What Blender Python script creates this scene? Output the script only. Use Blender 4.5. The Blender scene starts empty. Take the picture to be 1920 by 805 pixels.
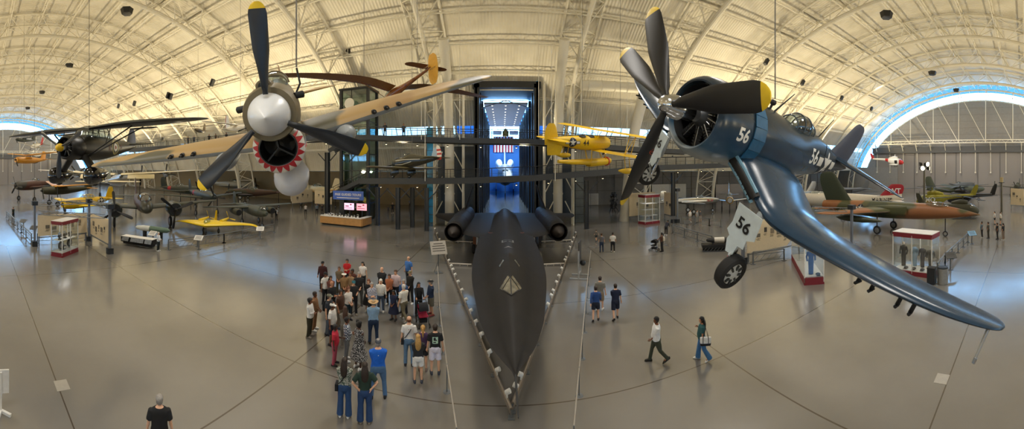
import bpy, bmesh, math, random
from math import sin, cos, pi, radians, sqrt, atan2, hypot
from mathutils import Vector, Matrix, Euler
from mathutils.bvhtree import BVHTree
SC = bpy.context.scene
CHD = {}
COL = SC.collection
R = random.Random(7)

# ---------------------------------------------------------------- camera facts (a 180 degree cylindrical panorama)
FPX, CX, CY, CAMH = 625.0, 941.0, 318.0, 7.3
def ray(x, y):
    t = (x - CX) / FPX
    return sin(t), cos(t), (CY - y) / FPX
def at(x, y, d):                       # photo point at horizontal distance d
    s, c, v = ray(x, y)
    return Vector((s * d, c * d, CAMH + v * d))
def onz(x, y, z=0.0):                  # photo point on the level z
    s, c, v = ray(x, y)
    return at(x, y, (z - CAMH) / v)
def ony(x, y, Y):                      # photo point on the plane Y
    s, c, v = ray(x, y)
    return at(x, y, Y / c)

# ---------------------------------------------------------------- materials
MATS = {}
def srgb(h):
    f = lambda c: c / 12.92 if c <= 0.04045 else ((c + 0.055) / 1.055) ** 2.4
    return tuple(f(int(h[i:i + 2], 16) / 255) for i in (0, 2, 4))
def col(c):
    return srgb(c) if isinstance(c, str) else tuple(c)
def new_mat(name):
    m = bpy.data.materials.new(name); m.use_nodes = True
    nt = m.node_tree; nt.nodes.clear()
    o = nt.nodes.new('ShaderNodeOutputMaterial'); b = nt.nodes.new('ShaderNodeBsdfPrincipled')
    nt.links.new(b.outputs[0], o.inputs[0])
    return m, nt, b
def N(nt, kind, **kw):
    n = nt.nodes.new('ShaderNode' + kind)
    for k, v in kw.items():
        if k in n.inputs: n.inputs[k].default_value = v
        else: setattr(n, k, v)
    return n
def mat(name, c, rough=0.5, metal=0.0, var=0.06, scale=6.0, emit=0.0, coat=0.0, bump=0.0):
    """plain paint with a little uneven tone"""
    if name in MATS: return MATS[name]
    m, nt, b = new_mat(name); c = col(c)
    b.inputs['Roughness'].default_value = rough; b.inputs['Metallic'].default_value = metal
    b.inputs['Coat Weight'].default_value = coat
    if var:
        tc = N(nt, 'TexCoord'); nz = N(nt, 'TexNoise', Scale=scale, Detail=4.0)
        nt.links.new(tc.outputs['Object'], nz.inputs['Vector'])
        mp = N(nt, 'MapRange'); mp.inputs[1].default_value = .3; mp.inputs[2].default_value = .7
        mp.inputs[3].default_value = 1 - var; mp.inputs[4].default_value = 1 + var
        nt.links.new(nz.outputs[0], mp.inputs[0])
        mx = N(nt, 'VectorMath', operation='SCALE'); mx.inputs[0].default_value = c
        nt.links.new(mp.outputs[0], mx.inputs['Scale']); nt.links.new(mx.outputs[0], b.inputs['Base Color'])
        if bump:
            bp = N(nt, 'Bump', Strength=bump, Distance=.02); nt.links.new(nz.outputs[0], bp.inputs['Height'])
            nt.links.new(bp.outputs[0], b.inputs['Normal'])
    else:
        b.inputs['Base Color'].default_value = (*c, 1)
    if emit:
        b.inputs['Emission Color'].default_value = (*c, 1); b.inputs['Emission Strength'].default_value = emit
    MATS[name] = m
    return m
def camo(name, cols, scale=.7, rough=.6, thr=(.46, .58), metal=0.0):
    """two or three paint colours in soft-edged blotches"""
    if name in MATS: return MATS[name]
    m, nt, b = new_mat(name); b.inputs['Roughness'].default_value = rough; b.inputs['Metallic'].default_value = metal
    tc = N(nt, 'TexCoord'); nz = N(nt, 'TexNoise', Scale=scale, Detail=1.5, Roughness=.4)
    nt.links.new(tc.outputs['Object'], nz.inputs['Vector'])
    r = N(nt, 'ValToRGB'); e = r.color_ramp.elements
    e[0].position = thr[0] - .015; e[0].color = (*col(cols[0]), 1)
    e[1].position = thr[0] + .015; e[1].color = (*col(cols[1]), 1)
    if len(cols) > 2:
        a = e.new(thr[1] - .015); a.color = (*col(cols[1]), 1)
        a = e.new(thr[1] + .015); a.color = (*col(cols[2]), 1)
    nt.links.new(nz.outputs[0], r.inputs[0]); nt.links.new(r.outputs[0], b.inputs['Base Color'])
    MATS[name] = m
    return m
def zramp(name, stops, rough=.4, axis=2, var=.12, metal=0., panel=None):
    """paint scheme that changes with the height on the airframe (upper, side, belly colours)"""
    if name in MATS: return MATS[name]
    m, nt, b = new_mat(name); b.inputs['Roughness'].default_value = rough; b.inputs['Metallic'].default_value = metal
    tc = N(nt, 'TexCoord'); sp = N(nt, 'SeparateXYZ'); nt.links.new(tc.outputs['Object'], sp.inputs[0])
    lo, hi = stops[0][0], stops[-1][0]
    nz = N(nt, 'TexNoise', Scale=1.6, Detail=4.0); nt.links.new(tc.outputs['Object'], nz.inputs['Vector'])
    mp = N(nt, 'MapRange'); mp.inputs[1].default_value = lo; mp.inputs[2].default_value = hi
    nt.links.new(sp.outputs[axis], mp.inputs[0])
    r = N(nt, 'ValToRGB'); e = r.color_ramp.elements
    e[0].position = 0; e[0].color = (*col(stops[0][1]), 1); e[1].position = 1; e[1].color = (*col(stops[-1][1]), 1)
    for z, c in stops[1:-1]:
        el = e.new((z - lo) / (hi - lo)); el.color = (*col(c), 1)
    nt.links.new(mp.outputs[0], r.inputs[0])
    m2 = N(nt, 'MapRange'); m2.inputs[1].default_value = .3; m2.inputs[2].default_value = .7
    m2.inputs[3].default_value = 1 - var; m2.inputs[4].default_value = 1 + var
    nt.links.new(nz.outputs[0], m2.inputs[0])
    sc = N(nt, 'VectorMath', operation='SCALE'); nt.links.new(r.outputs[0], sc.inputs[0]); nt.links.new(m2.outputs[0], sc.inputs['Scale'])
    nt.links.new(sc.outputs[0], b.inputs['Base Color'])
    if panel:
        # riveted sheet joints: thin grooves every few decimetres along x
        br = N(nt, 'TexBrick', Scale=1.0); br.inputs['Mortar Size'].default_value = .006
        br.inputs['Brick Width'].default_value = panel[0]; br.inputs['Row Height'].default_value = panel[1]
        cb = N(nt, 'CombineXYZ'); nt.links.new(sp.outputs[0], cb.inputs[0])
        ad = N(nt, 'Math', operation='ADD'); nt.links.new(sp.outputs[1], ad.inputs[0]); nt.links.new(sp.outputs[2], ad.inputs[1])
        nt.links.new(ad.outputs[0], cb.inputs[1]); nt.links.new(cb.outputs[0], br.inputs['Vector'])
        bp = N(nt, 'Bump', Strength=.35, Distance=.01, invert=True); nt.links.new(br.outputs['Fac'], bp.inputs['Height'])
        nt.links.new(bp.outputs[0], b.inputs['Normal'])
    MATS[name] = m
    return m
def glass(name, tint=(.9, .95, 1), gloss=.12, rough=.02, alpha=None):
    if name in MATS: return MATS[name]
    m = bpy.data.materials.new(name); m.use_nodes = True; nt = m.node_tree; nt.nodes.clear()
    o = N(nt, 'OutputMaterial'); t = N(nt, 'BsdfTransparent'); t.inputs[0].default_value = (*tint, 1)
    g = N(nt, 'BsdfGlossy', Roughness=rough); g.inputs[0].default_value = (1, 1, 1, 1)
    mx = N(nt, 'MixShader'); lw = N(nt, 'LayerWeight', Blend=.5); fr = N(nt, 'Math', operation='POWER'); fr.inputs[1].default_value = 4.0; nt.links.new(lw.outputs['Facing'], fr.inputs[0])
    ad = N(nt, 'Math', operation='MULTIPLY_ADD'); ad.inputs[1].default_value = .6; ad.inputs[2].default_value = .04 + gloss * .25
    nt.links.new(fr.outputs[0], ad.inputs[0]); nt.links.new(ad.outputs[0], mx.inputs[0])
    nt.links.new(t.outputs[0], mx.inputs[1]); nt.links.new(g.outputs[0], mx.inputs[2]); nt.links.new(mx.outputs[0], o.inputs[0])
    MATS[name] = m
    return m

# ---------------------------------------------------------------- mesh building
class G:
    """collects faces of one part"""
    def __init__(s): s.v = []; s.f = []; s.m = []
    def add(s, vs, fs, mi=0):
        b = len(s.v); s.v += [tuple(p) for p in vs]
        s.f += [tuple(b + i for i in f) for f in fs]; s.m += [mi] * len(fs)
        return s
    def box(s, c, size, mi=0, rot=None, taper=1.0):
        x, y, z = (k / 2 for k in size); q = []
        for dz in (-1, 1):
            k = 1 if dz < 0 else taper
            for dx, dy in ((-1, -1), (1, -1), (1, 1), (-1, 1)):
                p = Vector((dx * x * k, dy * y * k, dz * z))
                if rot is not None: p = rot @ p
                q.append(p + Vector(c))
        return s.add(q, [(3, 2, 1, 0), (4, 5, 6, 7), (0, 1, 5, 4), (1, 2, 6, 5), (2, 3, 7, 6), (3, 0, 4, 7)], mi)
    def bar(s, a, b, w, h=None, mi=0, up=(0, 0, 1)):
        """rectangular bar from a to b"""
        a, b = Vector(a), Vector(b); h = h or w; d = (b - a)
        if d.length < 1e-6: return s
        d.normalize(); u = Vector(up)
        if abs(d.dot(u)) > .98: u = Vector((1, 0, 0))
        r = d.cross(u).normalized() * w / 2; u = r.cross(d).normalized() * h / 2
        q = [a - r - u, a + r - u, a + r + u, a - r + u, b - r - u, b + r - u, b + r + u, b - r + u]
        return s.add(q, [(0, 1, 2, 3), (7, 6, 5, 4), (4, 5, 1, 0), (5, 6, 2, 1), (6, 7, 3, 2), (7, 4, 0, 3)], mi)
    def tube(s, pts, r, n=8, mi=0, cap=True, flat=1.0, up=None):
        pts = [Vector(p) for p in pts]; rs = r if isinstance(r, (list, tuple)) else [r] * len(pts)
        rings = []; pr = None
        for i, p in enumerate(pts):
            d = (pts[min(i + 1, len(pts) - 1)] - pts[max(i - 1, 0)])
            d = d.normalized() if d.length > 1e-9 else Vector((0, 0, 1))
            u = Vector(up) if up else Vector((0, 0, 1))
            if abs(d.dot(u)) > .95: u = Vector((1, 0, 0)) if abs(d.x) < .9 else Vector((0, 1, 0))
            if pr is not None and not up:
                u = pr
            a = d.cross(u)
            a = a.normalized() if a.length > 1e-6 else d.orthogonal().normalized()
            u2 = a.cross(d).normalized(); pr = u2
            rings.append([p + (a * cos(2 * pi * k / n) + u2 * sin(2 * pi * k / n) * flat) * rs[i] for k in range(n)])
        return s.loft(rings, cap, mi)
    def loft(s, rings, cap=True, mi=0, closed=True, mifn=None):
        n = len(rings[0]); b = len(s.v)
        for r in rings: s.v += [tuple(p) for p in r]
        for i in range(len(rings) - 1):
            for k in range(n if closed else n - 1):
                k2 = (k + 1) % n
                s.f.append((b + i * n + k, b + i * n + k2, b + (i + 1) * n + k2, b + (i + 1) * n + k))
                s.m.append(mifn(i, k) if mifn else mi)
        if cap and closed:
            s.f.append(tuple(b + k for k in reversed(range(n)))); s.m.append(mifn(0, 0) if mifn else mi)
            s.f.append(tuple(b + (len(rings) - 1) * n + k for k in range(n))); s.m.append(mifn(len(rings) - 2, 0) if mifn else mi)
        return s
    def lathe(s, prof, n=24, axis='x', c=(0, 0, 0), mi=0, cap=True, mat4=None):
        """prof: (along, radius)"""
        c = Vector(c); rings = []
        for a, r in prof:
            ring = []
            for k in range(n):
                t = 2 * pi * k / n
                p = {'x': Vector((a, r * cos(t), r * sin(t))), 'y': Vector((r * cos(t), a, r * sin(t))), 'z': Vector((r * cos(t), r * sin(t), a))}[axis]
                if mat4 is not None: p = mat4 @ p
                ring.append(p + c)
            rings.append(ring)
        return s.loft(rings, cap, mi)
    def sphere(s, c, r, n=12, mi=0, sc=(1, 1, 1)):
        k = n // 2
        rings = [[Vector(c) + Vector((cos(2 * pi * j / n) * sin(pi * i / k) * r * sc[0], sin(2 * pi * j / n) * sin(pi * i / k) * r * sc[1], -cos(pi * i / k) * r * sc[2])) for j in range(n)] for i in range(1, k)]
        s.loft(rings, True, mi); return s
    def plate(s, poly, h0, h1, fn, mi=0):
        """2-D outline given thickness; fn(u, v, h) -> point"""
        n = len(poly); q = [fn(u, v, h0) for u, v in poly] + [fn(u, v, h1) for u, v in poly]
        return s.add(q, [tuple(range(n)), tuple(reversed(range(n, 2 * n)))] + [(k, n + k, n + (k + 1) % n, (k + 1) % n) for k in range(n)], mi)
    def mesh(s, name, mats, smooth=40):
        me = bpy.data.meshes.new(name); me.from_pydata(s.v, [], s.f)
        for m in (mats if isinstance(mats, (list, tuple)) else [mats]): me.materials.append(m)
        for p, i in zip(me.polygons, s.m): p.material_index = i
        bm = bmesh.new(); bm.from_mesh(me); bmesh.ops.recalc_face_normals(bm, faces=bm.faces); bm.to_mesh(me); bm.free()
        if smooth:
            me.polygons.foreach_set('use_smooth', [True] * len(me.polygons))
            me.set_sharp_from_angle(angle=radians(smooth))
        return me
    def obj(s, name, mats, parent=None, smooth=40, **kw):
        o = bpy.data.objects.new(name, s.mesh(name, mats, smooth)); COL.objects.link(o); o.parent = parent
        if parent: CHD.setdefault(parent.name, []).append(o)
        return tag(o, **kw)
def tag(o, label=None, cat=None, group=None, kind=None):
    for k, v in (('label', label), ('category', cat), ('group', group), ('kind', kind)):
        if v: o[k] = v
    return o
def thing(name, label, cat, loc=(0, 0, 0), rot=(0, 0, 0), group=None, scale=1):
    o = bpy.data.objects.new(name, None); COL.objects.link(o); o.location = loc
    if isinstance(rot, Matrix): o.rotation_euler = rot.to_euler()
    else: o.rotation_euler = rot
    o.scale = (scale,) * 3 if isinstance(scale, (int, float)) else scale
    o.empty_display_size = .2
    return tag(o, label, cat, group)
def dup(root, loc=None, rotz=None, label=None, group=None):
    r = root.copy(); COL.objects.link(r)
    if loc is not None: r.location = loc
    if rotz is not None: r.rotation_euler = (root.rotation_euler[0], root.rotation_euler[1], rotz)
    if label: r['label'] = label
    if group: r['group'] = group
    for ch in KIDS(root):
        c = ch.copy(); COL.objects.link(c); c.parent = r; CHD.setdefault(r.name, []).append(c)
        for g in KIDS(ch):
            d = g.copy(); COL.objects.link(d); d.parent = c; CHD.setdefault(c.name, []).append(d)
    return r
def KIDS(o):
    return CHD.get(o.name, [])
def hpr(heading, pitch, roll):
    """nose direction (degrees from +X), nose up, port wing up"""
    h, p, r = (radians(a) for a in (heading, pitch, roll))
    return Matrix.Rotation(h, 4, 'Z') @ Matrix.Rotation(-p, 4, 'Y') @ Matrix.Rotation(r, 4, 'X')
def text_mesh(txt, size, bold=0.0, shear=0.0, spacing=1.0):
    cu = bpy.data.curves.new('lettering', 'FONT'); cu.body = txt; cu.size = size; cu.offset = bold; cu.shear = shear
    cu.align_x = 'CENTER'; cu.align_y = 'CENTER'; cu.resolution_u = 3; cu.space_character = spacing
    o = bpy.data.objects.new('lettering', cu); COL.objects.link(o)
    me = bpy.data.meshes.new_from_object(o.evaluated_get(bpy.context.evaluated_depsgraph_get()))
    vs = [v.co.copy() for v in me.vertices]; fs = [tuple(p.vertices) for p in me.polygons]
    bpy.data.objects.remove(o); bpy.data.curves.remove(cu); bpy.data.meshes.remove(me)
    return vs, fs
def letter(name, txt, size, m, parent, fn, bold=0.0, shear=0.0, spacing=1.0):
    """lettering laid on a surface; fn(u, v) -> point"""
    vs, fs = text_mesh(txt, size, bold, shear, spacing)
    g = G(); g.add([fn(v.x, v.y) for v in vs], fs)
    return g.obj(name, m, parent, smooth=0)
def star_pts(r, r2=None, n=5, a0=pi / 2):
    r2 = r2 or r * .382
    return [((r if k % 2 == 0 else r2) * cos(a0 + pi * k / n), (r if k % 2 == 0 else r2) * sin(a0 + pi * k / n)) for k in range(2 * n)]
def disc_pts(r, n=28):
    return [(r * cos(2 * pi * k / n), r * sin(2 * pi * k / n)) for k in range(n)]
def bvh_of(o):
    me = o.data
    return BVHTree.FromPolygons([v.co for v in me.vertices], [tuple(p.vertices) for p in me.polygons])
def stick(bvh, origin, U, V, off=.006):
    """lays flat markings on a curved skin: returns fn(u, v) -> point just off the skin, looking along -(UxV)"""
    U, V = Vector(U).normalized(), Vector(V).normalized(); W = U.cross(V); O = Vector(origin)
    def fn(u, v, h=0):
        p = O + U * u + V * v
        hit = bvh.ray_cast(p + W * 3, -W)
        if hit[0] is None:
            hit = bvh.find_nearest(p)
        q = hit[0]
        return q + W * (off + h)
    return fn
def fill(poly, fn, g, mi=0, sub=1):
    """a filled outline laid on a surface as a fan grid of triangles from its centre"""
    cx = sum(p[0] for p in poly) / len(poly); cy = sum(p[1] for p in poly) / len(poly)
    # densify
    P = []
    for i, a in enumerate(poly):
        b = poly[(i + 1) % len(poly)]
        for k in range(sub): P.append((a[0] + (b[0] - a[0]) * k / sub, a[1] + (b[1] - a[1]) * k / sub))
    n = len(P); L = max(1, sub)
    vs = [fn(cx, cy)]
    for l in range(1, L + 1):
        vs += [fn(cx + (x - cx) * l / L, cy + (y - cy) * l / L) for x, y in P]
    fs = [(0, 1 + k, 1 + (k + 1) % n) for k in range(n)]
    for l in range(1, L):
        b0, b1 = 1 + (l - 1) * n, 1 + l * n
        fs += [(b0 + k, b1 + k, b1 + (k + 1) % n, b0 + (k + 1) % n) for k in range(n)]
    g.add(vs, fs, mi)
def rect(x0, y0, x1, y1): return [(x0, y0), (x1, y0), (x1, y1), (x0, y1)]
def insignia(name, fn, r, parent, mats, bars=True, red=False):
    """white star on a blue disc with white bars"""
    g = G()
    if bars:
        fill(rect(-2.12 * r, -.37 * r, 2.12 * r, .37 * r), fn, g, 0, 4)
    f1 = lambda u, v: fn(u, v, .003); f2 = lambda u, v: fn(u, v, .006)
    if bars: fill(rect(-2 * r, -.25 * r, 2 * r, .25 * r), f1, g, 1, 4)
    fill(disc_pts(r * 1.08), f2, g, 0, 3)
    f3 = lambda u, v: fn(u, v, .009)
    fill(star_pts(r), f3, g, 1, 2)
    return g.obj(name, mats, parent, smooth=0)
# ---------------------------------------------------------------- camera, world
cd = bpy.data.cameras.new('camera'); cam = bpy.data.objects.new('camera', cd); COL.objects.link(cam)
cam.location = (0, 0, CAMH); cam.rotation_euler = (pi / 2, 0, 0)
cd.type = 'PANO'; cd.panorama_type = 'CENTRAL_CYLINDRICAL'
cd.central_cylindrical_range_u_min = (0 - CX) / FPX; cd.central_cylindrical_range_u_max = (1920 - CX) / FPX
cd.central_cylindrical_range_v_min = (CY - 805) / FPX; cd.central_cylindrical_range_v_max = CY / FPX
cd.central_cylindrical_radius = 1.0; cd.clip_end = 1000
SC.camera = cam
SC.view_settings.view_transform = 'Standard'; SC.view_settings.look = 'None'; SC.view_settings.gamma = 1
SC.view_settings.use_curve_mapping = False; SC.view_settings.exposure = 0.0
SC.cycles.use_denoising = True; SC.cycles.max_bounces = 8; SC.cycles.diffuse_bounces = 3; SC.cycles.glossy_bounces = 3
SC.cycles.transparent_max_bounces = 12; SC.cycles.sample_clamp_indirect = 6.0; SC.cycles.caustics_reflective = False; SC.cycles.caustics_refractive = False
w = bpy.data.worlds.new('sky'); SC.world = w; w.use_nodes = True
bg = w.node_tree.nodes['Background']; bg.inputs[0].default_value = (.27, .59, 1.0, 1); bg.inputs[1].default_value = 16.0

# ---------------------------------------------------------------- the hall
VC, VA, VB = 14.3, 43.2, 32.8          # axis, half width and crown of the barrel vault
XL, XR = -160.0, 100.0
def vz(Y):
    return VB * sqrt(max(0, 1 - ((Y - VC) / VA) ** 2))
def varc(p, inset=0.0):
    """point of the arch: p = 0 far foot .. pi near foot"""
    return VC + (VA - inset) * cos(p), (VB - inset) * sin(p)
PZ = lambda z: math.asin(z / VB)
PX0, PX1 = -3.53, 4.91                   # the portal to the next hall
PORT = (PX0 + PX1) / 2

def cream_panels():
    m, nt, b = new_mat('roof_panels'); b.inputs['Roughness'].default_value = .55
    tc = N(nt, 'TexCoord'); sp = N(nt, 'SeparateXYZ'); nt.links.new(tc.outputs['Object'], sp.inputs[0])
    # corrugation along the arch
    ma = N(nt, 'Math', operation='MULTIPLY'); ma.inputs[1].default_value = 2 * pi / .42; nt.links.new(sp.outputs[0], ma.inputs[0])
    sn = N(nt, 'Math', operation='SINE'); nt.links.new(ma.outputs[0], sn.inputs[0])
    bp = N(nt, 'Bump', Strength=.45, Distance=.06); nt.links.new(sn.outputs[0], bp.inputs['Height']); nt.links.new(bp.outputs[0], b.inputs['Normal'])
    nz = N(nt, 'TexNoise', Scale=.35, Detail=3.0); nt.links.new(tc.outputs['Object'], nz.inputs['Vector'])
    r = N(nt, 'ValToRGB'); r.color_ramp.elements[0].position = .3; r.color_ramp.elements[1].position = .7
    r.color_ramp.elements[0].color = (*srgb('cdc7b8'), 1); r.color_ramp.elements[1].color = (*srgb('dfdacd'), 1)
    nt.links.new(nz.outputs[0], r.inputs[0]); nt.links.new(r.outputs[0], b.inputs['Base Color'])
    return m
M_ROOF = cream_panels()
M_STEEL = mat('cream_steel', 'ddd8ca', .5, var=.03)
M_DARK = mat('black_steel', '1d2126', .45, var=.05)
M_GREYWALL = mat('grey_wall_panel', '8d8b89', .7, var=.05, scale=1.5)
M_TAN = mat('tan_wall_panel', 'b9a27c', .7, var=.05, scale=1.5)
M_GLASS = glass('window_glass')

def vault():
    xs = [XL + 5 * k for k in range(int((PX0 - XL) / 5) + 1)] + [PX0, PX1] + [PX1 + 5 * k for k in range(1, 20) if PX1 + 5 * k < XR] + [XR]
    xs = sorted(set(round(x, 3) for x in xs))
    ps = [PZ(7.0), PZ(10.0), PZ(13.1), PZ(14.3), PZ(16.8), PZ(19.05)]
    n = 44; a, bb = ps[-1], pi - PZ(13.0)
    ps += [a + (bb - a) * k / n for k in range(1, n + 1)]; ps += [pi - PZ(10.5), pi - PZ(6.5), pi - PZ(3.0)]; near = len(ps) - 4
    g = G()
    for i in range(len(ps) - 1):
        for j in range(len(xs) - 1):
            if i == 2 or i == near: continue                      # the strips of windows
            if xs[j] >= PX0 - .01 and xs[j + 1] <= PX1 + .01 and i < 5: continue     # the portal
            (ya, za), (yb, zb) = varc(ps[i]), varc(ps[i + 1])
            g.add([(xs[j], ya, za), (xs[j + 1], ya, za), (xs[j + 1], yb, zb), (xs[j], yb, zb)], [(0, 1, 2, 3)])
    me_o = g.obj('ceiling', M_ROOF, None, kind='structure')
    g = G()
    (ya, za), (yb, zb) = varc(ps[2]), varc(ps[3])
    for x0, x1 in ((XL, PX0), (PX1, XR)):
        g.add([(x0, ya, za), (x1, ya, za), (x1, yb, zb), (x0, yb, zb)], [(0, 1, 2, 3)])
    wo = g.obj('window_1', glass('strip_glass', (.27, .28, .285)), None, kind='structure')
    fr = G()
    x = XL
    while x < XR:
        if not PX0 - .3 < x < PX1 + .3: fr.bar((x, ya, za), (x, yb, zb), .12, .12)
        x += 2.5
    fr.obj('window_frame', M_STEEL, wo)
    (ya, za), (yb, zb) = varc(ps[near]), varc(ps[near + 1]); g = G(); g.add([(XL, ya, za), (XR, ya, za), (XR, yb, zb), (XL, yb, zb)], [(0, 1, 2, 3)]); wo = g.obj('window_5', glass('strip_glass', (.27, .28, .285)), None, kind='structure')
    fr = G(); x = XL
    while x < XR: fr.bar((x, ya, za), (x, yb, zb), .12, .12); x += 2.5
    fr.obj('window_frame', M_STEEL, wo)
vault()

RIBS = [-9.5 - 15 * k for k in range(10)][::-1] + [9.8 + 15 * k for k in range(6)]
def rib(x, end=False):
    g = G(); n = 52; p0, p1 = (.03 if abs(x) > 12 else PZ(2.0)), pi - .06
    P = [p0 + (p1 - p0) * k / n for k in range(n + 1)]
    L = lambda dx, ins: [(x + dx, *varc(p, ins)) for p in P]
    inn = L(0, 3.1); o1 = L(-2.2, .45); o2 = L(2.2, .45)
    g.tube(inn, .31, 8); g.tube(o1, .17, 6); g.tube(o2, .17, 6)
    for k in range(0, n, 2):
        if k + 2 > n: break
        for o in (o1, o2):
            g.tube([inn[k + 1], o[k]], .075, 5, cap=False); g.tube([inn[k + 1], o[k + 2]], .075, 5, cap=False)
        g.tube([o1[k], o2[k]], .06, 5, cap=False); g.tube([o1[k], o2[k + 2]], .05, 5, cap=False)
    return g.obj('ceiling_rib', M_STEEL, None, kind='structure')
for x in RIBS: rib(x)

def purlins():
    n = 23
    for k in range(1, n):
        p = PZ(7.4) + (pi - PZ(5.0) - PZ(7.4)) * k / n
        z = VB * sin(p)
        if z < 16.0 and p < 1.5 and z > 11.5: continue
        g = G()
        for x0, x1 in (((XL, PX0 - .2), (PX1 + .2, XR)) if (p < 1.5 and z < 19.5) else ((XL, XR),)):
            a, b = varc(p, .14), varc(p, .85)
            g.bar((x0, *a), (x1, *a), .16, .16); g.bar((x0, *b), (x1, *b), .13, .13)
            m = int((x1 - x0) / 2.5); dx = (x1 - x0) / m
            for i in range(m):
                xa = x0 + i * dx
                g.bar((xa, *a), (xa + dx / 2, *b), .07); g.bar((xa + dx / 2, *b), (xa + dx, *a), .07)
        g.obj('ceiling_purlin', M_STEEL, None, kind='structure', smooth=0)
purlins()

def floor_mat():
    m, nt, b = new_mat('polished_concrete')
    tc = N(nt, 'TexCoord'); sp = N(nt, 'SeparateXYZ'); nt.links.new(tc.outputs['Object'], sp.inputs[0])
    n1 = N(nt, 'TexNoise', Scale=.12, Detail=6.0, Roughness=.6); n2 = N(nt, 'TexNoise', Scale=.6, Detail=2.0)
    for n in (n1, n2): nt.links.new(tc.outputs['Object'], n.inputs['Vector'])
    ad = N(nt, 'Math', operation='ADD'); nt.links.new(n1.outputs[0], ad.inputs[0])
    k = N(nt, 'Math', operation='MULTIPLY'); k.inputs[1].default_value = .12; nt.links.new(n2.outputs[0], k.inputs[0]); nt.links.new(k.outputs[0], ad.inputs[1])
    r = N(nt, 'ValToRGB'); e = r.color_ramp.elements
    e[0].position = .35; e[0].color = (*srgb('6c6964'), 1); e[1].position = .95; e[1].color = (*srgb('827f79'), 1)
    nt.links.new(ad.outputs[0], r.inputs[0])
    # sawn joints
    def joint(axis, off, step, wd):
        a = N(nt, 'Math', operation='SUBTRACT'); a.inputs[1].default_value = off; nt.links.new(sp.outputs[axis], a.inputs[0])
        d = N(nt, 'Math', operation='PINGPONG'); d.inputs[1].default_value = step / 2; nt.links.new(a.outputs[0], d.inputs[0])
        l = N(nt, 'Math', operation='LESS_THAN'); l.inputs[1].default_value = wd; nt.links.new(d.outputs[0], l.inputs[0]); return l
    jx = joint(0, 8.05, 15.4, .028); jy = joint(1, 2.66, 7.62, .022)
    mx = N(nt, 'Math', operation='MAXIMUM'); nt.links.new(jx.outputs[0], mx.inputs[0]); nt.links.new(jy.outputs[0], mx.inputs[1])
    mc = N(nt, 'MixRGB'); mc.inputs[2].default_value = (*srgb('4b443b'), 1)
    nt.links.new(mx.outputs[0], mc.inputs[0]); nt.links.new(r.outputs[0], mc.inputs[1]); nt.links.new(mc.outputs[0], b.inputs['Base Color'])
    rr = N(nt, 'MapRange'); rr.inputs[1].default_value = .35; rr.inputs[2].default_value = .65; rr.inputs[3].default_value = .15; rr.inputs[4].default_value = .18
    nt.links.new(n2.outputs[0], rr.inputs[0]); nt.links.new(rr.outputs[0], b.inputs['Roughness'])
    b.inputs['Specular IOR Level'].default_value = 1.0
    return m
g = G(); g.box(((XL + XR) / 2, 44, -.15), (XR - XL + 6, 152, .3)); g.obj('floor', floor_mat(), None, kind='structure', smooth=0)
# access plates set flush in the floor
for (x, y), nm in (((116, 723), 'left'), ((1766, 711), 'right')):
    p = onz(x, y, 0); g = G(); g.box((p.x, p.y, .004), (.55, .45, .008)); g.obj('floor_plate', mat('plate_grey', '9f9a90', .4), None, kind='structure', smooth=0)

# far wall below the vault, with its soffit
def walls():
    g = G()
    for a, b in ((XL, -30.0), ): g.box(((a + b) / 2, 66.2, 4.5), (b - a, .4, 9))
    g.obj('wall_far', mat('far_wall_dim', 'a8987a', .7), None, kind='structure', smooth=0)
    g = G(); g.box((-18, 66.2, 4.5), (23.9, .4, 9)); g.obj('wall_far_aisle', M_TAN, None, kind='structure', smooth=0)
    g = G(); g.box(((7 + XR) / 2, 66.2, 4.5), (XR - 7, .4, 9))
    x = 8.0
    while x < XR:
        g.box((x, 65.95, 4.5), (.10, .12, 9), 1); x += 3.8
    for z in (2.9, 5.6): g.box(((7 + XR) / 2, 65.95, z), (XR - 7, .1, .08), 1)
    g.obj('wall_far_right', [M_GREYWALL, mat('wall_joint', '6c6a69', .7)], None, kind='structure', smooth=0)
    g = G()
    ya = varc(PZ(7.0))[0]
    for a, b in ((XL, PX0 - .4), (PX1 + .4, XR)):
        g.box(((a + b) / 2, (ya + 66.4) / 2 + .3, 9.15), (b - a, 66.4 - ya, .3)); g.box(((a + b) / 2, ya + .25, 8.0), (b - a, .3, 2.2))
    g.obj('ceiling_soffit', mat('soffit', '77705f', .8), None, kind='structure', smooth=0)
    # near wall low plinth
    yn = varc(pi - PZ(3.0))[0]
    g = G(); g.box(((XL + XR) / 2, yn, 1.5), (XR - XL, .4, 3.2)); g.obj('wall_near', M_TAN, None, kind='structure', smooth=0)
walls()

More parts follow.
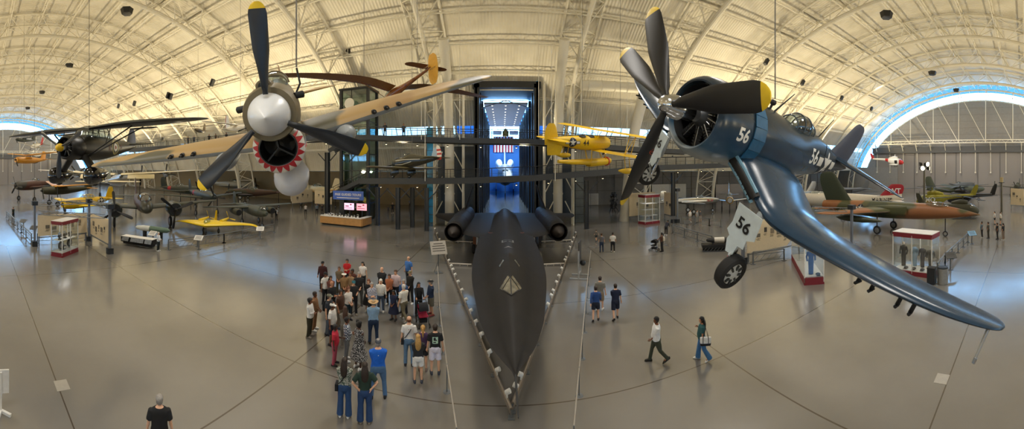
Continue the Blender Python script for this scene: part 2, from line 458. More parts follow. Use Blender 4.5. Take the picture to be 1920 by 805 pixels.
def end_wall(X, sgn, inner_a, inner_b, nm):
    """gable: grey inner wall with a glass crescent under the vault, outer band tinted so the sky shows blue"""
    n = 48
    th = .3
    g = G()
    pts = [(VC + inner_a * cos(pi * k / n), max(0, inner_b * sin(pi * k / n))) for k in range(n + 1)]
    g.plate(pts, 0, th, lambda u, v, h: Vector((X + sgn * h, u, v)))
    for k in range(1, 14):           # panel seams
        z = k * 2.0
        if z < inner_b - .5:
            hw = inner_a * sqrt(1 - (z / inner_b) ** 2)
            g.box((X - sgn * .02, VC, z), (.05, 2 * hw, .035), 1)
    w = g.obj('wall_' + nm, [M_GREYWALL, mat('wall_joint', '6c6a69', .7)], None, kind='structure', smooth=0)
    g = G()
    q0 = [(X, VC + inner_a * cos(pi * k / n), inner_b * sin(pi * k / n)) for k in range(n + 1)]
    q1 = [(X, *varc(pi * k / n, 0)) for k in range(n + 1)]
    qm = [tuple(Vector(a).lerp(Vector(b), .5)) for a, b in zip(q0, q1)]
    for k in range(n): g.add([q0[k], q0[k + 1], qm[k + 1], qm[k]], [(0, 1, 2, 3)])
    gl = g.obj('window_2' if sgn > 0 else 'window_3', M_GLASS, None, kind='structure')
    g = G()
    for k in range(n): g.add([qm[k], qm[k + 1], q1[k + 1], q1[k]], [(0, 1, 2, 3)])
    g.obj('window_6' if sgn > 0 else 'window_7', glass('sky_dimming_glass', (.034, .068, .08)), None, kind='structure')  # dark tint added to dim the overbright sky until this band looks blue
    fr = G()
    for k in range(0, n + 1): fr.bar(q0[k], q1[k], .14)
    for t in (.0, .33, .66):
        L = [tuple(Vector(a).lerp(Vector(b), t)) for a, b in zip(q0, q1)]
        fr.tube(L, .09 if t else .2, 6)
    fr.obj('window_frame', mat('window_frame_white', 'dfe8ea', .4), gl)
    # gable truss: arch with hangers down to the door beam
    Xt = X - sgn * 3.2; g = G()
    A = [(Xt, *varc(pi * k / n, 2.2)) for k in range(n + 1)]
    B = [(Xt, *varc(pi * k / n, .4)) for k in range(n + 1)]
    g.tube(A, .24, 8); g.tube(B, .16, 6)
    for k in range(n):
        g.tube([A[k], B[k + 1]] if k % 2 else [B[k], A[k + 1]], .07, 5, cap=False)
    zb = 15.2
    ks = [k for k in range(4, n - 3, 3) if A[k][2] > zb + 1]
    for i, k in enumerate(ks):
        g.tube([A[k], (Xt, A[k][1], zb)], .10, 6, cap=False)
        if i + 1 < len(ks): g.tube([A[k], (Xt, A[ks[i + 1]][1], zb)], .09, 6, cap=False)
    hw = inner_a * sqrt(1 - (zb / inner_b) ** 2) + 2.5
    for dz in (0, .8): g.bar((Xt, VC - hw, zb + dz), (Xt, VC + hw, zb + dz), .22)
    m = int(2 * hw / 1.2)
    for i in range(m):
        y0 = VC - hw + i * 2 * hw / m
        g.bar((Xt, y0, zb + (.8 if i % 2 else 0)), (Xt, y0 + 2 * hw / m, zb + (0 if i % 2 else .8)), .08)
    g.obj('trim_gable_truss', M_STEEL, None, kind='structure')
    # sliding hangar doors under the beam
    g = G(); hd = hw - 1.5
    g.box((X - sgn * .35, VC, 6.2), (.3, 2 * hd, 12.4))
    g.box((X - sgn * .8, VC, 13.4), (.9, 2 * hd + 2, 1.9), 1)
    k = 0; y = VC - hd
    while y <= VC + hd:
        g.box((X - sgn * .55, y, 6.2), (.14, .14, 12.4), 1); y += hd / 5
    d = g.obj('door_1' if sgn > 0 else 'door_2', [mat('door_grey', '8a8582', .65, var=.04), mat('door_rail_dark', '57585a', .6)], None, kind='structure', smooth=0)
    y = VC - hd + 2; g = G()
    while y <= VC + hd:
        g.bar((X - sgn * .8, y, 14.3), (X - sgn * 2.6, y, 15.1), .25); g.bar((X - sgn * .8, y, 12.6), (X - sgn * 2.6, y, 15.0), .2)
        g.bar((X - sgn * 1.0, y, 12.5), (X - sgn * 1.0, y, 6.5), .16); g.box((X - sgn * 1.0, y, 6.4), (.4, .4, .4)); y += 4.6
    g.obj('door_bracket', M_STEEL, d, smooth=0)
end_wall(XR, 1, 38.6, 28.2, 'right')
end_wall(XL, -1, 38.0, 26.5, 'left')
g = G(); g.box((XR - .6, 56, 4.0), (.5, 32, 8)); g.box((XR - .6, -24, 4.0), (.5, 12, 8)); g.obj('wall_right_return', M_GREYWALL, None, kind='structure', smooth=0)
g = G(); g.box((XL + .6, 56, 4.0), (.5, 32, 8)); g.box((XL + .6, -24, 4.0), (.5, 12, 8)); g.obj('wall_left_return', M_GREYWALL, None, kind='structure', smooth=0)

# ---------------------------------------------------------------- portal and the space hall behind it
M_NAVY = mat('void_navy', '1a2836', .35, var=.05)
def portal():
    g = G(); Y0 = 47.6; zt = 19.05
    for x in (PX0 - .1, PX1 + .1): g.box((x, Y0 + .6, zt / 2 + .3), (.8, 1.2, zt + .6))
    g.box((PORT, Y0 + .6, zt + .45), (PX1 - PX0 + 1.4, 1.2, .9))
    g.box((PORT, Y0 + 5.5, zt + .6), (PX1 - PX0 + .4, 10, .3))
    g.obj('door_3', M_DARK, None, kind='structure', smooth=0)
    g = G()
    for s, x in ((-1, PX0), (1, PX1)):
        g.box((x + s * .15, (Y0 + 89) / 2, 10), (.3, 89 - Y0, 20))
        y = 51.0
        while y < 88:
            g.box((x - s * .1, y, 9.5), (.5, .8, 19), 1); y += 6.0
    g.obj('wall_passage', [mat('passage_wall_cyan_lit', '2c78a8', .35), M_DARK], None, kind='structure', smooth=0)  # cyan light between the pilasters is put into the wall colour
    g = G(); g.box((PORT, 72.5, 18.75), (7.6, 30, .3))
    for i in range(9):
        for dx in (-2.4, 0, 2.4): g.lathe([(0, .13), (.05, .13)], 10, 'z', (PORT + dx, 59 + i * 3.3, 18.55), 1)
    g.obj('ceiling_passage', [mat('passage_ceiling', 'b9bcc4', .6), mat('downlight_lens', 'fff4dc', .4, emit=3., var=0)], None, kind='structure', smooth=0)
    g = G()                                       # bracing in the portal head
    for a, b in (((PX0, 19.0), (PORT, 18.8)), ((PX1, 19.0), (PORT, 18.8)), ((PX0, 17.6), (PORT, 18.9)), ((PX1, 17.6), (PORT, 18.9))):
        g.tube([(a[0], 56, a[1]), (b[0], 56, b[1])], .07, 6)
    g.obj('trim_1', mat('brace_grey', '8b939c', .5), None, kind='structure')
    # the next hall
    blue = mat('blue_wall_panel', '2f6cae', .6, var=.1, scale=.3)
    g = G(); g.box((PORT, 112.2, 8.6), (25, .4, 17.2)); g.obj('wall_back', blue, None, kind='structure', smooth=0)
    g = G()
    for s in (-1, 1): g.box((PORT + s * 12.5, 100, 11), (.4, 25, 22))
    for s in (-1, 1): g.box((PORT + s * (4.4 + 4.2), 88.4, 11), (8.4, .4, 22))
    g.box((PORT, 88.4, 20.4), (9.2, .4, 3.2))
    g.obj('wall_side', blue, None, kind='structure', smooth=0)
    g = G(); g.box((PORT, 100, 22.2), (25.6, 25.5, .4)); g.obj('ceiling_back', mat('passage_ceiling', 'b9bcc4', .6), None, kind='structure', smooth=0)
    g = G(); g.box((PORT, 112.2, 19.6), (25, .06, 4.8)); w = g.obj('window_4', M_GLASS, None, kind='structure', smooth=0)
    g = G()
    for k in range(13): g.box((PORT - 12 + k * 2, 112.2, 19.6), (.14, .2, 4.8))
    for z in (17.3, 19.6, 21.9): g.box((PORT, 112.2, z), (25, .2, .16))
    g.obj('window_frame', M_STEEL, w, smooth=0)
portal()

# ---------------------------------------------------------------- lamps of the place, plus added fill spots
def spot(loc, target, power, color, angle=110, blend=.7, size=.4):
    l = bpy.data.lights.new('hall_and_fill_lamp', 'SPOT'); l.energy = power; l.color = color; l.spot_size = radians(angle); l.spot_blend = blend; l.shadow_soft_size = size
    o = bpy.data.objects.new('hall_and_fill_lamp', l); COL.objects.link(o); o.location = loc
    o.rotation_euler = (Vector(target) - Vector(loc)).to_track_quat('-Z', 'Y').to_euler(); return o
WARM = (1.0, .82, .50)
for x in range(-150, 100, 17):
    pw = 1.0 if abs(x) > 26 else .35
    spot((x, 45.5, 9.6), (x, 33, 30), 11800 * pw, WARM, 150, .8, .5)
    spot((x, -21, 6.5), (x, -6, 27), 13500 * pw, WARM, 150, .8, .5)
for x in (-130, -95, -60, -22, 0, 22, 62, 85):
    for y in (-6, 24):
        spot((x, y, 28.0), (x, y, 0), 9500, (1.0, .95, .88), 118, .5, 3.0)
for X, sg in ((66, 1), (-120, -1)):  # added spots that brighten the gable walls and doors
    for y in (0, 16, 32): spot((X, y, 26), (X + sg * 34, y, 6), 7000, (1.0, .93, .84), 70, .6, .8)
spot((PORT, 100, 21.5), (PORT, 100, 0), 26000, (.62, .82, 1.0), 150, .5, 2.0)
for y in (60, 72, 84): spot((PORT - 3.2, y, 8.5), (PORT, y + 2, 18.6), 1500, (.75, .86, 1.0), 130, .6, .4); spot((PORT + 3.2, y, 8.5), (PORT, y, 0), 1500, (.6, .8, 1.0), 140, .6, .4)  # added spots that brighten the passage ceiling and floor
# ---------------------------------------------------------------- aircraft building kit (x forward, y to port, z up)
def catmull(P, m):
    out = []
    for i in range(len(P) - 1):
        p0, p1, p2, p3 = P[max(i - 1, 0)], P[i], P[i + 1], P[min(i + 2, len(P) - 1)]
        for k in range(m):
            t = k / m
            out.append(tuple(.5 * (2 * b + (c - a) * t + (2 * a - 5 * b + 4 * c - d) * t * t + (3 * b - a - 3 * c + d) * t ** 3) for a, b, c, d in zip(p0, p1, p2, p3)))
    return out + [tuple(P[-1])]
def sgn(v): return 1 if v >= 0 else -1
def ring(x, zc, w, ht, hb, e=2.0, n=28, yc=0.0):
    r = []
    for k in range(n):
        t = 2 * pi * k / n; c, s = cos(t), sin(t)
        r.append(Vector((x, yc + w * sgn(c) * abs(c) ** (2 / e), zc + (ht if s > 0 else hb) * sgn(s) * abs(s) ** (2 / e))))
    return r
def fus(g, secs, m=4, n=28, mi=0, mifn=None, cap=True, e=2.0):
    secs = [tuple(s) if len(s) >= 6 else (*s, e) for s in secs]
    secs = [s if len(s) == 7 else (*s, 0.0) for s in secs]
    rr = [ring(x, zc, max(w, .004), max(ht, .004), max(hb, .004), ee, n, yc) for x, zc, w, ht, hb, ee, yc in catmull(secs, m)]
    return g.loft(rr, cap, mi, mifn=mifn)
def foil(n=9, t=.12, camber=.015):
    up, lo = [], []
    for k in range(n + 1):
        x = .5 * (1 - cos(pi * k / n))
        y = 5 * t * (.2969 * sqrt(x) - .126 * x - .3516 * x * x + .2843 * x ** 3 - .1036 * x ** 4); c = camber * 4 * x * (1 - x)
        up.append((x, c + y)); lo.append((x, c - y))
    return up[::-1] + lo[1:-1]
def wing(g, st, side=1, n=9, sub=3, mi=0, vertical=False, camber=.015, mifn=None, belly=None):
    """st: (span y, z, leading edge x, chord, thickness ratio[, twist])"""
    st = [tuple(s) if len(s) == 6 else (*s, 0.0) for s in st]
    if sub > 1: st = catmull(st, sub)
    rr = []
    for y, z, xl, c, t, tw in st:
        r = []
        for a, b in foil(n, t, camber):
            dx, dz = -a * c, b * c
            q = Vector((xl + dx, y * side, z + dz + tw * a * c))
            if vertical: q = Vector((q.x, b * c, y))
            r.append(q)
        rr.append(r)
    if belly is not None: mifn = lambda i, k: belly if k >= n else mi
    return g.loft(rr, True, mi, mifn=mifn)
def blade_mesh(g, r0, r1, chord, ang=0.0, pitch=0.5, mi=0, tipmi=None, tip=.12, thick=.09, hand=1):
    """propeller blade, root at the hub, turned ang about the shaft"""
    rr = []; n = 22
    for k in range(n + 1):
        t = k / n; t = t if t < .7 else .7 + .3 * sin((t - .7) / .3 * pi / 2); r = r0 + (r1 - r0) * t
        c = chord * min(1, (.34 + 1.35 * min(t, .5) * 1.0)) * (1 if t < .86 else sqrt(max(.03, 1 - ((t - .86) / .14) ** 2 * .92)))
        th = thick * (1.6 - 1.3 * t) * chord * 2 + .01
        if t < .08: c = max(chord * .30, .5 * c); th = chord * .3
        tw = hand * (pitch + .65 * (1 - t))
        ring_ = []
        for j in range(12):
            a = 2 * pi * j / 12; u, v = cos(a) * c / 2, sin(a) * th / 2
            x = u * sin(tw) + v * cos(tw); y = u * cos(tw) - v * sin(tw)
            ring_.append(Matrix.Rotation(ang, 3, 'X') @ Vector((x, y, r)))
        rr.append(ring_)
    i0 = next(i for i in range(n) if (lambda u: u if u < .7 else .7 + .3 * sin((u - .7) / .3 * pi / 2))(i / n) >= 1 - tip - .01); f = (lambda i, k: tipmi if i >= i0 else mi) if tipmi is not None else None
    g.loft(rr, True, mi, mifn=f)
def wheel_part(parent, c, r, w, mats, axis='y', tilt=0, name='wheel', spokes=0):
    """tyre with its hub as a sub-part"""
    m4 = Matrix.Rotation(tilt, 3, 'X') if tilt else None
    g = G(); prof = [(-w * .30, r * .62), (-w * .48, r * .74), (-w * .5, r * .86), (-w * .34, r * .97), (0, r), (w * .34, r * .97), (w * .5, r * .86), (w * .48, r * .74), (w * .30, r * .62)]
    g.lathe(prof, 28, axis, c, 0, True, m4); t = g.obj(name, mats[0], parent)
    g = G()
    g.lathe([(-w * .40, r * .10), (-w * .42, r * .30), (-w * .33, r * .40), (-w * .36, r * .62), (w * .36, r * .62), (w * .33, r * .40), (w * .42, r * .30), (w * .40, r * .10)], 28, axis, c, 0, True, m4)
    for k in range(spokes):
        a = 2 * pi * k / spokes
        for s in (-1, 1):
            p = Vector((cos(a) * r * .30, s * w * .41, sin(a) * r * .30)); q = Vector((cos(a) * r * .6, s * w * .41, sin(a) * r * .6))
            if m4: p, q = m4 @ p, m4 @ q
            g.bar(Vector(c) + p, Vector(c) + q, .09 * r, .1 * r, 1)
            o = Vector((cos(a + pi / spokes) * r * .46, s * w * .395, sin(a + pi / spokes) * r * .46))
    g.obj('wheel_hub', [mats[1], mats[2] if len(mats) > 2 else mats[1]], t)
    return t
M_TYRE = mat('tyre_rubber', '1b1b1c', .75, var=.08)
M_BLACK = mat('matt_black', '101113', .55, var=.08)
M_HUB = mat('wheel_white', 'd5d7d6', .5)
M_YEL = mat('tip_yellow', 'e3bf1c', .45)
M_CHROME = mat('bare_metal', 'c9cbcd', .16, metal=1.0, var=.02)
M_ALU = mat('aluminium_skin', 'a9abad', .32, metal=.85, var=.07, scale=2.)
M_WHITE = mat('white_paint', 'dedcd6', .45)
M_RED = mat('red_paint', 'b3202b', .45)
M_DKBLUE = mat('insignia_blue', '10182c', .5)
M_SMOKE = mat('engine_grey', '2b2d30', .5, metal=.4)
M_CANOPY = glass('canopy_glass', (.62, .70, .74), .35)
M_WINE = mat('wine_red', '7a1f2b', .5)

def engine_part(parent, x, r, n=9, name='engine', mats=None):
    """radial engine seen through the cowl: crankcase with a ring of finned cylinders"""
    g = G()
    g.lathe([(x + .32, .05), (x + .30, r * .22), (x + .1, r * .36), (x - .3, r * .42)], 20, 'x', (0, 0, 0), 1)
    for row in (0, 1):
        for k in range(n):
            a = 2 * pi * (k + .5 * row) / n; d = Vector((0, cos(a), sin(a))); u = Vector((0, -sin(a), cos(a)))
            xx = x - row * .26
            for f in range(6):
                rr = r * (.44 + .09 * f)
                c = Vector((xx, 0, 0)) + d * rr
                g.tube([c - d * r * .025, c + d * r * .025], r * .155, 8, 0)
            g.tube([Vector((xx, 0, 0)) + d * r * .38, Vector((xx, 0, 0)) + d * r * .97], r * .12, 8, 0)
            g.tube([Vector((x + .14, 0, 0)) + d * r * .3 + u * r * .08, Vector((xx + .08, 0, 0)) + d * r * .95 + u * r * .08], r * .018, 5, 2, cap=False)
    return g.obj(name, mats or [M_SMOKE, mat('crankcase_grey', '55585c', .4, metal=.5), M_ALU], parent)

# ---------------------------------------------------------------- the big dark blue gull-wing fighter, upper right
def gull_fighter():
    t = thing('naval_fighter', 'dark blue gull-winged propeller fighter numbered 56 hanging in the air', 'airplane', (3.261, 6.009, 8.636), hpr(187.5, 9.7, -29.1), scale=(.876, 1.125, .967))
    skin = zramp('sea_blue_scheme', [(-1.2, '9aa2a6'), (-.72, '8d979d'), (-.46, '33546f'), (-.1, '26405a'), (.35, '202f3b'), (1.8, '1c2833')], .27, var=.10, panel=(1.3, .55))
    wingm = zramp('sea_blue_wing', [(-1.6, '24405a'), (.2, '1b3246'), (.6, '1b3246')], .22, var=.10, panel=(.9, .8))
    finm = mat('faded_blue_grey', '4b5163', .5, var=.08, scale=1.5)
    MK = mat('marking_white', 'e4e4e0', .5, var=.03)
    # fuselage aft of the cowl
    g = G()
    fus(g, [(-1.95, -.02, .78, .84, .90), (-2.6, 0, .84, .90, .98), (-3.6, 0, .82, .86, .98), (-4.6, 0, .75, .80, .92), (-5.4, 0, .64, .88, .80), (-6.5, .05, .50, .76, .62), (-7.6, .10, .34, .54, .44), (-8.6, .16, .20, .32, .28), (-9.4, .2, .10, .18, .16), (-9.85, .2, .02, .03, .03)], 5, 36)
    fo = g.obj('fuselage', skin, t); bv = bvh_of(fo)
    # cowl: a ring with a rolled lip and a dark inside
    g = G()
    prof = [(-1.95, .84), (-1.9, .92), (-1.5, .955), (-1.15, .945), (-.92, .90), (-.79, .835), (-.75, .785), (-.765, .745), (-.86, .715), (-1.3, .74), (-1.7, .66)]
    g.lathe(prof, 48, 'x', (0, 0, 0), 0, cap=False)
    for i in range(len(g.m)):
        if i // 48 >= 8: g.m[i] = 1
    co = g.obj('engine_cowl', [skin, M_BLACK], t); bc = bvh_of(co)
    g = G()                                   # cowl flaps: a ring of overlapping leaves
    for k in range(22):
        a = 2 * pi * k / 22; 
        if sin(a) < -.55: continue
        d = Vector((0, cos(a), sin(a))); u = Vector((0, -sin(a), cos(a)))
        for sx in (0,):
            p0 = Vector((-1.86, 0, 0)) + d * .955; p1 = Vector((-2.3, 0, 0)) + d * .965; h = .13
            g.add([p0 - u * h, p0 + u * h, p1 + u * h * 1.03, p1 - u * h * 1.03, p0 - u * h - d * .02, p0 + u * h - d * .02, p1 + u * h - d * .02, p1 - u * h - d * .02], [(0, 1, 2, 3), (7, 6, 5, 4), (0, 4, 5, 1), (1, 5, 6, 2), (2, 6, 7, 3), (3, 7, 4, 0)])
    g.obj('cowl_flap', mat('flap_blue', '2b5f86', .22, var=.1), t, smooth=0)
    engine_part(t, -1.18, .73)
    # propeller, four blades
    g = G(); g.lathe([(.22, .01), (.20, .10), (.14, .17), (.04, .215), (-.08, .225), (-.12, .25), (-.32, .26), (-.36, .2), (-.7, .2)], 28)
    p = g.obj('propeller', M_CHROME, t)
    for ang, nm in ((radians(27), 0), (radians(141), 1), (radians(170), 2), (radians(-91), 3)):
        g = G(); blade_mesh(g, .2, (2.4, 2.75, 2.85, 2.6)[nm], .52, ang - pi / 2, (.2, .2, .35, 1.0)[nm], 0, 1, .115, hand=-1)
        b = g.obj('blade', [mat('blade_black', '141518', .42, var=.1), M_YEL], p)
        g = G()                                                # maker's oval decal
        bb = bvh_of(b); M = Matrix.Rotation(ang - pi / 2, 3, 'X')
        for k, (rr, rad_) in enumerate(((1.12, .075),)):
            fn = stick(bb, M @ Vector((.0, 0, rr)), M @ Vector((0, -1, 0)), M @ Vector((0, 0, 1)), .004)
            fn2 = lambda u, v, h=0: fn(u, v, h)
            o_ = [(c * .62, s) for c, s in disc_pts(rad_)]; fill(o_, fn2, g, 0, 2)
            fill([(c * .85, s * .85) for c, s in o_], lambda u, v, h=0: fn(u, v, .002), g, 1, 2)
            fill(rect(-.033, -.012, .033, .012), lambda u, v, h=0: fn(u, v, .004), g, 0, 2)
        g.obj('blade_decal', [mat('decal_red', 'b5472f', .6), M_BLACK], b, smooth=0)
    # wings
    st = [(.30, -.42, -1.75, 3.0, .15), (.9, -.52, -1.85, 2.9, .15), (1.45, -.86, -1.95, 2.8, .16), (1.9, -1.10, -2.0, 2.72, .16), (2.35, -1.13, -2.02, 2.65, .15), (3.2, -1.00, -2.08, 2.5, .14), (4.4, -.80, -2.2, 2.2, .12), (5.3, -.65, -2.4, 1.85, .11), (5.9, -.54, -2.62, 1.4, .10), (6.18, -.49, -2.85, .95, .09), (6.28, -.47, -3.15, .35, .08)]
    for s in (1, -1):
        g = G(); wing(g, st, s, 12, 4); wo = g.obj('wing', wingm, t)
        if s == 1: wport = wo
        g = G()                                                # oil cooler inlet in the wing root
        for k in range(9):
            f = k / 8; y = .78 + .78 * f; z = -.52 - .42 * f ** 1.1; x = -1.80 - .12 * f
            g.box((x, y * s, z), (.14, .012, .19), 1)
        for dz in (-.125, .125):
            g.tube([(-1.78, .74 * s, -.50 + dz), (-1.84, 1.15 * s, -.68 + dz), (-1.93, 1.6 * s, -.94 + dz)], .05, 8, 0)
        g.tube([(-1.82, .74 * s, -.50), (-1.88, 1.15 * s, -.68), (-1.97, 1.6 * s, -.94)], .125, 10, 2)
        g.obj('oil_cooler_inlet', [mat('inlet_blue', '6f9ab3', .3), M_SMOKE, M_BLACK], wo)
        g = G()                                                # gun ports and rocket stubs
        for y in (3.0, 3.28, 3.56):
            z = -1.0 + (y - 3.2) * .16; g.tube([(-2.02, y * s, z), (-2.12, y * s, z)], .045, 10)
        for y in (3.9, 4.15, 4.62, 4.85):
            z = -1.02 + (y - 3.6) * .13
            g = G(); g.tube([(-2.45, y * s, z + .1), (-2.5, y * s, z - .12)], .035, 6); g.tube([(-2.36, y * s, z - .12), (-2.68, y * s, z - .12)], .03, 6)
            g.obj('rocket_stub', M_BLACK, wo)
    g = G(); g.tube([(-2.95, 6.02, -.56), (-2.9, 6.02, -.66), (-2.72, 6.03, -1.12)], [.035, .028, .018], 8); g.lathe([(0, .025), (.1, .03)], 8, 'z', (-2.71, 6.03, -1.16)); g.obj('pitot_tube', M_ALU, wport)
    # fabric strip and walkway line on the outer panel
    bw = bvh_of(wport)
    # tail
    for s in (1, -1):
        g = G(); wing(g, [(.05, .40, -7.95, 1.75, .11), (1.2, .40, -8.2, 1.5, .10), (2.1, .40, -8.5, 1.15, .09), (2.5, .40, -8.85, .55, .07)], s, 8, 4); g.obj('tailplane', wingm, t)
    g = G(); wing(g, [(.30, 0, -7.55, 2.05, .10), (.9, 0, -8.0, 1.7, .10), (1.5, 0, -8.35, 1.35, .09), (1.9, 0, -8.6, 1.0, .08), (2.05, 0, -8.85, .5, .06)], 1, 8, 4, vertical=True, camber=0); g.obj('fin', finm, t)
    # cockpit
    g = G(); fus(g, [(-4.22, .66, .10, .05, .1), (-4.42, .70, .30, .30, .1), (-4.75, .72, .37, .44, .1), (-5.15, .74, .36, .42, .1), (-5.5, .78, .30, .26, .1), (-5.75, .80, .2, .1, .1)], 4, 24); c = g.obj('canopy', M_CANOPY, t)
    g = G()
    for x, w, h, zc in ((-4.42, .305, .31, .70), (-4.72, .372, .44, .72), (-5.12, .365, .43, .74), (-5.5, .305, .27, .78)):
        g.tube([(x, w * cos(pi * k / 12), zc + h * sin(pi * k / 12)) for k in range(13)], .02, 5)
    for s in (-.26, 0, .26): g.tube([(-4.42, .305 * sin(s * 2), .70 + .31 * cos(s * 2)), (-4.72, .372 * sin(s * 2), .72 + .44 * cos(s * 2)), (-5.12, .365 * sin(s * 2), .74 + .43 * cos(s * 2)), (-5.5, .305 * sin(s * 2), .78 + .27 * cos(s * 2))], .014, 5)
    g.obj('canopy_frame', mat('frame_blue_grey', '3d4a55', .4), c)
    g = G(); g.box((-5.3, 0, .78), (.1, .42, .5), 0); g.sphere((-5.27, 0, 1.02), .12); g.obj('seat', M_BLACK, t)
    g = G(); g.box((-4.5, 0, .68), (.12, .45, .2)); g.obj('instrument_panel', M_BLACK, t)
    # gear
    for s in (1, -1):
        g = G(); c = Vector((-2.0, 1.92 * s, -2.62))
        g.tube([(-2.1, 1.85 * s, -1.1), (-2.03, 1.78 * s, -1.9)], .085, 12); g.tube([(-2.03, 1.78 * s, -1.85), (-2.0, 1.76 * s, -2.58)], .055, 10, 1)
        g.tube([(-2.0, 1.76 * s, -2.62), (-2.0, 2.0 * s, -2.62)], .05, 8)
        g.tube([(-2.0, 1.82 * s, -1.95), (-1.78, 1.82 * s, -2.25), (-2.0, 1.82 * s, -2.5)], .03, 6); g.tube([(-2.2, 1.85 * s, -1.2), (-2.75, 1.7 * s, -1.15)], .05, 8)
        lg = g.obj('landing_gear', [mat('gear_light_grey', 'b9bfc2', .4), M_CHROME], t)
        wheel_part(t, c, .42, .24, [M_TYRE, M_HUB, mat('hub_dark', '3a3d3f', .6)], 'y', 0, 'wheel', 8)
        g = G()                                                # white leg door, stepped at its lower end
        out = [(-.34, .55), (.30, .60), (.36, .1), (.20, -.02), (.22, -.22), (.08, -.25), (.06, -.50), (-.12, -.55), (-.22, -.3), (-.2, -.2), (-.32, -.12), (-.28, .1)]
        g.plate(out, 0, .025, lambda u, v, h: Vector((-1.80 + h + .06 * v, (1.80 - .0) * s + u * s, -1.72 + v)))
        do = g.obj('gear_door', mat('door_pale', 'c9d6dc', .4), t, smooth=0)
        letter('numeral', '56', .36, M_BLACK, do, lambda u, v, s=s: Vector((-1.765 + .06 * (v + .2) + .006, 1.80 * s + u, -1.72 + v + .2)), .008)
    # markings
    fn = stick(bc, (-1.52, .84, .10), (-1, 0, 0), (0, -.05, 1), .004); letter('numeral', '56', .42, MK, co, fn, .012)
    fn = stick(bv, (-5.62, .6, .2), (-1, 0, 0), (0, -.1, 1), .005); letter('numeral', '56', .66, MK, fo, fn, .014)
    fn = stick(bv, (-6.98, .5, .14), (-1, 0, 0), (0, -.1, 1), .006); insignia('star_insignia', lambda u, v, h=0: fn(u * .78, v, h), .60, fo, [mat('insignia_navy', '1b2733', .45), MK])
    # lifting eye and antenna mast on the spine
    g = G(); g.tube([(-3.25, 0, .78), (-3.25, 0, 1.0)], .035, 8); g.sphere((-3.25, 0, 1.05), .09, 10); g.tube([(-3.45, 0, .8), (-3.95, .0, 1.55)], [.03, .012], 6); g.obj('lifting_eye', M_SMOKE, t)
    g = G(); g.tube([(-6.35, 0, .7), (-6.75, .0, 1.6)], [.03, .01], 6); g.obj('antenna_mast', M_BLACK, t)
    return t
gf = gull_fighter()
def cable(p, label, z=None, r=.018):
    """one suspension cable up to the roof"""
    zt = z or (vz(p.y) - .3); g = G(); g.tube([(p.x, p.y, p.z), (p.x, p.y, zt)], r, 6)
    return g.obj('hanging_cable', mat('cable_grey', '6d6a63', .5), None, label=label, cat='cable', group='suspension cables of the hanging aircraft')
def on(t, p):
    bpy.context.view_layer.update()
    return t.matrix_world @ Vector(p)
cable(on(gf, (-3.25, 0, 1.155)), 'grey steel cable running up from the spine of the blue fighter')

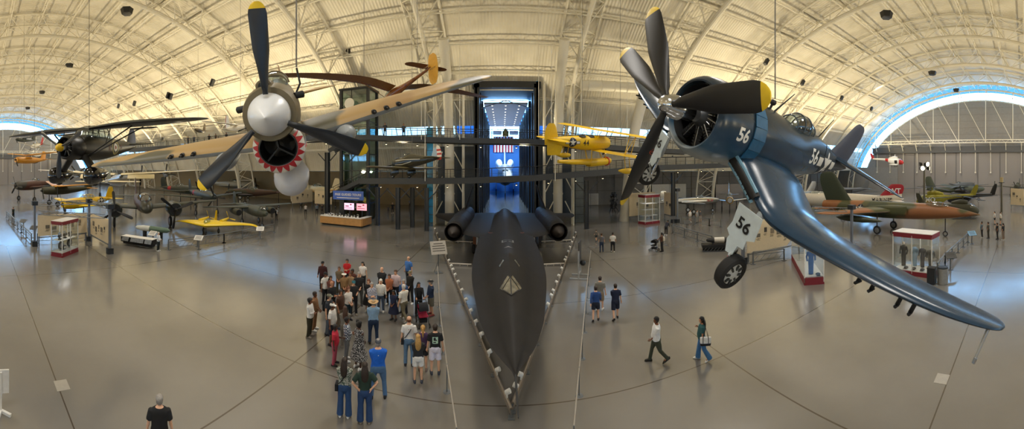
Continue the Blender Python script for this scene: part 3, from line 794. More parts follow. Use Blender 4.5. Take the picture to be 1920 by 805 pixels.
# ---------------------------------------------------------------- the shark-mouth fighter, upper left
def shark_fighter():
    t = thing('shark_mouth_fighter', 'tan and olive propeller fighter with shark mouth, hanging nose towards viewer', 'airplane', (-3.493, 4.125, 8.17), hpr(304.75, -13.05, 12.97), scale=(.97, 1.025, 1.0))
    skin = zramp('olive_upper_grey_belly', [(-1.2, 'a8abb0'), (-.72, '9ea0a2'), (-.60, '6b6450'), (0, '6a6049'), (.7, '6a6049')], .42, var=.1)
    top = camo('desert_wing', ['9c7c4e', 'a88a58', '565340'], .55, .5, (.40, .56))
    bel = mat('wing_belly_grey', '9aa0a4', .45)
    g = G()
    S = [(-.33, 0, .46, .46, .46), (-.7, .02, .50, .50, .54), (-1.6, .02, .52, .55, .62), (-2.6, 0, .52, .58, .78), (-3.4, 0, .50, .62, .78), (-4.4, .02, .46, .74, .62), (-5.6, .05, .37, .6, .46), (-7., .08, .23, .36, .3), (-8.4, .12, .1, .18, .16), (-9.1, .14, .03, .04, .04)]
    fus(g, S, 5, 32); fo = g.obj('fuselage', skin, t)
    # spinner
    g = G(); g.lathe([(.44, .008), (.36, .07), (.2, .175), (.02, .28), (-.16, .345), (-.27, .365), (-.315, .362), (-.315, .2)], 48)
    sp = g.obj('spinner', mat('spinner_white', 'e3e6ea', .32, var=.02), t)
    for a in (-33, 81.8, 212.5):
        g = G(); blade_mesh(g, .34, 1.72, .30, radians(a) - pi / 2, .30, 0, 1, .09, hand=-1)
        b = g.obj('blade', [mat('blade_black_blue', '1c222b', .35, var=.15), M_YEL], t)
        M = Matrix.Rotation(radians(a) - pi / 2, 3, 'X'); bb = bvh_of(b)
        fn = stick(bb, M @ Vector((0, 0, .85)), M @ Vector((0, 0, 1)), M @ Vector((0, 1, 0)), .003)
        for k, (tx, dy, sz) in enumerate((('D21-1070-89301', 0, .055),)):
            letter('stencil', tx, sz, M_YEL, b, lambda u, v, dy=dy: fn(u, v + dy))
    # chin with the mouth
    g = G(); C = [(-.40, -.60, .34, .29, .33), (-.60, -.60, .455, .40, .50), (-1.1, -.58, .50, .43, .57), (-2.0, -.55, .48, .42, .48), (-3.0, -.45, .44, .36, .36), (-3.7, -.35, .32, .2, .22)]
    fus(g, C, 4, 40, cap=False, e=2.1)
    ch = g.obj('chin_cowl', [skin], t); bch = bvh_of(ch)
    g = G(); r0 = ring(-.40, -.60, .34, .29, .33, 2.1, 40); r1 = ring(-.385, -.60, .32, .27, .31, 2.1, 40); r2 = ring(-.5, -.60, .31, .26, .30, 2.1, 40); r3 = ring(-1.0, -.58, .30, .25, .29, 2.1, 40)
    g.loft([r0, r1], False, 1); g.loft([r1, r2, r3], False, 0); g.add(r3, [tuple(range(40))], 0)
    a0 = Vector((-.6, 0, -.62))
    for q in ((-.6, .0, -.28), (-.6, .30, -.86), (-.6, -.30, -.86)): g.bar(a0, q, .03, .3, 1, up=(1, 0, 0))
    g.obj('radiator_mouth', [M_BLACK, M_SMOKE], ch)
    # painted lips and teeth round the mouth
    g = G(); n = 13
    def lip(ang, d):
        x = -.402 - d; o_ = Vector((x, 2 * cos(ang), -.60 + 2 * sin(ang))); dr = Vector((0, -cos(ang), -sin(ang))); hit = bch.ray_cast(o_, dr)[0] or bch.find_nearest(o_ + dr * 1.6)[0]
        return hit - dr * .008
    A0, A1 = radians(-208), radians(28)
    D = [0, .015, .03, .05, .08, .12, .16, .20]; m_ = 56
    for k in range(m_):
        a, b = A0 + (A1 - A0) * k / m_, A0 + (A1 - A0) * (k + 1) / m_
        for d0, d1 in zip(D, D[1:]): g.add([lip(a, d0), lip(b, d0), lip(b, d1), lip(a, d1)], [(0, 1, 2, 3)], 0)
        g.add([lip(a, .2), lip(b, .2), lip(b, .23), lip(a, .23)], [(0, 1, 2, 3)], 2)
    for k in range(n):
        a, b = A0 + (A1 - A0) * k / n, A0 + (A1 - A0) * (k + 1) / n; m = (a + b) / 2; hw = (b - a) / 2
        up = lambda p, a_: p + Vector((-.004, cos(a_), sin(a_))) * .007
        rd = lambda d: hypot(lip(m, d).y, lip(m, d).z + .6); r0_, r1_ = rd(0), rd(.2)
        for d0, d1 in zip(D, D[1:]):
            w0, w1 = hw * max(0, (rd(d0) - r0_) / (r1_ - r0_) - .08), hw * max(.02, (rd(d1) - r0_) / (r1_ - r0_) - .08 + .08 * (d1 > .19))
            for u0, u1 in ((-1, -.33), (-.33, .33), (.33, 1)):
                q = [(m + w0 * u0, d0), (m + w0 * u1, d0), (m + w1 * u1, d1), (m + w1 * u0, d1)]; g.add([up(lip(x, y), x) for x, y in q], [(0, 1, 2, 3)], 1)
    g.obj('shark_teeth', [mat('tooth_red', 'c02330', .45), mat('tooth_white', 'e6e3dd', .45), M_BLACK], ch, smooth=0)
    g = G()                                                    # big side fangs
    for s in (1, -1):
        for k in range(3):
            g = G(); x0 = -.62 - .22 * k; fnn = stick(bch, (x0, .5 * s, -.45), (-s, 0, 0), (0, 0, 1), .01)
            g.add([fnn(-.1, .16), fnn(.1, .16), fnn(0, -.12)], [(0, 1, 2)], 0); g.add([fnn(-.02, -.30), fnn(.2, -.3), fnn(.09, 0.02)], [(0, 1, 2)], 1)
            g.obj('fang_marking', [mat('tooth_white', 'e6e3dd', .45), mat('tooth_red', 'c02330', .45)], ch, smooth=0)
    # carburettor scoop, exhausts
    g = G(); fus(g, [(-.55, .47, .14, .12, .1), (-.7, .48, .155, .14, .1), (-1.4, .47, .14, .13, .1), (-2.2, .46, .08, .06, .1)], 3, 20, e=2.6); sc = g.obj('intake_scoop', skin, t)
    g = G(); g.lathe([(-.54, .105), (-.62, .09), (-.63, .0)], 20, 'x', (0, 0, .475)); g.obj('scoop_mouth', M_BLACK, sc)
    for s in (1, -1):
        g = G()
        for k in range(6): g.tube([(-.95 - .2 * k, .47 * s, .2), (-1.03 - .2 * k, .62 * s, .2)], [.06, .07], 14)
        g.obj('exhaust_stack', M_SMOKE, t)
        g = G(); wing(g, [(.2, -.70, -1.7, 2.8, .15), (1.2, -.62, -1.85, 2.6, .15), (2.8, -.46, -2.1, 2.2, .14), (4.2, -.30, -2.35, 1.75, .12), (5.1, -.20, -2.55, 1.35, .10), (5.5, -.16, -2.75, .95, .09), (5.69, -.14, -3.05, .3, .07)], s, 12, 4, mifn=lambda i, k: 0 if k < 12 else 1)
        wo = g.obj('wing', [top, bel], t)
        g = G()
        for y in (2.05, 2.35, 2.65):
            z = -.62 + (y - 1.2) * .105 + .03; xl = -1.85 - (y - 1.2) * .16
            g.tube([(xl - .05, y * s, z), (xl + .06, y * s, z)], .055, 10); g.tube([(xl, y * s, z), (xl + .22, y * s, z)], .025, 8)
        g.obj('gun_barrel', M_BLACK, wo)
        g = G(); fus(g, [(-1.55, -.78, .03, .03, .03, 2, 1.35 * s), (-1.75, -.82, .2, .18, .2, 2, 1.35 * s), (-2.3, -.84, .22, .2, .22, 2, 1.35 * s), (-3.2, -.8, .16, .14, .14, 2, 1.35 * s), (-3.8, -.74, .02, .02, .02, 2, 1.35 * s)], 4, 18); g.obj('gear_fairing', bel, wo)
        g = G(); wing(g, [(.05, .18, -7.3, 1.35, .1), (1.2, .2, -7.5, 1.1, .09), (1.95, .2, -7.9, .4, .07)], s, 8, 3); g.obj('tailplane', top, t)
    g = G(); wing(g, [(.15, 0, -7.2, 1.7, .1), (.8, 0, -7.7, 1.35, .09), (1.35, 0, -8.1, .8, .07), (1.45, 0, -8.3, .3, .06)], 1, 8, 3, vertical=True, camber=0); g.obj('fin', top, t)
    g = G(); fus(g, [(-3.0, .5, .1, .04, .1), (-3.25, .54, .33, .26, .1), (-3.7, .56, .36, .36, .1), (-4.4, .58, .34, .34, .1), (-5.2, .56, .26, .16, .1)], 4, 20); c = g.obj('canopy', M_CANOPY, t)
    g = G()
    for x, w, h, z in ((-3.25, .335, .265, .54), (-3.7, .365, .365, .56), (-4.4, .345, .345, .58)): g.tube([(x, w * cos(pi * k / 10), z + h * sin(pi * k / 10)) for k in range(11)], .022, 5)
    g.obj('canopy_frame', skin, c)
    # belly tank
    g = G(); g.lathe([(-.95, .01), (-1.0, .12), (-1.15, .25), (-1.5, .36), (-1.9, .385), (-1.93, .395), (-1.97, .395), (-2.0, .385), (-2.5, .33), (-3.0, .18), (-3.3, .02)], 32, 'x', (0, 0, -1.50)); tk = g.obj('belly_tank', mat('tank_grey', 'bfc1c9', .35, var=.03), t)
    g = G()
    for s in (-.15, .15): g.tube([(-1.7, s, -1.15), (-1.7, s * .6, -.9)], .03, 6)
    g.obj('tank_strut', M_SMOKE, tk)
    g = G(); g.tube([(-2.0, .5, .25), (-2.0, .62, .42), (-2.0, .62, .75)], .022, 8); g.obj('lifting_eye', M_SMOKE, t)
    return t
sf = shark_fighter()
cable(on(sf, (-2.0, .62, .765)), 'grey steel cable running up from the shark-mouth fighter')
# ---------------------------------------------------------------- the black reconnaissance jet on the floor, nose towards the viewer
def black_jet():
    t = thing('reconnaissance_jet', 'matt black twin-engine spy jet parked on the floor, long nose towards the viewer', 'airplane', (.33, 7.93, 0), (0, 0, -pi / 2))
    sk = zramp('jet_black', [(.5, '171514'), (2.3, '1b1918'), (4, '1d1b1a')], .55, var=.2, panel=(2.0, .9)); Z = 2.35
    [n for n in sk.node_tree.nodes if n.type == 'BSDF_PRINCIPLED'][0].inputs['Specular IOR Level'].default_value = .22
    nozz = mat('spike_brown', '2c2521', .6, var=.1)
    # s aft, half width of the chine, height of the hump, depth of the belly, half width of the hump
    T = [(0, .03, .02, .02), (.25, .10, .06, .05), (.7, .33, .16, .12), (1.4, .64, .30, .26), (2.5, .95, .45, .42), (3.2, 1.1, .54, .52), (4.9, 1.38, .78, .68), (6.7, 1.64, .92, .78), (8.3, 1.79, .95, .82), (11.2, 1.93, .92, .85), (16, 1.97, .95, .85), (19, 2.0, .98, .85), (24, 1.9, .95, .8), (28, 1.5, .75, .6), (31, .8, .45, .35), (32.3, .12, .1, .1)]
    rr = []
    for s, w, ht, hb in catmull(T, 4):
        r = []; n = 36
        w = max(w, .012)
        for k in range(n):
            a = 2 * pi * k / n; c, q = cos(a), sin(a)
            y = w * c
            u = abs(c)                                          # chine: thin edge that swells to a round body in the middle
            body = sqrt(max(0, 1 - min(1, u / .62) ** 2)) ** 1.0
            edge = .10 * (1 - u)
            h = (ht if q > 0 else hb) * (.10 * (1 - u) + .9 * (.5 * (1 - min(1, u) ** 1.25) ** 1.6 + .5 * sqrt(max(0, 1 - min(1, u / .55) ** 2))))
            r.append(Vector((-s, y, Z + (h if q > 0 else -h))))
        rr.append(r)
    g = G(); g.loft(rr); fo = g.obj('fuselage', sk, t); bv = bvh_of(fo)
    # delta wing
    for s in (1, -1):
        g = G(); wing(g, [(1.2, Z - .05, -16.3, 14.3, .035), (2.1, Z - .05, -16.6, 13.8, .03), (3.3, Z - .05, -17.7, 12.5, .03), (4.5, Z - .05, -20.6, 9.4, .03), (5.2, Z - .03, -22.9, 6.8, .035), (6.4, Z, -24.9, 4.4, .04), (7.2, Z + .03, -26.3, 2.6, .04), (7.42, Z + .05, -27.3, 1.2, .05)], s, 10, 3, camber=0); w_ = g.obj('wing', sk, t)
        # nacelle with its inlet spike
        yc = 4.08 * s
        g = G(); g.lathe([(-17.72, .66), (-17.68, .70), (-17.72, .735), (-18.4, .79), (-20, .86), (-23, .92), (-26, .90), (-28.6, .78), (-29.6, .66), (-29.4, .6)], 36, 'x', (0, yc, Z + .08), 0, cap=False)
        g.lathe([(-17.72, .66), (-18.6, .64), (-20, .5), (-20, .02)], 36, 'x', (0, yc, Z + .08), 1, cap=False)
        na = g.obj('engine_nacelle', [sk, M_BLACK], t)
        g = G(); g.lathe([(-17.0, .01), (-17.3, .2), (-17.75, .46), (-18.2, .57), (-19.3, .60), (-20, .5)], 32, 'x', (0, yc, Z + .08)); g.obj('inlet_spike', nozz, na)
        for x in (-19.0, -21.0, -24.4):                        # seams round the nacelle
            g = G(); rr_ = (.80, .87, .90)[(-19.0, -21.0, -24.4).index(x)]
            g.lathe([(x, rr_ - .02), (x + .01, rr_ + .022), (x - .05, rr_ + .022), (x - .06, rr_ - .02)], 36, 'x', (0, yc, Z + .08), 0, cap=False)
            g.obj('nacelle_seam', mat('seam_black', '141312', .5), na)
        # canted fin
        g = G(); rr_ = []
        for v, xl, c in ((.0, -24.6, 4.6), (.7, -25.3, 3.9), (1.6, -26.2, 3.0), (2.3, -26.9, 2.2), (2.55, -27.3, 1.6)):
            r = []
            for a, b in foil(8, .05, 0):
                r.append(Vector((xl - a * c, yc - s * v * .27 + b * c, Z + .75 + v)))
            rr_.append(r)
        g.loft(rr_); g.obj('fin', sk, t)
        # main gear
        g = G(); g.tube([(-20.9, 2.42 * s, Z - .1), (-20.9, 2.45 * s, .42)], .11, 10); g.tube([(-20.9, 2.0 * s, .4), (-20.9, 2.9 * s, .4)], .07, 8); lg = g.obj('landing_gear', M_ALU, t)
        for dy in (-.32, 0, .32): wheel_part(lg, (-20.9, (2.45 + dy) * s, .40), .40, .24, [M_TYRE, M_ALU])
    g = G(); g.tube([(-9.2, 0, Z - .5), (-9.0, 0, .36)], .09, 10); g.tube([(-9.0, -.22, .35), (-9.0, .22, .35)], .05, 8); lg = g.obj('landing_gear', M_ALU, t)
    for s in (1, -1): wheel_part(lg, (-9.0, .2 * s, .36), .36, .18, [M_TYRE, M_ALU])
    # pitot boom
    g = G(); g.tube([(-.1, 0, Z), (.75, 0, Z - .03), (1.25, 0, Z - .04)], [.03, .024, .012], 8); g.obj('pitot_tube', M_SMOKE, t)
    # cockpit glazing: two raked panes forward, side panes, and the rear seat
    M_PANE = mat('cockpit_pane', '66645a', .12, var=.35, scale=4., coat=.5)
    fn = stick(bv, (-4.7, 0, Z + 2), (0, -1, 0), (1, 0, 0), .012)
    def pane(name, poly, par, m=M_PANE, off=0):
        g = G(); fill(poly, lambda u, v, h=0: fn(u, v, off), g, 0, 3); return g.obj(name, m, par)
    for s in (1, -1):
        pane('windscreen_pane', [(.02 * s, 1.10), (.31 * s, .53), (.02 * s, -.17)], fo)
        pane('side_pane', [(.33 * s, .48), (.41 * s, .28), (.10 * s, -.46), (.03 * s, -.26)], fo)
        pane('side_pane', [(.42 * s, -1.8), (.46 * s, -2.0), (.28 * s, -2.55), (.23 * s, -2.35)], fo)
    for poly in ([(-.022, 1.12), (.022, 1.12), (.022, -.2), (-.022, -.2)], [(.0, 1.17), (.35, .50), (.31, .48), (0, 1.09)], [(.0, 1.17), (-.35, .50), (-.31, .48), (0, 1.09)]): pane('windscreen_frame', poly, fo, M_BLACK, .01)
    pane('dorsal_window', rect(-.34, -6.7, .34, -6.1), fo, mat('pale_frame', '777670', .4)); pane('dorsal_glass', rect(-.27, -6.63, .27, -6.17), fo, M_BLACK, .01)
    pane('dorsal_patch', [(-.25, -4.7), (0, -4.55), (.25, -4.7), (0, -4.8)], fo, mat('pale_frame', '777670', .4))
    # thin red walk lines on the wing roots
    for s in (1, -1):
        fnw = stick(bv, (-19, 0, Z + 2), (0, -1, 0), (1, 0, 0), .01)
        g = G(); P = [(1.0 * s, 3.0), (1.55 * s, .6), (1.75 * s, .62)]
        for (a, b) in zip(P, P[1:]):
            dx, dy = b[0] - a[0], b[1] - a[1]; L = hypot(dx, dy); nx, ny = -dy / L * .025, dx / L * .025
            fill([(a[0] - nx, a[1] - ny), (b[0] - nx, b[1] - ny), (b[0] + nx, b[1] + ny), (a[0] + nx, a[1] + ny)], fnw, g, 0, 4)
        g.obj('walk_line', mat('walk_red', '7a4a40', .6), fo, smooth=0)
    return t
bj = black_jet()

# ---------------------------------------------------------------- the high-wing army cooperation plane, left
def spatted_plane():
    t = thing('high_wing_monoplane', 'black high-wing propeller plane with wheel spats and yellow spinner hanging at left', 'airplane', (-18.25, 4.54, 8.54), hpr(-55.3, -2.2, .6))
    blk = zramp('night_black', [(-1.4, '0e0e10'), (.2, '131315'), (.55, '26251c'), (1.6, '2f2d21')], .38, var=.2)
    wg = mat('night_wing_under', '17181b', .3, var=.1); wt = camo('wing_upper_dk', ['4a4a3a', '35382f'], .5, .5)
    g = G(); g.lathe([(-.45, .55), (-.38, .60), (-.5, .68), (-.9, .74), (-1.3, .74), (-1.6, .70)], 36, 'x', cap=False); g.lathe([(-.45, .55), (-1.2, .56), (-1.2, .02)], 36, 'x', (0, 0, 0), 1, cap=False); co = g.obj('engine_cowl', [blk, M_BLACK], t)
    engine_part(t, -.75, .52, 9)
    g = G(); g.lathe([(.28, .01), (.24, .12), (.12, .20), (-.05, .24), (-.12, .22)], 24); sp = g.obj('spinner', mat('spinner_yellow', 'd6ae1e', .35), t)
    for k in range(3):
        g = G(); blade_mesh(g, .15, 1.75, .30, radians(175 + 120 * k), .3, 0, 1, .06); g.obj('blade', [mat('blade_black_blue', '1c222b', .35, var=.15), M_BLACK], sp)
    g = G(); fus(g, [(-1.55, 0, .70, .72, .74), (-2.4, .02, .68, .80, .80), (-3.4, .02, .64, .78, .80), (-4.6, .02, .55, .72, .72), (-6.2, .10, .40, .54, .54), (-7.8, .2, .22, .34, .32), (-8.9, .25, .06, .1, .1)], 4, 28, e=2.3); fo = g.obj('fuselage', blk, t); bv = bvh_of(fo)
    # greenhouse
    g = G(); fus(g, [(-1.7, .55, .3, .1, .1), (-2.1, .6, .52, .62, .1), (-2.9, .6, .55, .8, .1), (-4.4, .6, .5, .78, .1), (-5.3, .5, .3, .3, .1)], 3, 24, e=2.6); c = g.obj('canopy', M_CANOPY, t)
    g = G()
    for x, w, h in ((-2.1, .53, .63), (-2.6, .555, .76), (-3.2, .555, .81), (-3.9, .53, .8), (-4.5, .5, .76)):
        g.tube([(x, w * sgn(cos(a)) * abs(cos(a)) ** .77, .6 + h * abs(sin(a)) ** .77) for a in [pi * k / 12 for k in range(13)]], .03, 5)
    for a in (.5, 1.0, pi / 2, pi - 1.0, pi - .5): g.tube([(x, w * sgn(cos(a)) * abs(cos(a)) ** .77, .6 + h * abs(sin(a)) ** .77) for x, w, h in ((-2.1, .53, .63), (-2.9, .56, .81), (-4.4, .51, .78))], .024, 5)
    g.obj('canopy_frame', mat('frame_olive', '3b3a2b', .5), c)
    for s in (1, -1):
        g = G(); wing(g, [(.35, 1.2, -2.35, 1.5, .13), (1.6, 1.22, -2.05, 2.1, .13), (3.4, 1.24, -1.9, 2.55, .13), (5.4, 1.26, -2.1, 2.0, .11), (7.0, 1.28, -2.4, 1.2, .09), (7.6, 1.28, -2.7, .5, .07)], s, 10, 4, mifn=lambda i, k: 0 if k < 10 else 1); wo = g.obj('wing', [wt, wg], t)
        g = G(); wing(g, [(2.2, 1.12, -4.15, .8, .14), (3.4, 1.13, -4.2, .7, .14), (3.9, 1.13, -4.25, .5, .14)], s, 6, 2); g.obj('flap', wg, wo)
        g = G()
        for a, b in (((-1.75, .62, -.55), (-2.3, 3.4, 1.1)), ((-1.9, .62, -.55), (-3.5, 3.5, 1.12))):
            g.tube([(a[0], a[1] * s, a[2]), (b[0], b[1] * s, b[2])], .075, 8, flat=.5)
        g.tube([(-2.1, 1.7 * s, .1), (-2.6, 1.8 * s, 1.15)], .03, 6)
        g.obj('wing_strut', M_BLACK, t)
        g = G(); g.tube([(-1.7, .5 * s, -.5), (-1.6, 1.25 * s, -1.5)], [.32, .3], 14, flat=.5); lg = g.obj('landing_gear', M_BLACK, t)
        g = G(); fus(g, [(-.55, -1.7, .08, .14, .14, 2, 1.36 * s), (-.75, -1.68, .34, .46, .42, 2, 1.36 * s), (-1.3, -1.68, .42, .58, .5, 2, 1.36 * s), (-2.0, -1.66, .32, .44, .4, 2, 1.36 * s), (-2.8, -1.55, .06, .1, .08, 2, 1.36 * s)], 4, 22); g.obj('wheel_spat', mat('spat_black', '0d0d0f', .12, coat=.6), lg)
        wheel_part(lg, (-1.4, 1.36 * s, -1.92), .34, .22, [M_TYRE, M_HUB])
        g = G(); wing(g, [(.1, .35, -7.6, 1.5, .1), (1.4, .35, -7.9, 1.1, .09), (1.9, .35, -8.2, .5, .07)], s, 7, 3); g.obj('tailplane', wt, t)
    g = G(); wing(g, [(.2, 0, -7.5, 1.5, .1), (.9, 0, -7.8, 1.25, .09), (1.5, 0, -8.15, .7, .08)], 1, 7, 3, vertical=True, camber=0); g.obj('fin', zramp('fin_flash', [(-9.2, '2b3e63'), (-8.95, '2b3e63'), (-8.6, '3f4a66'), (-7.4, '3b3b30')], .5, axis=0), t)
    fn = stick(bv, (-5.2, .5, .06), (-1, 0, 0), (0, 0, 1), .01); g = G()
    for k, (r, m) in enumerate(((.50, 0), (.40, 1), (.27, 2), (.13, 3))): fill(disc_pts(r), lambda u, v, h=0, k=k: fn(u, v, .003 * k), g, m, 3)
    g.obj('roundel', [mat('roundel_yellow', 'b0a468', .5), mat('roundel_blue', '141a24', .5), mat('roundel_white', 'd3cfc0', .5), mat('roundel_red', '7d3a34', .5)], fo, smooth=0)
    for x, tx in ((-4.35, 'R'), (-6.05, 'F')):
        fn = stick(bv, (x, .5, .0), (-1, 0, 0), (0, 0, 1), .012); letter('code_letter', tx, .62, mat('code_red', '4a1f20', .5), fo, fn, .02)
    return t
sp_ = spatted_plane()
cable(on(sp_, (-2.9, 0, 1.50)), 'grey steel cable above the cockpit of the black high-wing plane')

# ---------------------------------------------------------------- the yellow floatplane, right of centre
def floatplane():
    t = thing('floatplane', 'yellow biplane floatplane numbered 44 hanging in front of the walkway', 'airplane', (9.54, 28.96, 9.75), hpr(33.1, 3.5, 11.7))
    Y = mat('trainer_yellow', 'e2b912', .4, var=.05); W = mat('marking_white', 'e4e4e0', .5, var=.03)
    g = G(); fus(g, [(-.25, 0, .50, .50, .50), (-.6, 0, .56, .56, .56), (-1.3, 0, .56, .60, .62), (-2.2, 0, .52, .62, .66), (-3.6, .02, .46, .58, .60), (-5.0, .08, .34, .46, .45), (-6.4, .15, .2, .32, .3), (-7.3, .2, .05, .15, .15)], 4, 28); fo = g.obj('fuselage', Y, t); bv = bvh_of(fo)
    engine_part(t, -.18, .52, 7)
    g = G(); g.lathe([(.3, .05), (.25, .1), (-.1, .12)], 16); p = g.obj('propeller', M_SMOKE, t)
    for k in range(2):
        g = G(); blade_mesh(g, .1, 1.3, .18, radians(20 + 180 * k), .35); g.obj('blade', M_SMOKE, p)
    for x in (-2.55, -3.65):
        g = G(); fus(g, [(x + .38, .5, .2, .12, .02), (x + .2, .5, .34, .16, .02), (x - .2, .5, .36, .15, .02), (x - .42, .5, .2, .13, .02)], 3, 18); g.obj('cockpit_opening', M_BLACK, t)
        g = G(); g.tube([(x + .42, .28 * cos(pi * k / 8), .6 + .3 * sin(pi * k / 8)) for k in range(9)], .02, 5); g.obj('windscreen', M_SMOKE, t)
    for nm, z, x0, span, c, dih in (('wing', 1.08, -.55, 5.18, 1.5, .012), ('wing', -.62, -1.15, 5.05, 1.45, .03)):
        for s in (1, -1):
            g = G(); wing(g, [(.0 if z > 0 else .4, z, x0, c, .11), (2.5, z + dih * 2.5, x0, c, .11), (span - .7, z + dih * span, x0 - .03, c, .11), (span - .15, z + dih * span, x0 - .15, c * .75, .1), (span, z + dih * span, x0 - .4, c * .35, .09)], s, 8, 4); g.obj(nm, Y, t)
    for s in (1, -1):
        for x in (-.95, -1.85):
            g = G(); g.tube([(x, 3.6 * s, 1.1), (x - .35, 3.55 * s, -.52)], .035, 6, flat=.6); g.obj('strut', Y, t)
            g = G(); g.tube([(x + .1, .55 * s, 1.05), (x - .2, .42 * s, .5)], .03, 6); g.obj('strut', Y, t)
        g = G(); g.tube([(-.95, 3.6 * s, 1.1), (-2.2, 3.55 * s, -.5)], .03, 6); g.obj('strut', Y, t)
        g = G(); fus(g, [(-.9, -1.75, .03, .05, .05, 2, 3.7 * s), (-1.2, -1.78, .22, .2, .2, 2, 3.7 * s), (-2.0, -1.75, .24, .22, .24, 2, 3.7 * s), (-2.9, -1.66, .04, .06, .06, 2, 3.7 * s)], 4, 18); fl = g.obj('wing_float', Y, t)
        for x in (-1.35, -2.0): g = G(); g.tube([(x, 3.7 * s, -1.58), (x - .1, 3.5 * s, -.55)], .03, 6); g.obj('float_strut', Y, fl)
        g = G(); wing(g, [(.05, .3, -6.15, 1.25, .1), (1.2, .3, -6.3, 1.0, .09), (1.75, .3, -6.6, .4, .07)], s, 7, 3); g.obj('tailplane', Y, t)
    g = G(); wing(g, [(-.15, 0, -6.1, 1.45, .1), (.6, 0, -6.3, 1.35, .09), (1.2, 0, -6.55, 1.0, .08), (1.5, 0, -6.8, .5, .07)], 1, 7, 3, vertical=True, camber=0); g.obj('fin', Y, t)
    g = G(); wing(g, [(-.95, 0, -5.9, 1.3, .1), (-.5, 0, -5.7, 1.6, .1), (-.1, 0, -5.6, 1.7, .1)], 1, 7, 2, vertical=True, camber=0); g.obj('ventral_fin', Y, t)
    g = G(); fus(g, [(.75, -1.62, .05, .06, .06), (.45, -1.68, .30, .24, .26), (-.6, -1.72, .42, .30, .36), (-2.4, -1.72, .42, .30, .38), (-2.45, -1.7, .40, .28, .24), (-4.5, -1.62, .3, .22, .18), (-6.0, -1.5, .12, .14, .12)], 3, 22, e=2.6); fl = g.obj('main_float', Y, t)
    g = G(); g.lathe([(.0, .41), (.02, .425), (-.1, .43), (-.12, .41)], 24, 'x', (.1, 0, -1.72)); g.obj('float_stripe', mat('stripe_red', 'c0392b', .4), fl)
    for x, x2 in ((-.3, -.9), (-2.3, -2.6)):
        for s in (1, -1): g = G(); g.tube([(x, .25 * s, -1.5), (x2, .4 * s, -.55)], .045, 6); g.obj('float_strut', Y, fl)
    fn = stick(bv, (-4.9, -.5, .07), (1, 0, 0), (0, 0, 1), .01); insignia('star_insignia', lambda u, v, h=0: fn(u, v, h), .36, fo, [M_DKBLUE, W], red=False)
    fn = stick(bv, (-3.45, -.5, .03), (1, 0, 0), (0, 0, 1), .01); letter('numeral', '44', .62, M_BLACK, fo, fn, .012, 0, 1.15)
    return t
fp = floatplane()
for q, lb in (((-1.3, 2.2, 1.22), 'grey steel cable on the far upper wing of the yellow floatplane'), ((-1.3, -2.2, 1.22), 'grey steel cable on the near upper wing of the yellow floatplane')):
    cable(on(fp, q), lb)

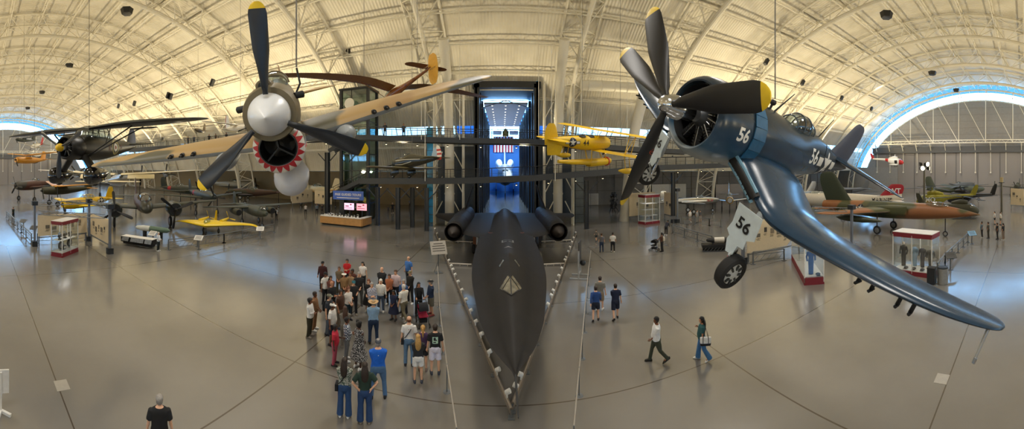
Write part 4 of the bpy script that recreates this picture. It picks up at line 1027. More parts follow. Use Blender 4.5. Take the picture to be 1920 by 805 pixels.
# ---------------------------------------------------------------- the little olive pursuit plane with a striped tail
def pursuit():
    t = thing('pursuit_plane', 'small olive low-wing plane with striped tail hanging left of the black jet', 'airplane', (-10.55, 31.9, 7.83), hpr(141.2, -2.4, .8))
    O = mat('olive_gloss', '28271a', .25, var=.06); Yw = mat('wing_ochre', '756a42', .35)
    g = G(); g.lathe([(-.25, .48), (-.2, .56), (-.35, .60), (-.8, .6)], 28, 'x', cap=False); g.lathe([(-.25, .48), (-.7, .5), (-.7, .02)], 28, 'x', (0, 0, 0), 1, cap=False); g.obj('engine_cowl', [mat('cowl_dark', '24241c', .3), M_BLACK], t)
    engine_part(t, -.4, .46, 9)
    g = G(); g.lathe([(.25, .04), (.2, .1), (-.1, .12)], 14); p = g.obj('propeller', M_ALU, t)
    for k in range(2):
        g = G(); blade_mesh(g, .1, 1.4, .2, radians(75 + 180 * k), .35); g.obj('blade', M_SMOKE, p)
    g = G(); fus(g, [(-.6, 0, .58, .58, .58), (-1.5, 0, .56, .62, .58), (-2.4, .02, .5, .82, .54), (-3.2, .05, .42, .7, .48), (-4.6, .08, .3, .42, .34), (-6.0, .14, .14, .24, .2), (-6.9, .18, .03, .05, .05)], 4, 26); fo = g.obj('fuselage', O, t); bv = bvh_of(fo)
    g = G(); fus(g, [(-1.85, .68, .2, .1, .05), (-2.0, .7, .26, .22, .05), (-2.4, .72, .27, .18, .05)], 3, 16); g.obj('windscreen', M_CANOPY, t)
    for s in (1, -1):
        g = G(); wing(g, [(.3, -.52, -1.0, 1.95, .14), (1.6, -.48, -1.05, 1.85, .13), (3.4, -.42, -1.2, 1.45, .11), (4.05, -.40, -1.4, .95, .09), (4.25, -.40, -1.65, .35, .07)], s, 9, 4); g.obj('wing', Yw, t)
        g = G(); fus(g, [(-.6, -1.0, .04, .1, .06, 2, .98 * s), (-.85, -1.0, .17, .5, .26, 2, .98 * s), (-1.4, -.98, .17, .5, .26, 2, .98 * s), (-2.1, -.9, .04, .3, .1, 2, .98 * s)], 4, 18); lg = g.obj('wheel_spat', O, t)
        wheel_part(lg, (-1.05, .98 * s, -1.12), .3, .16, [M_TYRE, M_HUB])
        g = G(); wing(g, [(.05, .22, -5.9, 1.0, .1), (1.1, .22, -6.05, .8, .09), (1.5, .22, -6.3, .3, .07)], s, 6, 3); g.obj('tailplane', Yw, t)
    rud = zramp('rudder_stripes', [(.1, 'c0392b'), (.24, 'c0392b'), (.241, 'e6e2da'), (.42, 'e6e2da'), (.421, 'c0392b'), (.58, 'c0392b'), (.581, 'e6e2da'), (.76, 'e6e2da'), (.761, 'c0392b'), (.92, 'c0392b'), (.921, 'e6e2da'), (1.2, 'e6e2da')], .45, var=0)
    g = G(); wing(g, [(.2, 0, -5.7, .9, .1), (.8, 0, -5.95, .65, .1), (1.1, 0, -6.15, .3, .08)], 1, 6, 3, vertical=True, camber=0); g.obj('fin', mat('fin_pale', '9fb4c4', .4), t)
    g = G(); wing(g, [(.0, 0, -6.5, .55, .1), (.5, 0, -6.5, .62, .1), (1.05, 0, -6.42, .5, .09), (1.25, 0, -6.45, .25, .08)], 1, 6, 3, vertical=True, camber=0); g.obj('rudder', rud, t)
    g = G()
    for s in (1, -1):
        for P in ([(-.7, .25), (-2.2, .28), (-4.5, .18)], [(-.7, -.15), (-1.9, -.18), (-3.3, .02)]):
            for (a, b) in zip(P, P[1:]):
                fn = stick(bv, (0, .5 * s, 0), (-s, 0, 0), (0, 0, 1), .01)
                fill([(-s * a[0], a[1]), (-s * b[0], b[1]), (-s * b[0], b[1] + .05), (-s * a[0], a[1] + .05)], fn, g, 0, 6)
    g.obj('cheat_line', mat('line_white', 'c9c6b8', .5), fo, smooth=0)
    return t
pp = pursuit()
cable(on(pp, (-2.9, 0, 1.0)), 'grey steel cable above the small olive plane with the striped tail')

# ---------------------------------------------------------------- the varnished sailplane
def sailplane():
    t = thing('sailplane', 'varnished wooden sailplane with yellow tail hanging above the tan wing', 'glider', (-8.91, 24.26, 12.57), hpr(137.6, -6.2, -1.4), scale=(.97, 1.03, 1))
    Wd = camo('varnished_wood', ['6a3c1c', '7d4a22'], 1.2, .25); dk = mat('doped_brown', '7a5227', .35, var=.15); yl = mat('doped_yellow', 'e0a734', .4)
    g = G(); fus(g, [(.1, -.05, .03, .03, .03), (-.2, -.05, .24, .26, .28), (-.9, 0, .32, .42, .40), (-1.7, .1, .27, .42, .40), (-2.8, .18, .15, .24, .26), (-4.6, .26, .09, .12, .14), (-6.5, .36, .05, .07, .07)], 4, 22); g.obj('fuselage', Wd, t)
    g = G(); fus(g, [(-.35, .25, .1, .1, .05), (-.6, .32, .22, .24, .05), (-1.1, .4, .2, .18, .05)], 3, 16); g.obj('canopy', M_CANOPY, t)
    for s in (1, -1):
        g = G(); wing(g, [(.15, .52, -.9, 1.35, .14), (2.2, .95, -.85, 1.35, .14), (5.0, 1.02, -.95, 1.15, .13), (8.2, .92, -1.25, .7, .11), (9.2, .9, -1.45, .42, .1), (9.4, .9, -1.6, .16, .1)], s, 9, 5, mifn=lambda i, k: (0 if k in (4, 5, 6, 7, 8, 9, 10, 11) else 1)); w_ = g.obj('wing', [Wd, dk], t)
        g = G(); g.tube([(-1.1, .22 * s, -.2), (-1.3, 2.4 * s, .9)], .035, 6, flat=.5); g.obj('wing_strut', Wd, t)
        g = G(); wing(g, [(.05, .55, -5.6, .75, .1), (1.2, .55, -5.7, .6, .09), (1.5, .55, -5.9, .2, .07)], s, 6, 3); g.obj('tailplane', Wd, t)
    g = G(); wing(g, [(-.75, 0, -6.45, .45, .08), (-.4, 0, -6.2, .9, .08), (.3, 0, -6.15, 1.05, .08), (.9, 0, -6.25, .85, .07), (1.15, 0, -6.4, .4, .06)], 1, 7, 4, vertical=True, camber=0); fn_ = g.obj('fin', yl, t)
    bv = bvh_of(fn_); f = stick(bv, (-6.7, .1, .2), (-1, 0, 0), (0, 0, 1), .01); letter('registration', 'NX219Y', .17, M_BLACK, fn_, f)
    return t
sl = sailplane()
for q, lb in (((-1.4, 2.2, 1.12), 'grey steel cable on the left wing of the wooden sailplane'), ((-1.4, -2.2, 1.12), 'grey steel cable on the right wing of the wooden sailplane')): cable(on(sl, q), lb)
# ---------------------------------------------------------------- aircraft further back
def ground_plane(name, label, nose, heading, sp, cat='airplane', pitch=0, z0=0, roll=0, group=None):
    """sp: L, R, zc, span, chord, tip, wx, wz, sweep, dih ... ; origin on the floor under the nose"""
    P = dict(L=9, R=.6, zc=1.6, span=11, chord=2.3, tip=1.2, wx=.28, wz=-.3, sweep=.3, dih=.08, fin=1.5, finc=1.5, fins=.5, tsp=3.6, tc=1.1, tsw=.3, tz=.2, body=M_ALU, wingm=None, finm=None, can=None, jet=None, prop=None, eng=(), gear=True, gx=.32, gy=1.6, wr=.38, tailwheel=True, nosewheel=False, taper=.05, blunt=.75, e=2.0, belly=None)
    P.update(sp); L, Rr, zc = P['L'], P['R'], P['zc']
    t = thing(name, label, cat, (nose[0], nose[1], z0), hpr(heading, pitch, roll), group, scale=P.get('sc', 1))
    wm = P['wingm'] or P['body']; fm = P['finm'] or P['body']
    b = P['blunt']; g = G()
    S = [(0, zc, Rr * b * .82, Rr * b * .82, Rr * b * .82), (-.05 * L, zc, Rr * (.5 + b * .45), Rr * (.5 + b * .45), Rr * (.5 + b * .45)), (-.2 * L, zc, Rr, Rr, Rr * 1.05), (-.42 * L, zc, Rr * .98, Rr * 1.02, Rr), (-.62 * L, zc + .06 * Rr, Rr * .78, Rr * .82, Rr * .74), (-.82 * L, zc + .2 * Rr, Rr * .45, Rr * .5, Rr * .45), (-L, zc + .3 * Rr, Rr * P['taper'] * 2, Rr * P['taper'] * 2.2, Rr * P['taper'] * 2)]
    if P.get('secs'): S = [(-a * L, zc + c * Rr, w * Rr, h * Rr, d * Rr) for a, c, w, h, d in P['secs']]
    if b < .3 and not P.get('secs'): S[0] = (0, zc - .15 * Rr, .03, .03, .03)
    fus(g, S, 3, 22, e=P['e']); fo = g.obj('fuselage', P['body'], t); t['_'] = 0; del t['_']
    if P['jet'] == 'nose':
        g = G(); g.lathe([(.0, Rr * b * .8), (.05, Rr * b * .83), (.02, Rr * b * .7), (-.5, Rr * b * .6), (-.5, .02)], 24, 'x', (0, 0, zc), 0, cap=False); g.obj('jet_intake', M_BLACK, t)
        g = G(); g.lathe([(.01, Rr * b * .84), (.04, Rr * b * .88), (-.12, Rr * b * .98), (-.16, Rr * b * .9)], 24, 'x', (0, 0, zc), 0, cap=False); g.obj('intake_ring', P.get('ringm', P['body']), t)
    def screw(par, c, n, r, m=M_BLACK, spin=None, ph=.4):
        g = G(); g.lathe([(.35, .02), (.25, r * .08), (0, r * .12), (-.1, r * .12)], 14, 'x', c); p = g.obj('propeller', spin or M_SMOKE, par)
        for k in range(n):
            g = G(); blade_mesh(g, .08, r, r * .16, 2 * pi * k / n + ph, .35); q = g.obj('blade', m, p); q.data.transform(Matrix.Translation(c))
    if P['prop']: screw(t, Vector((.05, 0, zc)), P['prop'][0], P['prop'][1], spin=P['prop'][2] if len(P['prop']) > 2 else None)
    for s in (1, -1):
        hs = P['span'] / 2; x0 = -P['wx'] * L; wz = zc + P['wz']; g = G()
        wing(g, [(Rr * .5, wz, x0, P['chord'], .12), (hs * .5, wz + P['dih'] * hs * .5, x0 - P['sweep'] * hs * .5, P['chord'] + (P['tip'] - P['chord']) * .5, .11), (hs * .93, wz + P['dih'] * hs * .93, x0 - P['sweep'] * hs * .93, P['tip'], .1), (hs, wz + P['dih'] * hs, x0 - P['sweep'] * hs - P['tip'] * .3, P['tip'] * .4, .08)], s, 8, 3, mifn=(lambda i, k: 0 if k < 8 else 1) if P['belly'] else None)
        w_ = g.obj('wing', [wm, P['belly']] if P['belly'] else wm, t)
        if P.get('flap'):
            g = G(); f0, f1, fc = P['flap']; g.box((x0 - P['sweep'] * hs * (f0 + f1) / 2 - P['chord'] * .95, (f0 + f1) / 2 * hs * s, wz - .35), (fc, (f1 - f0) * hs, .12), rot=Matrix.Rotation(-.7, 3, 'Y')); g.obj('flap', wm, w_)
        for (ey, ez, ex, er, el, nb, pr) in P['eng']:
            g = G(); c = Vector((x0 + ex, ey * s, wz + ez)); g.lathe([(-.02, er * .72), (.0, er * .85), (-.2, er), (-.5 * el, er * .95), (-.8 * el, er * .6), (-el, er * .12)], 22, 'x', c); nc = g.obj('engine_nacelle', P.get('engm', P['body']), t)
            g = G(); g.lathe([(.01, er * .78), (.012, .02)], 22, 'x', c); g.obj('nacelle_front', M_BLACK, nc)
            if nb:
                g = G(); g.lathe([(.45, .02), (.3, pr * .07), (0, pr * .1)], 14, 'x', c); p = g.obj('propeller', M_SMOKE, nc)
                for k in range(nb):
                    g = G(); blade_mesh(g, .08, pr, pr * .17, 2 * pi * k / nb + .5 + .4 * s, .35); g.v = [tuple(Vector(v) + c + Vector((.1, 0, 0))) for v in g.v]; g.obj('blade', M_BLACK, t)
        g = G(); hs = P['tsp'] / 2; tx = -L + P['tc'] * 1.15
        wing(g, [(.05, zc + P['tz'], tx, P['tc'], .1), (hs * .8, zc + P['tz'], tx - P['tsw'] * hs * .8, P['tc'] * .7, .09), (hs, zc + P['tz'], tx - P['tsw'] * hs - .1, P['tc'] * .3, .08)], s, 6, 3); g.obj('tailplane', wm, t)
        if P['gear']:
            gx, gy = -P['gx'] * L, P['gy'] * s; g = G(); g.tube([(gx, gy, zc + P['wz'] + .1), (gx, gy, P['wr'])], .07, 8); lg = g.obj('landing_gear', M_SMOKE, t); wheel_part(lg, (gx, gy, P['wr']), P['wr'], P['wr'] * .5, [M_TYRE, M_ALU])
    if P['gear'] and P['nosewheel']:
        gx = -P.get('nx', .1) * L; g = G(); g.tube([(gx, 0, zc), (gx, 0, .3)], .06, 8); lg = g.obj('landing_gear', M_SMOKE, t); wheel_part(lg, (gx, 0, .3), .3, .16, [M_TYRE, M_ALU])
    elif P['gear']:
        gx = -L * .9; g = G(); g.tube([(gx, 0, zc), (gx, 0, .18)], .04, 6); lg = g.obj('tail_wheel_leg', M_SMOKE, t); wheel_part(lg, (gx, 0, .17), .17, .1, [M_TYRE, M_ALU])
    if P['fin']:
        for fy in P.get('finy', (0,)):
            g = G(); fh = P['fin']; fx = -L + P['finc'] * 1.1
            zb = zc + (.2 * Rr if fy == 0 else P['tz'] - fh * .3)
            wing(g, [(zb, 0, fx, P['finc'], .1), (zb + fh * .6, 0, fx - P['fins'] * fh * .6, P['finc'] * .8, .09), (zb + fh * .93, 0, fx - P['fins'] * fh * .93, P['finc'] * .55, .08), (zb + fh, 0, fx - P['fins'] * fh - .15, P['finc'] * .25, .07)], 1, 7, 3, vertical=True, camber=0)
            g.v = [(a, b_ + fy, c_) for a, b_, c_ in g.v]; g.obj('fin', fm, t)
    if P['can']:
        a, c, w, h = P['can']; z = zc + Rr * .75; g = G(); fus(g, [(-a * L, z, w * .3, h * .2, .1), (-(a + (c - a) * .25) * L, z, w * .95, h, .1), (-(a + (c - a) * .6) * L, z, w, h * .95, .1), (-c * L, z, w * .4, h * .25, .1)], 3, 16); cn = g.obj('canopy', M_CANOPY, t)
        g = G()
        for f in (.2, .42, .62, .8):
            ww, hh = w * (.99 if .2 < f < .8 else .9), h * (1.0 if .2 < f < .8 else .86); x = -(a + (c - a) * f) * L
            g.tube([(x, ww * cos(pi * k / 10), z + hh * sin(pi * k / 10)) for k in range(11)], .03, 5)
        g.bar((-(a + (c - a) * .2) * L, 0, z + h * .88), (-(a + (c - a) * .8) * L, 0, z + h * .88), .04); g.obj('canopy_frame', P['body'], cn)
    return t, fo
def side_mark(fo, x, z, side, kind, size, m=None, txt=None, bold=0):
    bv = bvh_of(fo); fn = stick(bv, (x, side * .3, z), (-side, 0, 0), (0, 0, 1), .02)
    if kind == 'disc':
        g = G(); fill(disc_pts(size), fn, g, 0, 3)
        if m is None: m = mat('disc_red', 'a5232c', .5)
        g.obj('red_disc', m, fo.parent, smooth=0)
    elif kind == 'star': insignia('star_insignia', lambda u, v, h=0: fn(u, v, h), size, fo.parent, [M_DKBLUE, mat('marking_white', 'e4e4e0', .5)])
    else: letter('lettering', txt, size, m or M_BLACK, fo.parent, fn, bold)
    return fn
GRN = camo('dark_green_a', ['23281d', '2c3223'], .4, .55); GRN2 = mat('dark_green_b', '232b22', .4, var=.12, scale=2); BRN = camo('green_brown', ['37382a', '4a3326'], .5, .55)
OLV = mat('olive_drab', '3d3d2c', .6, var=.12); SLV = mat('polished_alloy', 'c3c4c4', .22, metal=.9, var=.05); SLVD = mat('dull_alloy', '9c9b96', .38, metal=.6, var=.1); YLW = mat('navy_yellow', 'e8c60c', .4, var=.04); CRM = mat('cream_wing', 'd8cba6', .45, var=.05)
def pd(px, d): p = at(px, CY, d); return (p.x, p.y)
def npos(x, y, z=0): p = onz(x, y, z); return (p.x, p.y)

# left side of the hall
def left_side():
    # silver four-engined bomber far left; its wing spans the view behind everything
    t, f = ground_plane('bomber', 'huge silver four-engined bomber whose wing spans the left background', (-85.0, 40.0), 148, dict(L=30, R=1.45, zc=4.6, span=42, chord=5.6, tip=2.2, wx=.34, wz=1.4, sweep=.05, dih=.055, fin=5.2, finc=4.6, fins=.4, tsp=13, tc=3.2, tz=.3, body=SLV, wingm=CRM, finm=mat('pale_grey_fin', '9aa39d', .5), blunt=.9, eng=((5.2, -.2, 1.7, .85, 5.5, 4, 2.6), (11.5, .2, 1.5, .85, 5.0, 4, 2.6)), engm=SLV, gx=.36, gy=5.0, wr=.75, nosewheel=True, taper=.12, flap=(.12, .42, 1.5)))
    # twin-engined dark green night fighter with a glazed nose
    n = pd(276, 37.5); t, f = ground_plane('twin_engine_fighter', 'dark green twin-engine plane with glazed nose behind the left barrier', (n[0], n[1]), -22, dict(sc=1.3, L=12.2, R=.72, zc=2.3, span=15, chord=3.2, tip=1.3, wx=.2, wz=-.35, sweep=.1, dih=.07, fin=2.2, finc=1.9, tsp=5, tc=1.4, body=BRN, wingm=GRN, blunt=.55, can=(.02, .34, .55, .62), eng=((2.75, .0, 1.3, .68, 3.6, 3, 1.75),), engm=GRN2, gx=.3, gy=2.75, wr=.5))
    g = G(); fus(g, [(.35, 2.15, .1, .1, .1), (.1, 2.2, .42, .42, .4), (-.6, 2.3, .62, .62, .6)], 3, 18); gn = g.obj('glazed_nose', mat('nose_perspex', '33332a', .35, var=.3, scale=3), t)
    side_mark(f, -7.8, 2.4, 1, 'disc', .5)
    n = pd(500, 40.5); ground_plane('jet_bomber', 'grey-green jet with swept nose at right end of left barrier', (n[0], n[1]), -24, dict(L=12, R=.66, zc=1.9, span=13, chord=2.5, tip=1.3, wx=.36, wz=.35, sweep=.12, dih=.02, fin=1.9, finc=1.7, tsp=4.4, tc=1.2, body=camo('mottle_green', ['3b4134', '4a4d43'], .9, .5), blunt=.35, can=(.02, .13, .5, .35), jet=None, eng=((2.4, -.45, 1.2, .45, 3.6, 0, 0),), engm=OLV, gx=.42, gy=1.2, nosewheel=True))
    n = pd(402, 50); t, f = ground_plane('attack_floatplane', 'long dark green plane with red disc on its side in mid left', (n[0], n[1]), -20, dict(sc=1.2, L=11.6, R=.66, zc=2.6, span=12.3, chord=2.6, tip=1.2, wx=.24, wz=-.35, fin=1.9, finc=1.8, tsp=4.6, tc=1.3, body=GRN2, wingm=GRN, blunt=.6, can=(.22, .52, .42, .5), prop=(3, 1.5), gx=.25, gy=1.5))
    side_mark(f, -7.6, 2.7, -1, 'disc', .48); side_mark(f, -7.6, 2.7, 1, 'disc', .48)
    n = pd(372, 66); t, f = ground_plane('navy_fighter', 'dark green fighter with tall fin and red disc behind the twin-engine plane', (n[0], n[1]), 8, dict(sc=1.25, L=9.4, R=.68, zc=2.5, span=12, chord=2.5, tip=1.2, wx=.22, wz=-.3, fin=1.9, finc=1.9, tsp=4.4, tc=1.3, body=GRN2, wingm=GRN, blunt=.8, can=(.36, .58, .4, .5), prop=(4, 1.6), gx=.25, gy=1.7))
    side_mark(f, -6.6, 2.6, -1, 'disc', .5)
    n = pd(428, 67); ground_plane('brown_fighter', 'green and brown fighter parked behind the long dark plane', (n[0], n[1]), 205, dict(sc=1.2, L=9.6, R=.66, zc=2.3, span=12, chord=2.5, tip=1.1, wx=.22, wz=-.35, fin=1.7, finc=1.7, tsp=4, tc=1.2, body=BRN, wingm=camo('green_brown_wing', ['3d3f30', '5a3a2c'], .4, .5), blunt=.7, can=(.34, .56, .4, .5), prop=(3, 1.5), gx=.25, gy=1.6))
    for px, d, hd, nm, lb, b_, w_, kw in ((565, 72, 160, 'cream_racer', 'cream plane with yellow wing far behind the belly tank', CRM, mat('wing_orange', 'c98a1e', .4), dict(sc=1.3)), (480, 82, 20, 'far_trainer', 'pale grey plane far back below the shark plane propeller', mat('far_grey', '8c8a82', .5), mat('far_grey', '8c8a82', .5), dict(sc=1.4))):
        n = pd(px, d); ground_plane(nm, lb, n, hd, dict(dict(L=9.5, R=.7, zc=2.4, span=11.5, chord=2.4, tip=1.2, wx=.22, wz=-.3, fin=1.8, finc=1.8, tsp=4.4, tc=1.3, body=b_, wingm=w_, blunt=.75, prop=(3, 1.5), can=(.34, .56, .4, .5), gx=.24, gy=1.7), **kw))
    # yellow flying wing
    p = at(386, CY, 36.8); t = thing('flying_wing', 'bright yellow flying wing on the floor behind the left barrier', 'airplane', (p.x, p.y, 0), hpr(-60, 0, 0), scale=.92)
    for s in (1, -1):
        g = G(); wing(g, [(.0, 1.25, .6, 4.6, .16), (1.0, 1.25, .1, 3.7, .15), (3.6, 1.2, -1.5, 2.0, .13), (5.0, 1.05, -2.4, 1.2, .11), (5.7, .75, -2.9, .7, .09)], s, 9, 4); w_ = g.obj('wing', YLW, t)
        g = G(); g.tube([(-1.6, 1.4 * s, 1.5), (-4.6, 1.4 * s, 1.5)], [.26, .12], 14); g.obj('engine_fairing', YLW, w_)
        g = G(); g.lathe([(0, .1), (-.3, .12), (-.4, .03)], 12, 'x', (-4.6, 1.4 * s, 1.5)); pr = g.obj('propeller', M_SMOKE, t)
        for k in range(3):
            g = G(); blade_mesh(g, .08, .95, .14, 2 * pi * k / 3 + .3); g.v = [tuple(Vector(v) + Vector((-4.75, 1.4 * s, 1.5))) for v in g.v]; g.obj('blade', YLW, pr)
        g = G(); g.tube([(-1.8, 1.0 * s, 1.2), (-1.8, 1.0 * s, .3)], .05, 8); lg = g.obj('landing_gear', M_SMOKE, t); wheel_part(lg, (-1.8, 1.0 * s, .3), .3, .16, [M_TYRE, M_ALU])
    g = G(); g.tube([(0, 0, 1.2), (0, 0, .25)], .05, 8); lg = g.obj('landing_gear', M_SMOKE, t); wheel_part(lg, (0, 0, .25), .25, .14, [M_TYRE, M_ALU])
    g = G(); fus(g, [(.3, 1.5, .1, .1, .05), (-.1, 1.55, .34, .36, .1), (-.7, 1.58, .34, .34, .1), (-1.3, 1.55, .1, .1, .05)], 3, 16); g.obj('canopy', M_CANOPY, t)
    g = G(); wing(g, [(.75, 0, -2.6, 1.6, .09), (1.4, 0, -3.0, 1.2, .08), (2.6, 0, -3.6, .6, .07)], 1, 7, 3, vertical=True, camber=0); g.obj('fin', YLW, t)
    # yellow navy trainer behind the display panels
    n = pd(118, 47); t, f = ground_plane('yellow_trainer', 'yellow navy plane with white star behind the left display panels', (n[0], n[1]), -62, dict(sc=1.25, L=9.0, R=.62, zc=1.9, span=11.5, chord=2.3, tip=1.3, wx=.2, wz=-.35, fin=1.6, finc=1.6, tsp=4, tc=1.2, body=mat('trainer_yellow', 'dba81c', .4), wingm=YLW, blunt=.8, can=(.3, .6, .4, .5), prop=(2, 1.3), gx=.2, gy=1.5))
    side_mark(f, -6.2, 1.95, -1, 'star', .42); side_mark(f, -6.2, 1.95, 1, 'star', .42)
    n = pd(80, 66); t, f = ground_plane('yellow_wing_plane', 'brown plane with orange-yellow wings on the floor at far left', (n[0], n[1]), -75, dict(sc=1.4, L=8.5, R=.6, zc=2.2, span=13, chord=2.2, tip=1.2, wx=.2, wz=.55, fin=1.5, finc=1.5, tsp=4, tc=1.1, body=OLV, wingm=mat('wing_orange', 'c98a1e', .4), blunt=.8, prop=(2, 1.3), gx=.2, gy=1.3))
    n = pd(30, 75); ground_plane('carrier_fighter', 'dull red and dark fighter at the left edge below the bomber', (n[0], n[1]), -55, dict(sc=1.4, L=9.5, R=.8, zc=2.6, span=12, chord=2.6, tip=1.3, wx=.22, wz=-.35, fin=1.9, finc=1.8, tsp=4.6, tc=1.3, body=camo('rust_grey', ['4a2a22', '3b3a34'], .3, .5), blunt=.8, can=(.36, .58, .4, .5), prop=(3, 1.6), gx=.24, gy=1.9))
    # small aircraft hanging at the far left end
    def hung(name, label, px, d, hd, sp, roll=0, pitch=0):
        p = at(px[0], px[1], d); sp = dict(sp); sp['zc'] = 0; sp['gear'] = sp.get('gear', False)
        t, f = ground_plane(name, label, (p.x, p.y), hd, sp, z0=p.z, roll=roll, pitch=pitch)
        cable(Vector((p.x, p.y, p.z + sp['R'] + sp.get('wz', 0) * 0 + .9)) + Vector((-cos(radians(hd)), -sin(radians(hd)), 0)) * .25 * sp['L'], 'thin grey cable above the ' + label.split(' hanging')[0])
        return t, f
    RW = zramp('red_white_tail', [(-9, 'b3202b'), (-6, 'b3202b'), (-5.95, 'dedcd6'), (0, 'dedcd6')], .4, axis=0)
    hung('stunt_plane', 'small dark radial-engine plane hanging highest at far left', (31, 262), 88, -60, dict(L=6.5, R=.5, span=8, chord=1.4, tip=1, wz=.5, body=mat('dark_teal', '26302f', .4), blunt=.85, prop=(2, 1)))
    hung('aerobatic_plane', 'white and red aerobatic plane hanging at far left', (60, 275), 78, 190, dict(L=7, R=.5, span=9, chord=1.5, tip=.9, wz=-.3, body=RW, wingm=M_WHITE, finm=M_RED, blunt=.7, can=(.3, .6, .35, .4), prop=(2, 1)), 8)
    hung('parasol_plane', 'orange-yellow high-wing plane hanging below the red and white one', (30, 300), 52, -50, dict(L=7.5, R=.55, span=12, chord=1.7, tip=1.2, wz=.8, body=mat('orange_yellow', 'cf8e22', .4), blunt=.8, prop=(2, 1.1), gear=False))
    hung('grey_racer', 'pale grey low-wing racer hanging right of the orange plane', (82, 290), 92, 20, dict(L=7, R=.45, span=9, chord=1.3, tip=.7, wz=-.2, body=M_WHITE, blunt=.4, can=(.35, .55, .3, .3)), -20)
    hung('black_glider', 'tiny black glider hanging just left of the propeller of the black plane', (72, 303), 66, 30, dict(L=5, R=.35, span=8, chord=.8, tip=.5, wz=.2, body=M_BLACK, blunt=.4), 15)
    hung('white_glider', 'small white glider hanging near the far walkway on the left', (304, 258), 62, -30, dict(L=6, R=.32, span=14, chord=.9, tip=.5, wz=.2, body=mat('glider_grey', '8b8577', .4), blunt=.5, finm=M_WHITE), 12)
    hung('autogiro', 'spindly light plane with thin wide wing hanging right of black wing tip', (366, 243), 56, -60, dict(L=5, R=.34, span=16, chord=.8, tip=.6, wz=.7, body=mat('varnish_light', '7d6f57', .4), blunt=.5, prop=(2, .8), gear=False))
    hung('red_fin_plane', 'white plane with red and grey fin hanging just left of the spinner', (462, 240), 36, -20, dict(L=6.0, R=.42, span=8, chord=1.2, tip=.8, wz=.4, body=mat('cream_fuselage', 'cfc8b8', .4), finm=zramp('red_grey_fin', [(-6.2, 'a8483c'), (-5.75, 'a8483c'), (-5.7, 'c9c9c4'), (-4, 'c9c9c4')], .4, axis=0), fin=1.7, blunt=.85, prop=(4, 1.1), tz=.1, tsp=2.6), pitch=-4)
left_side()

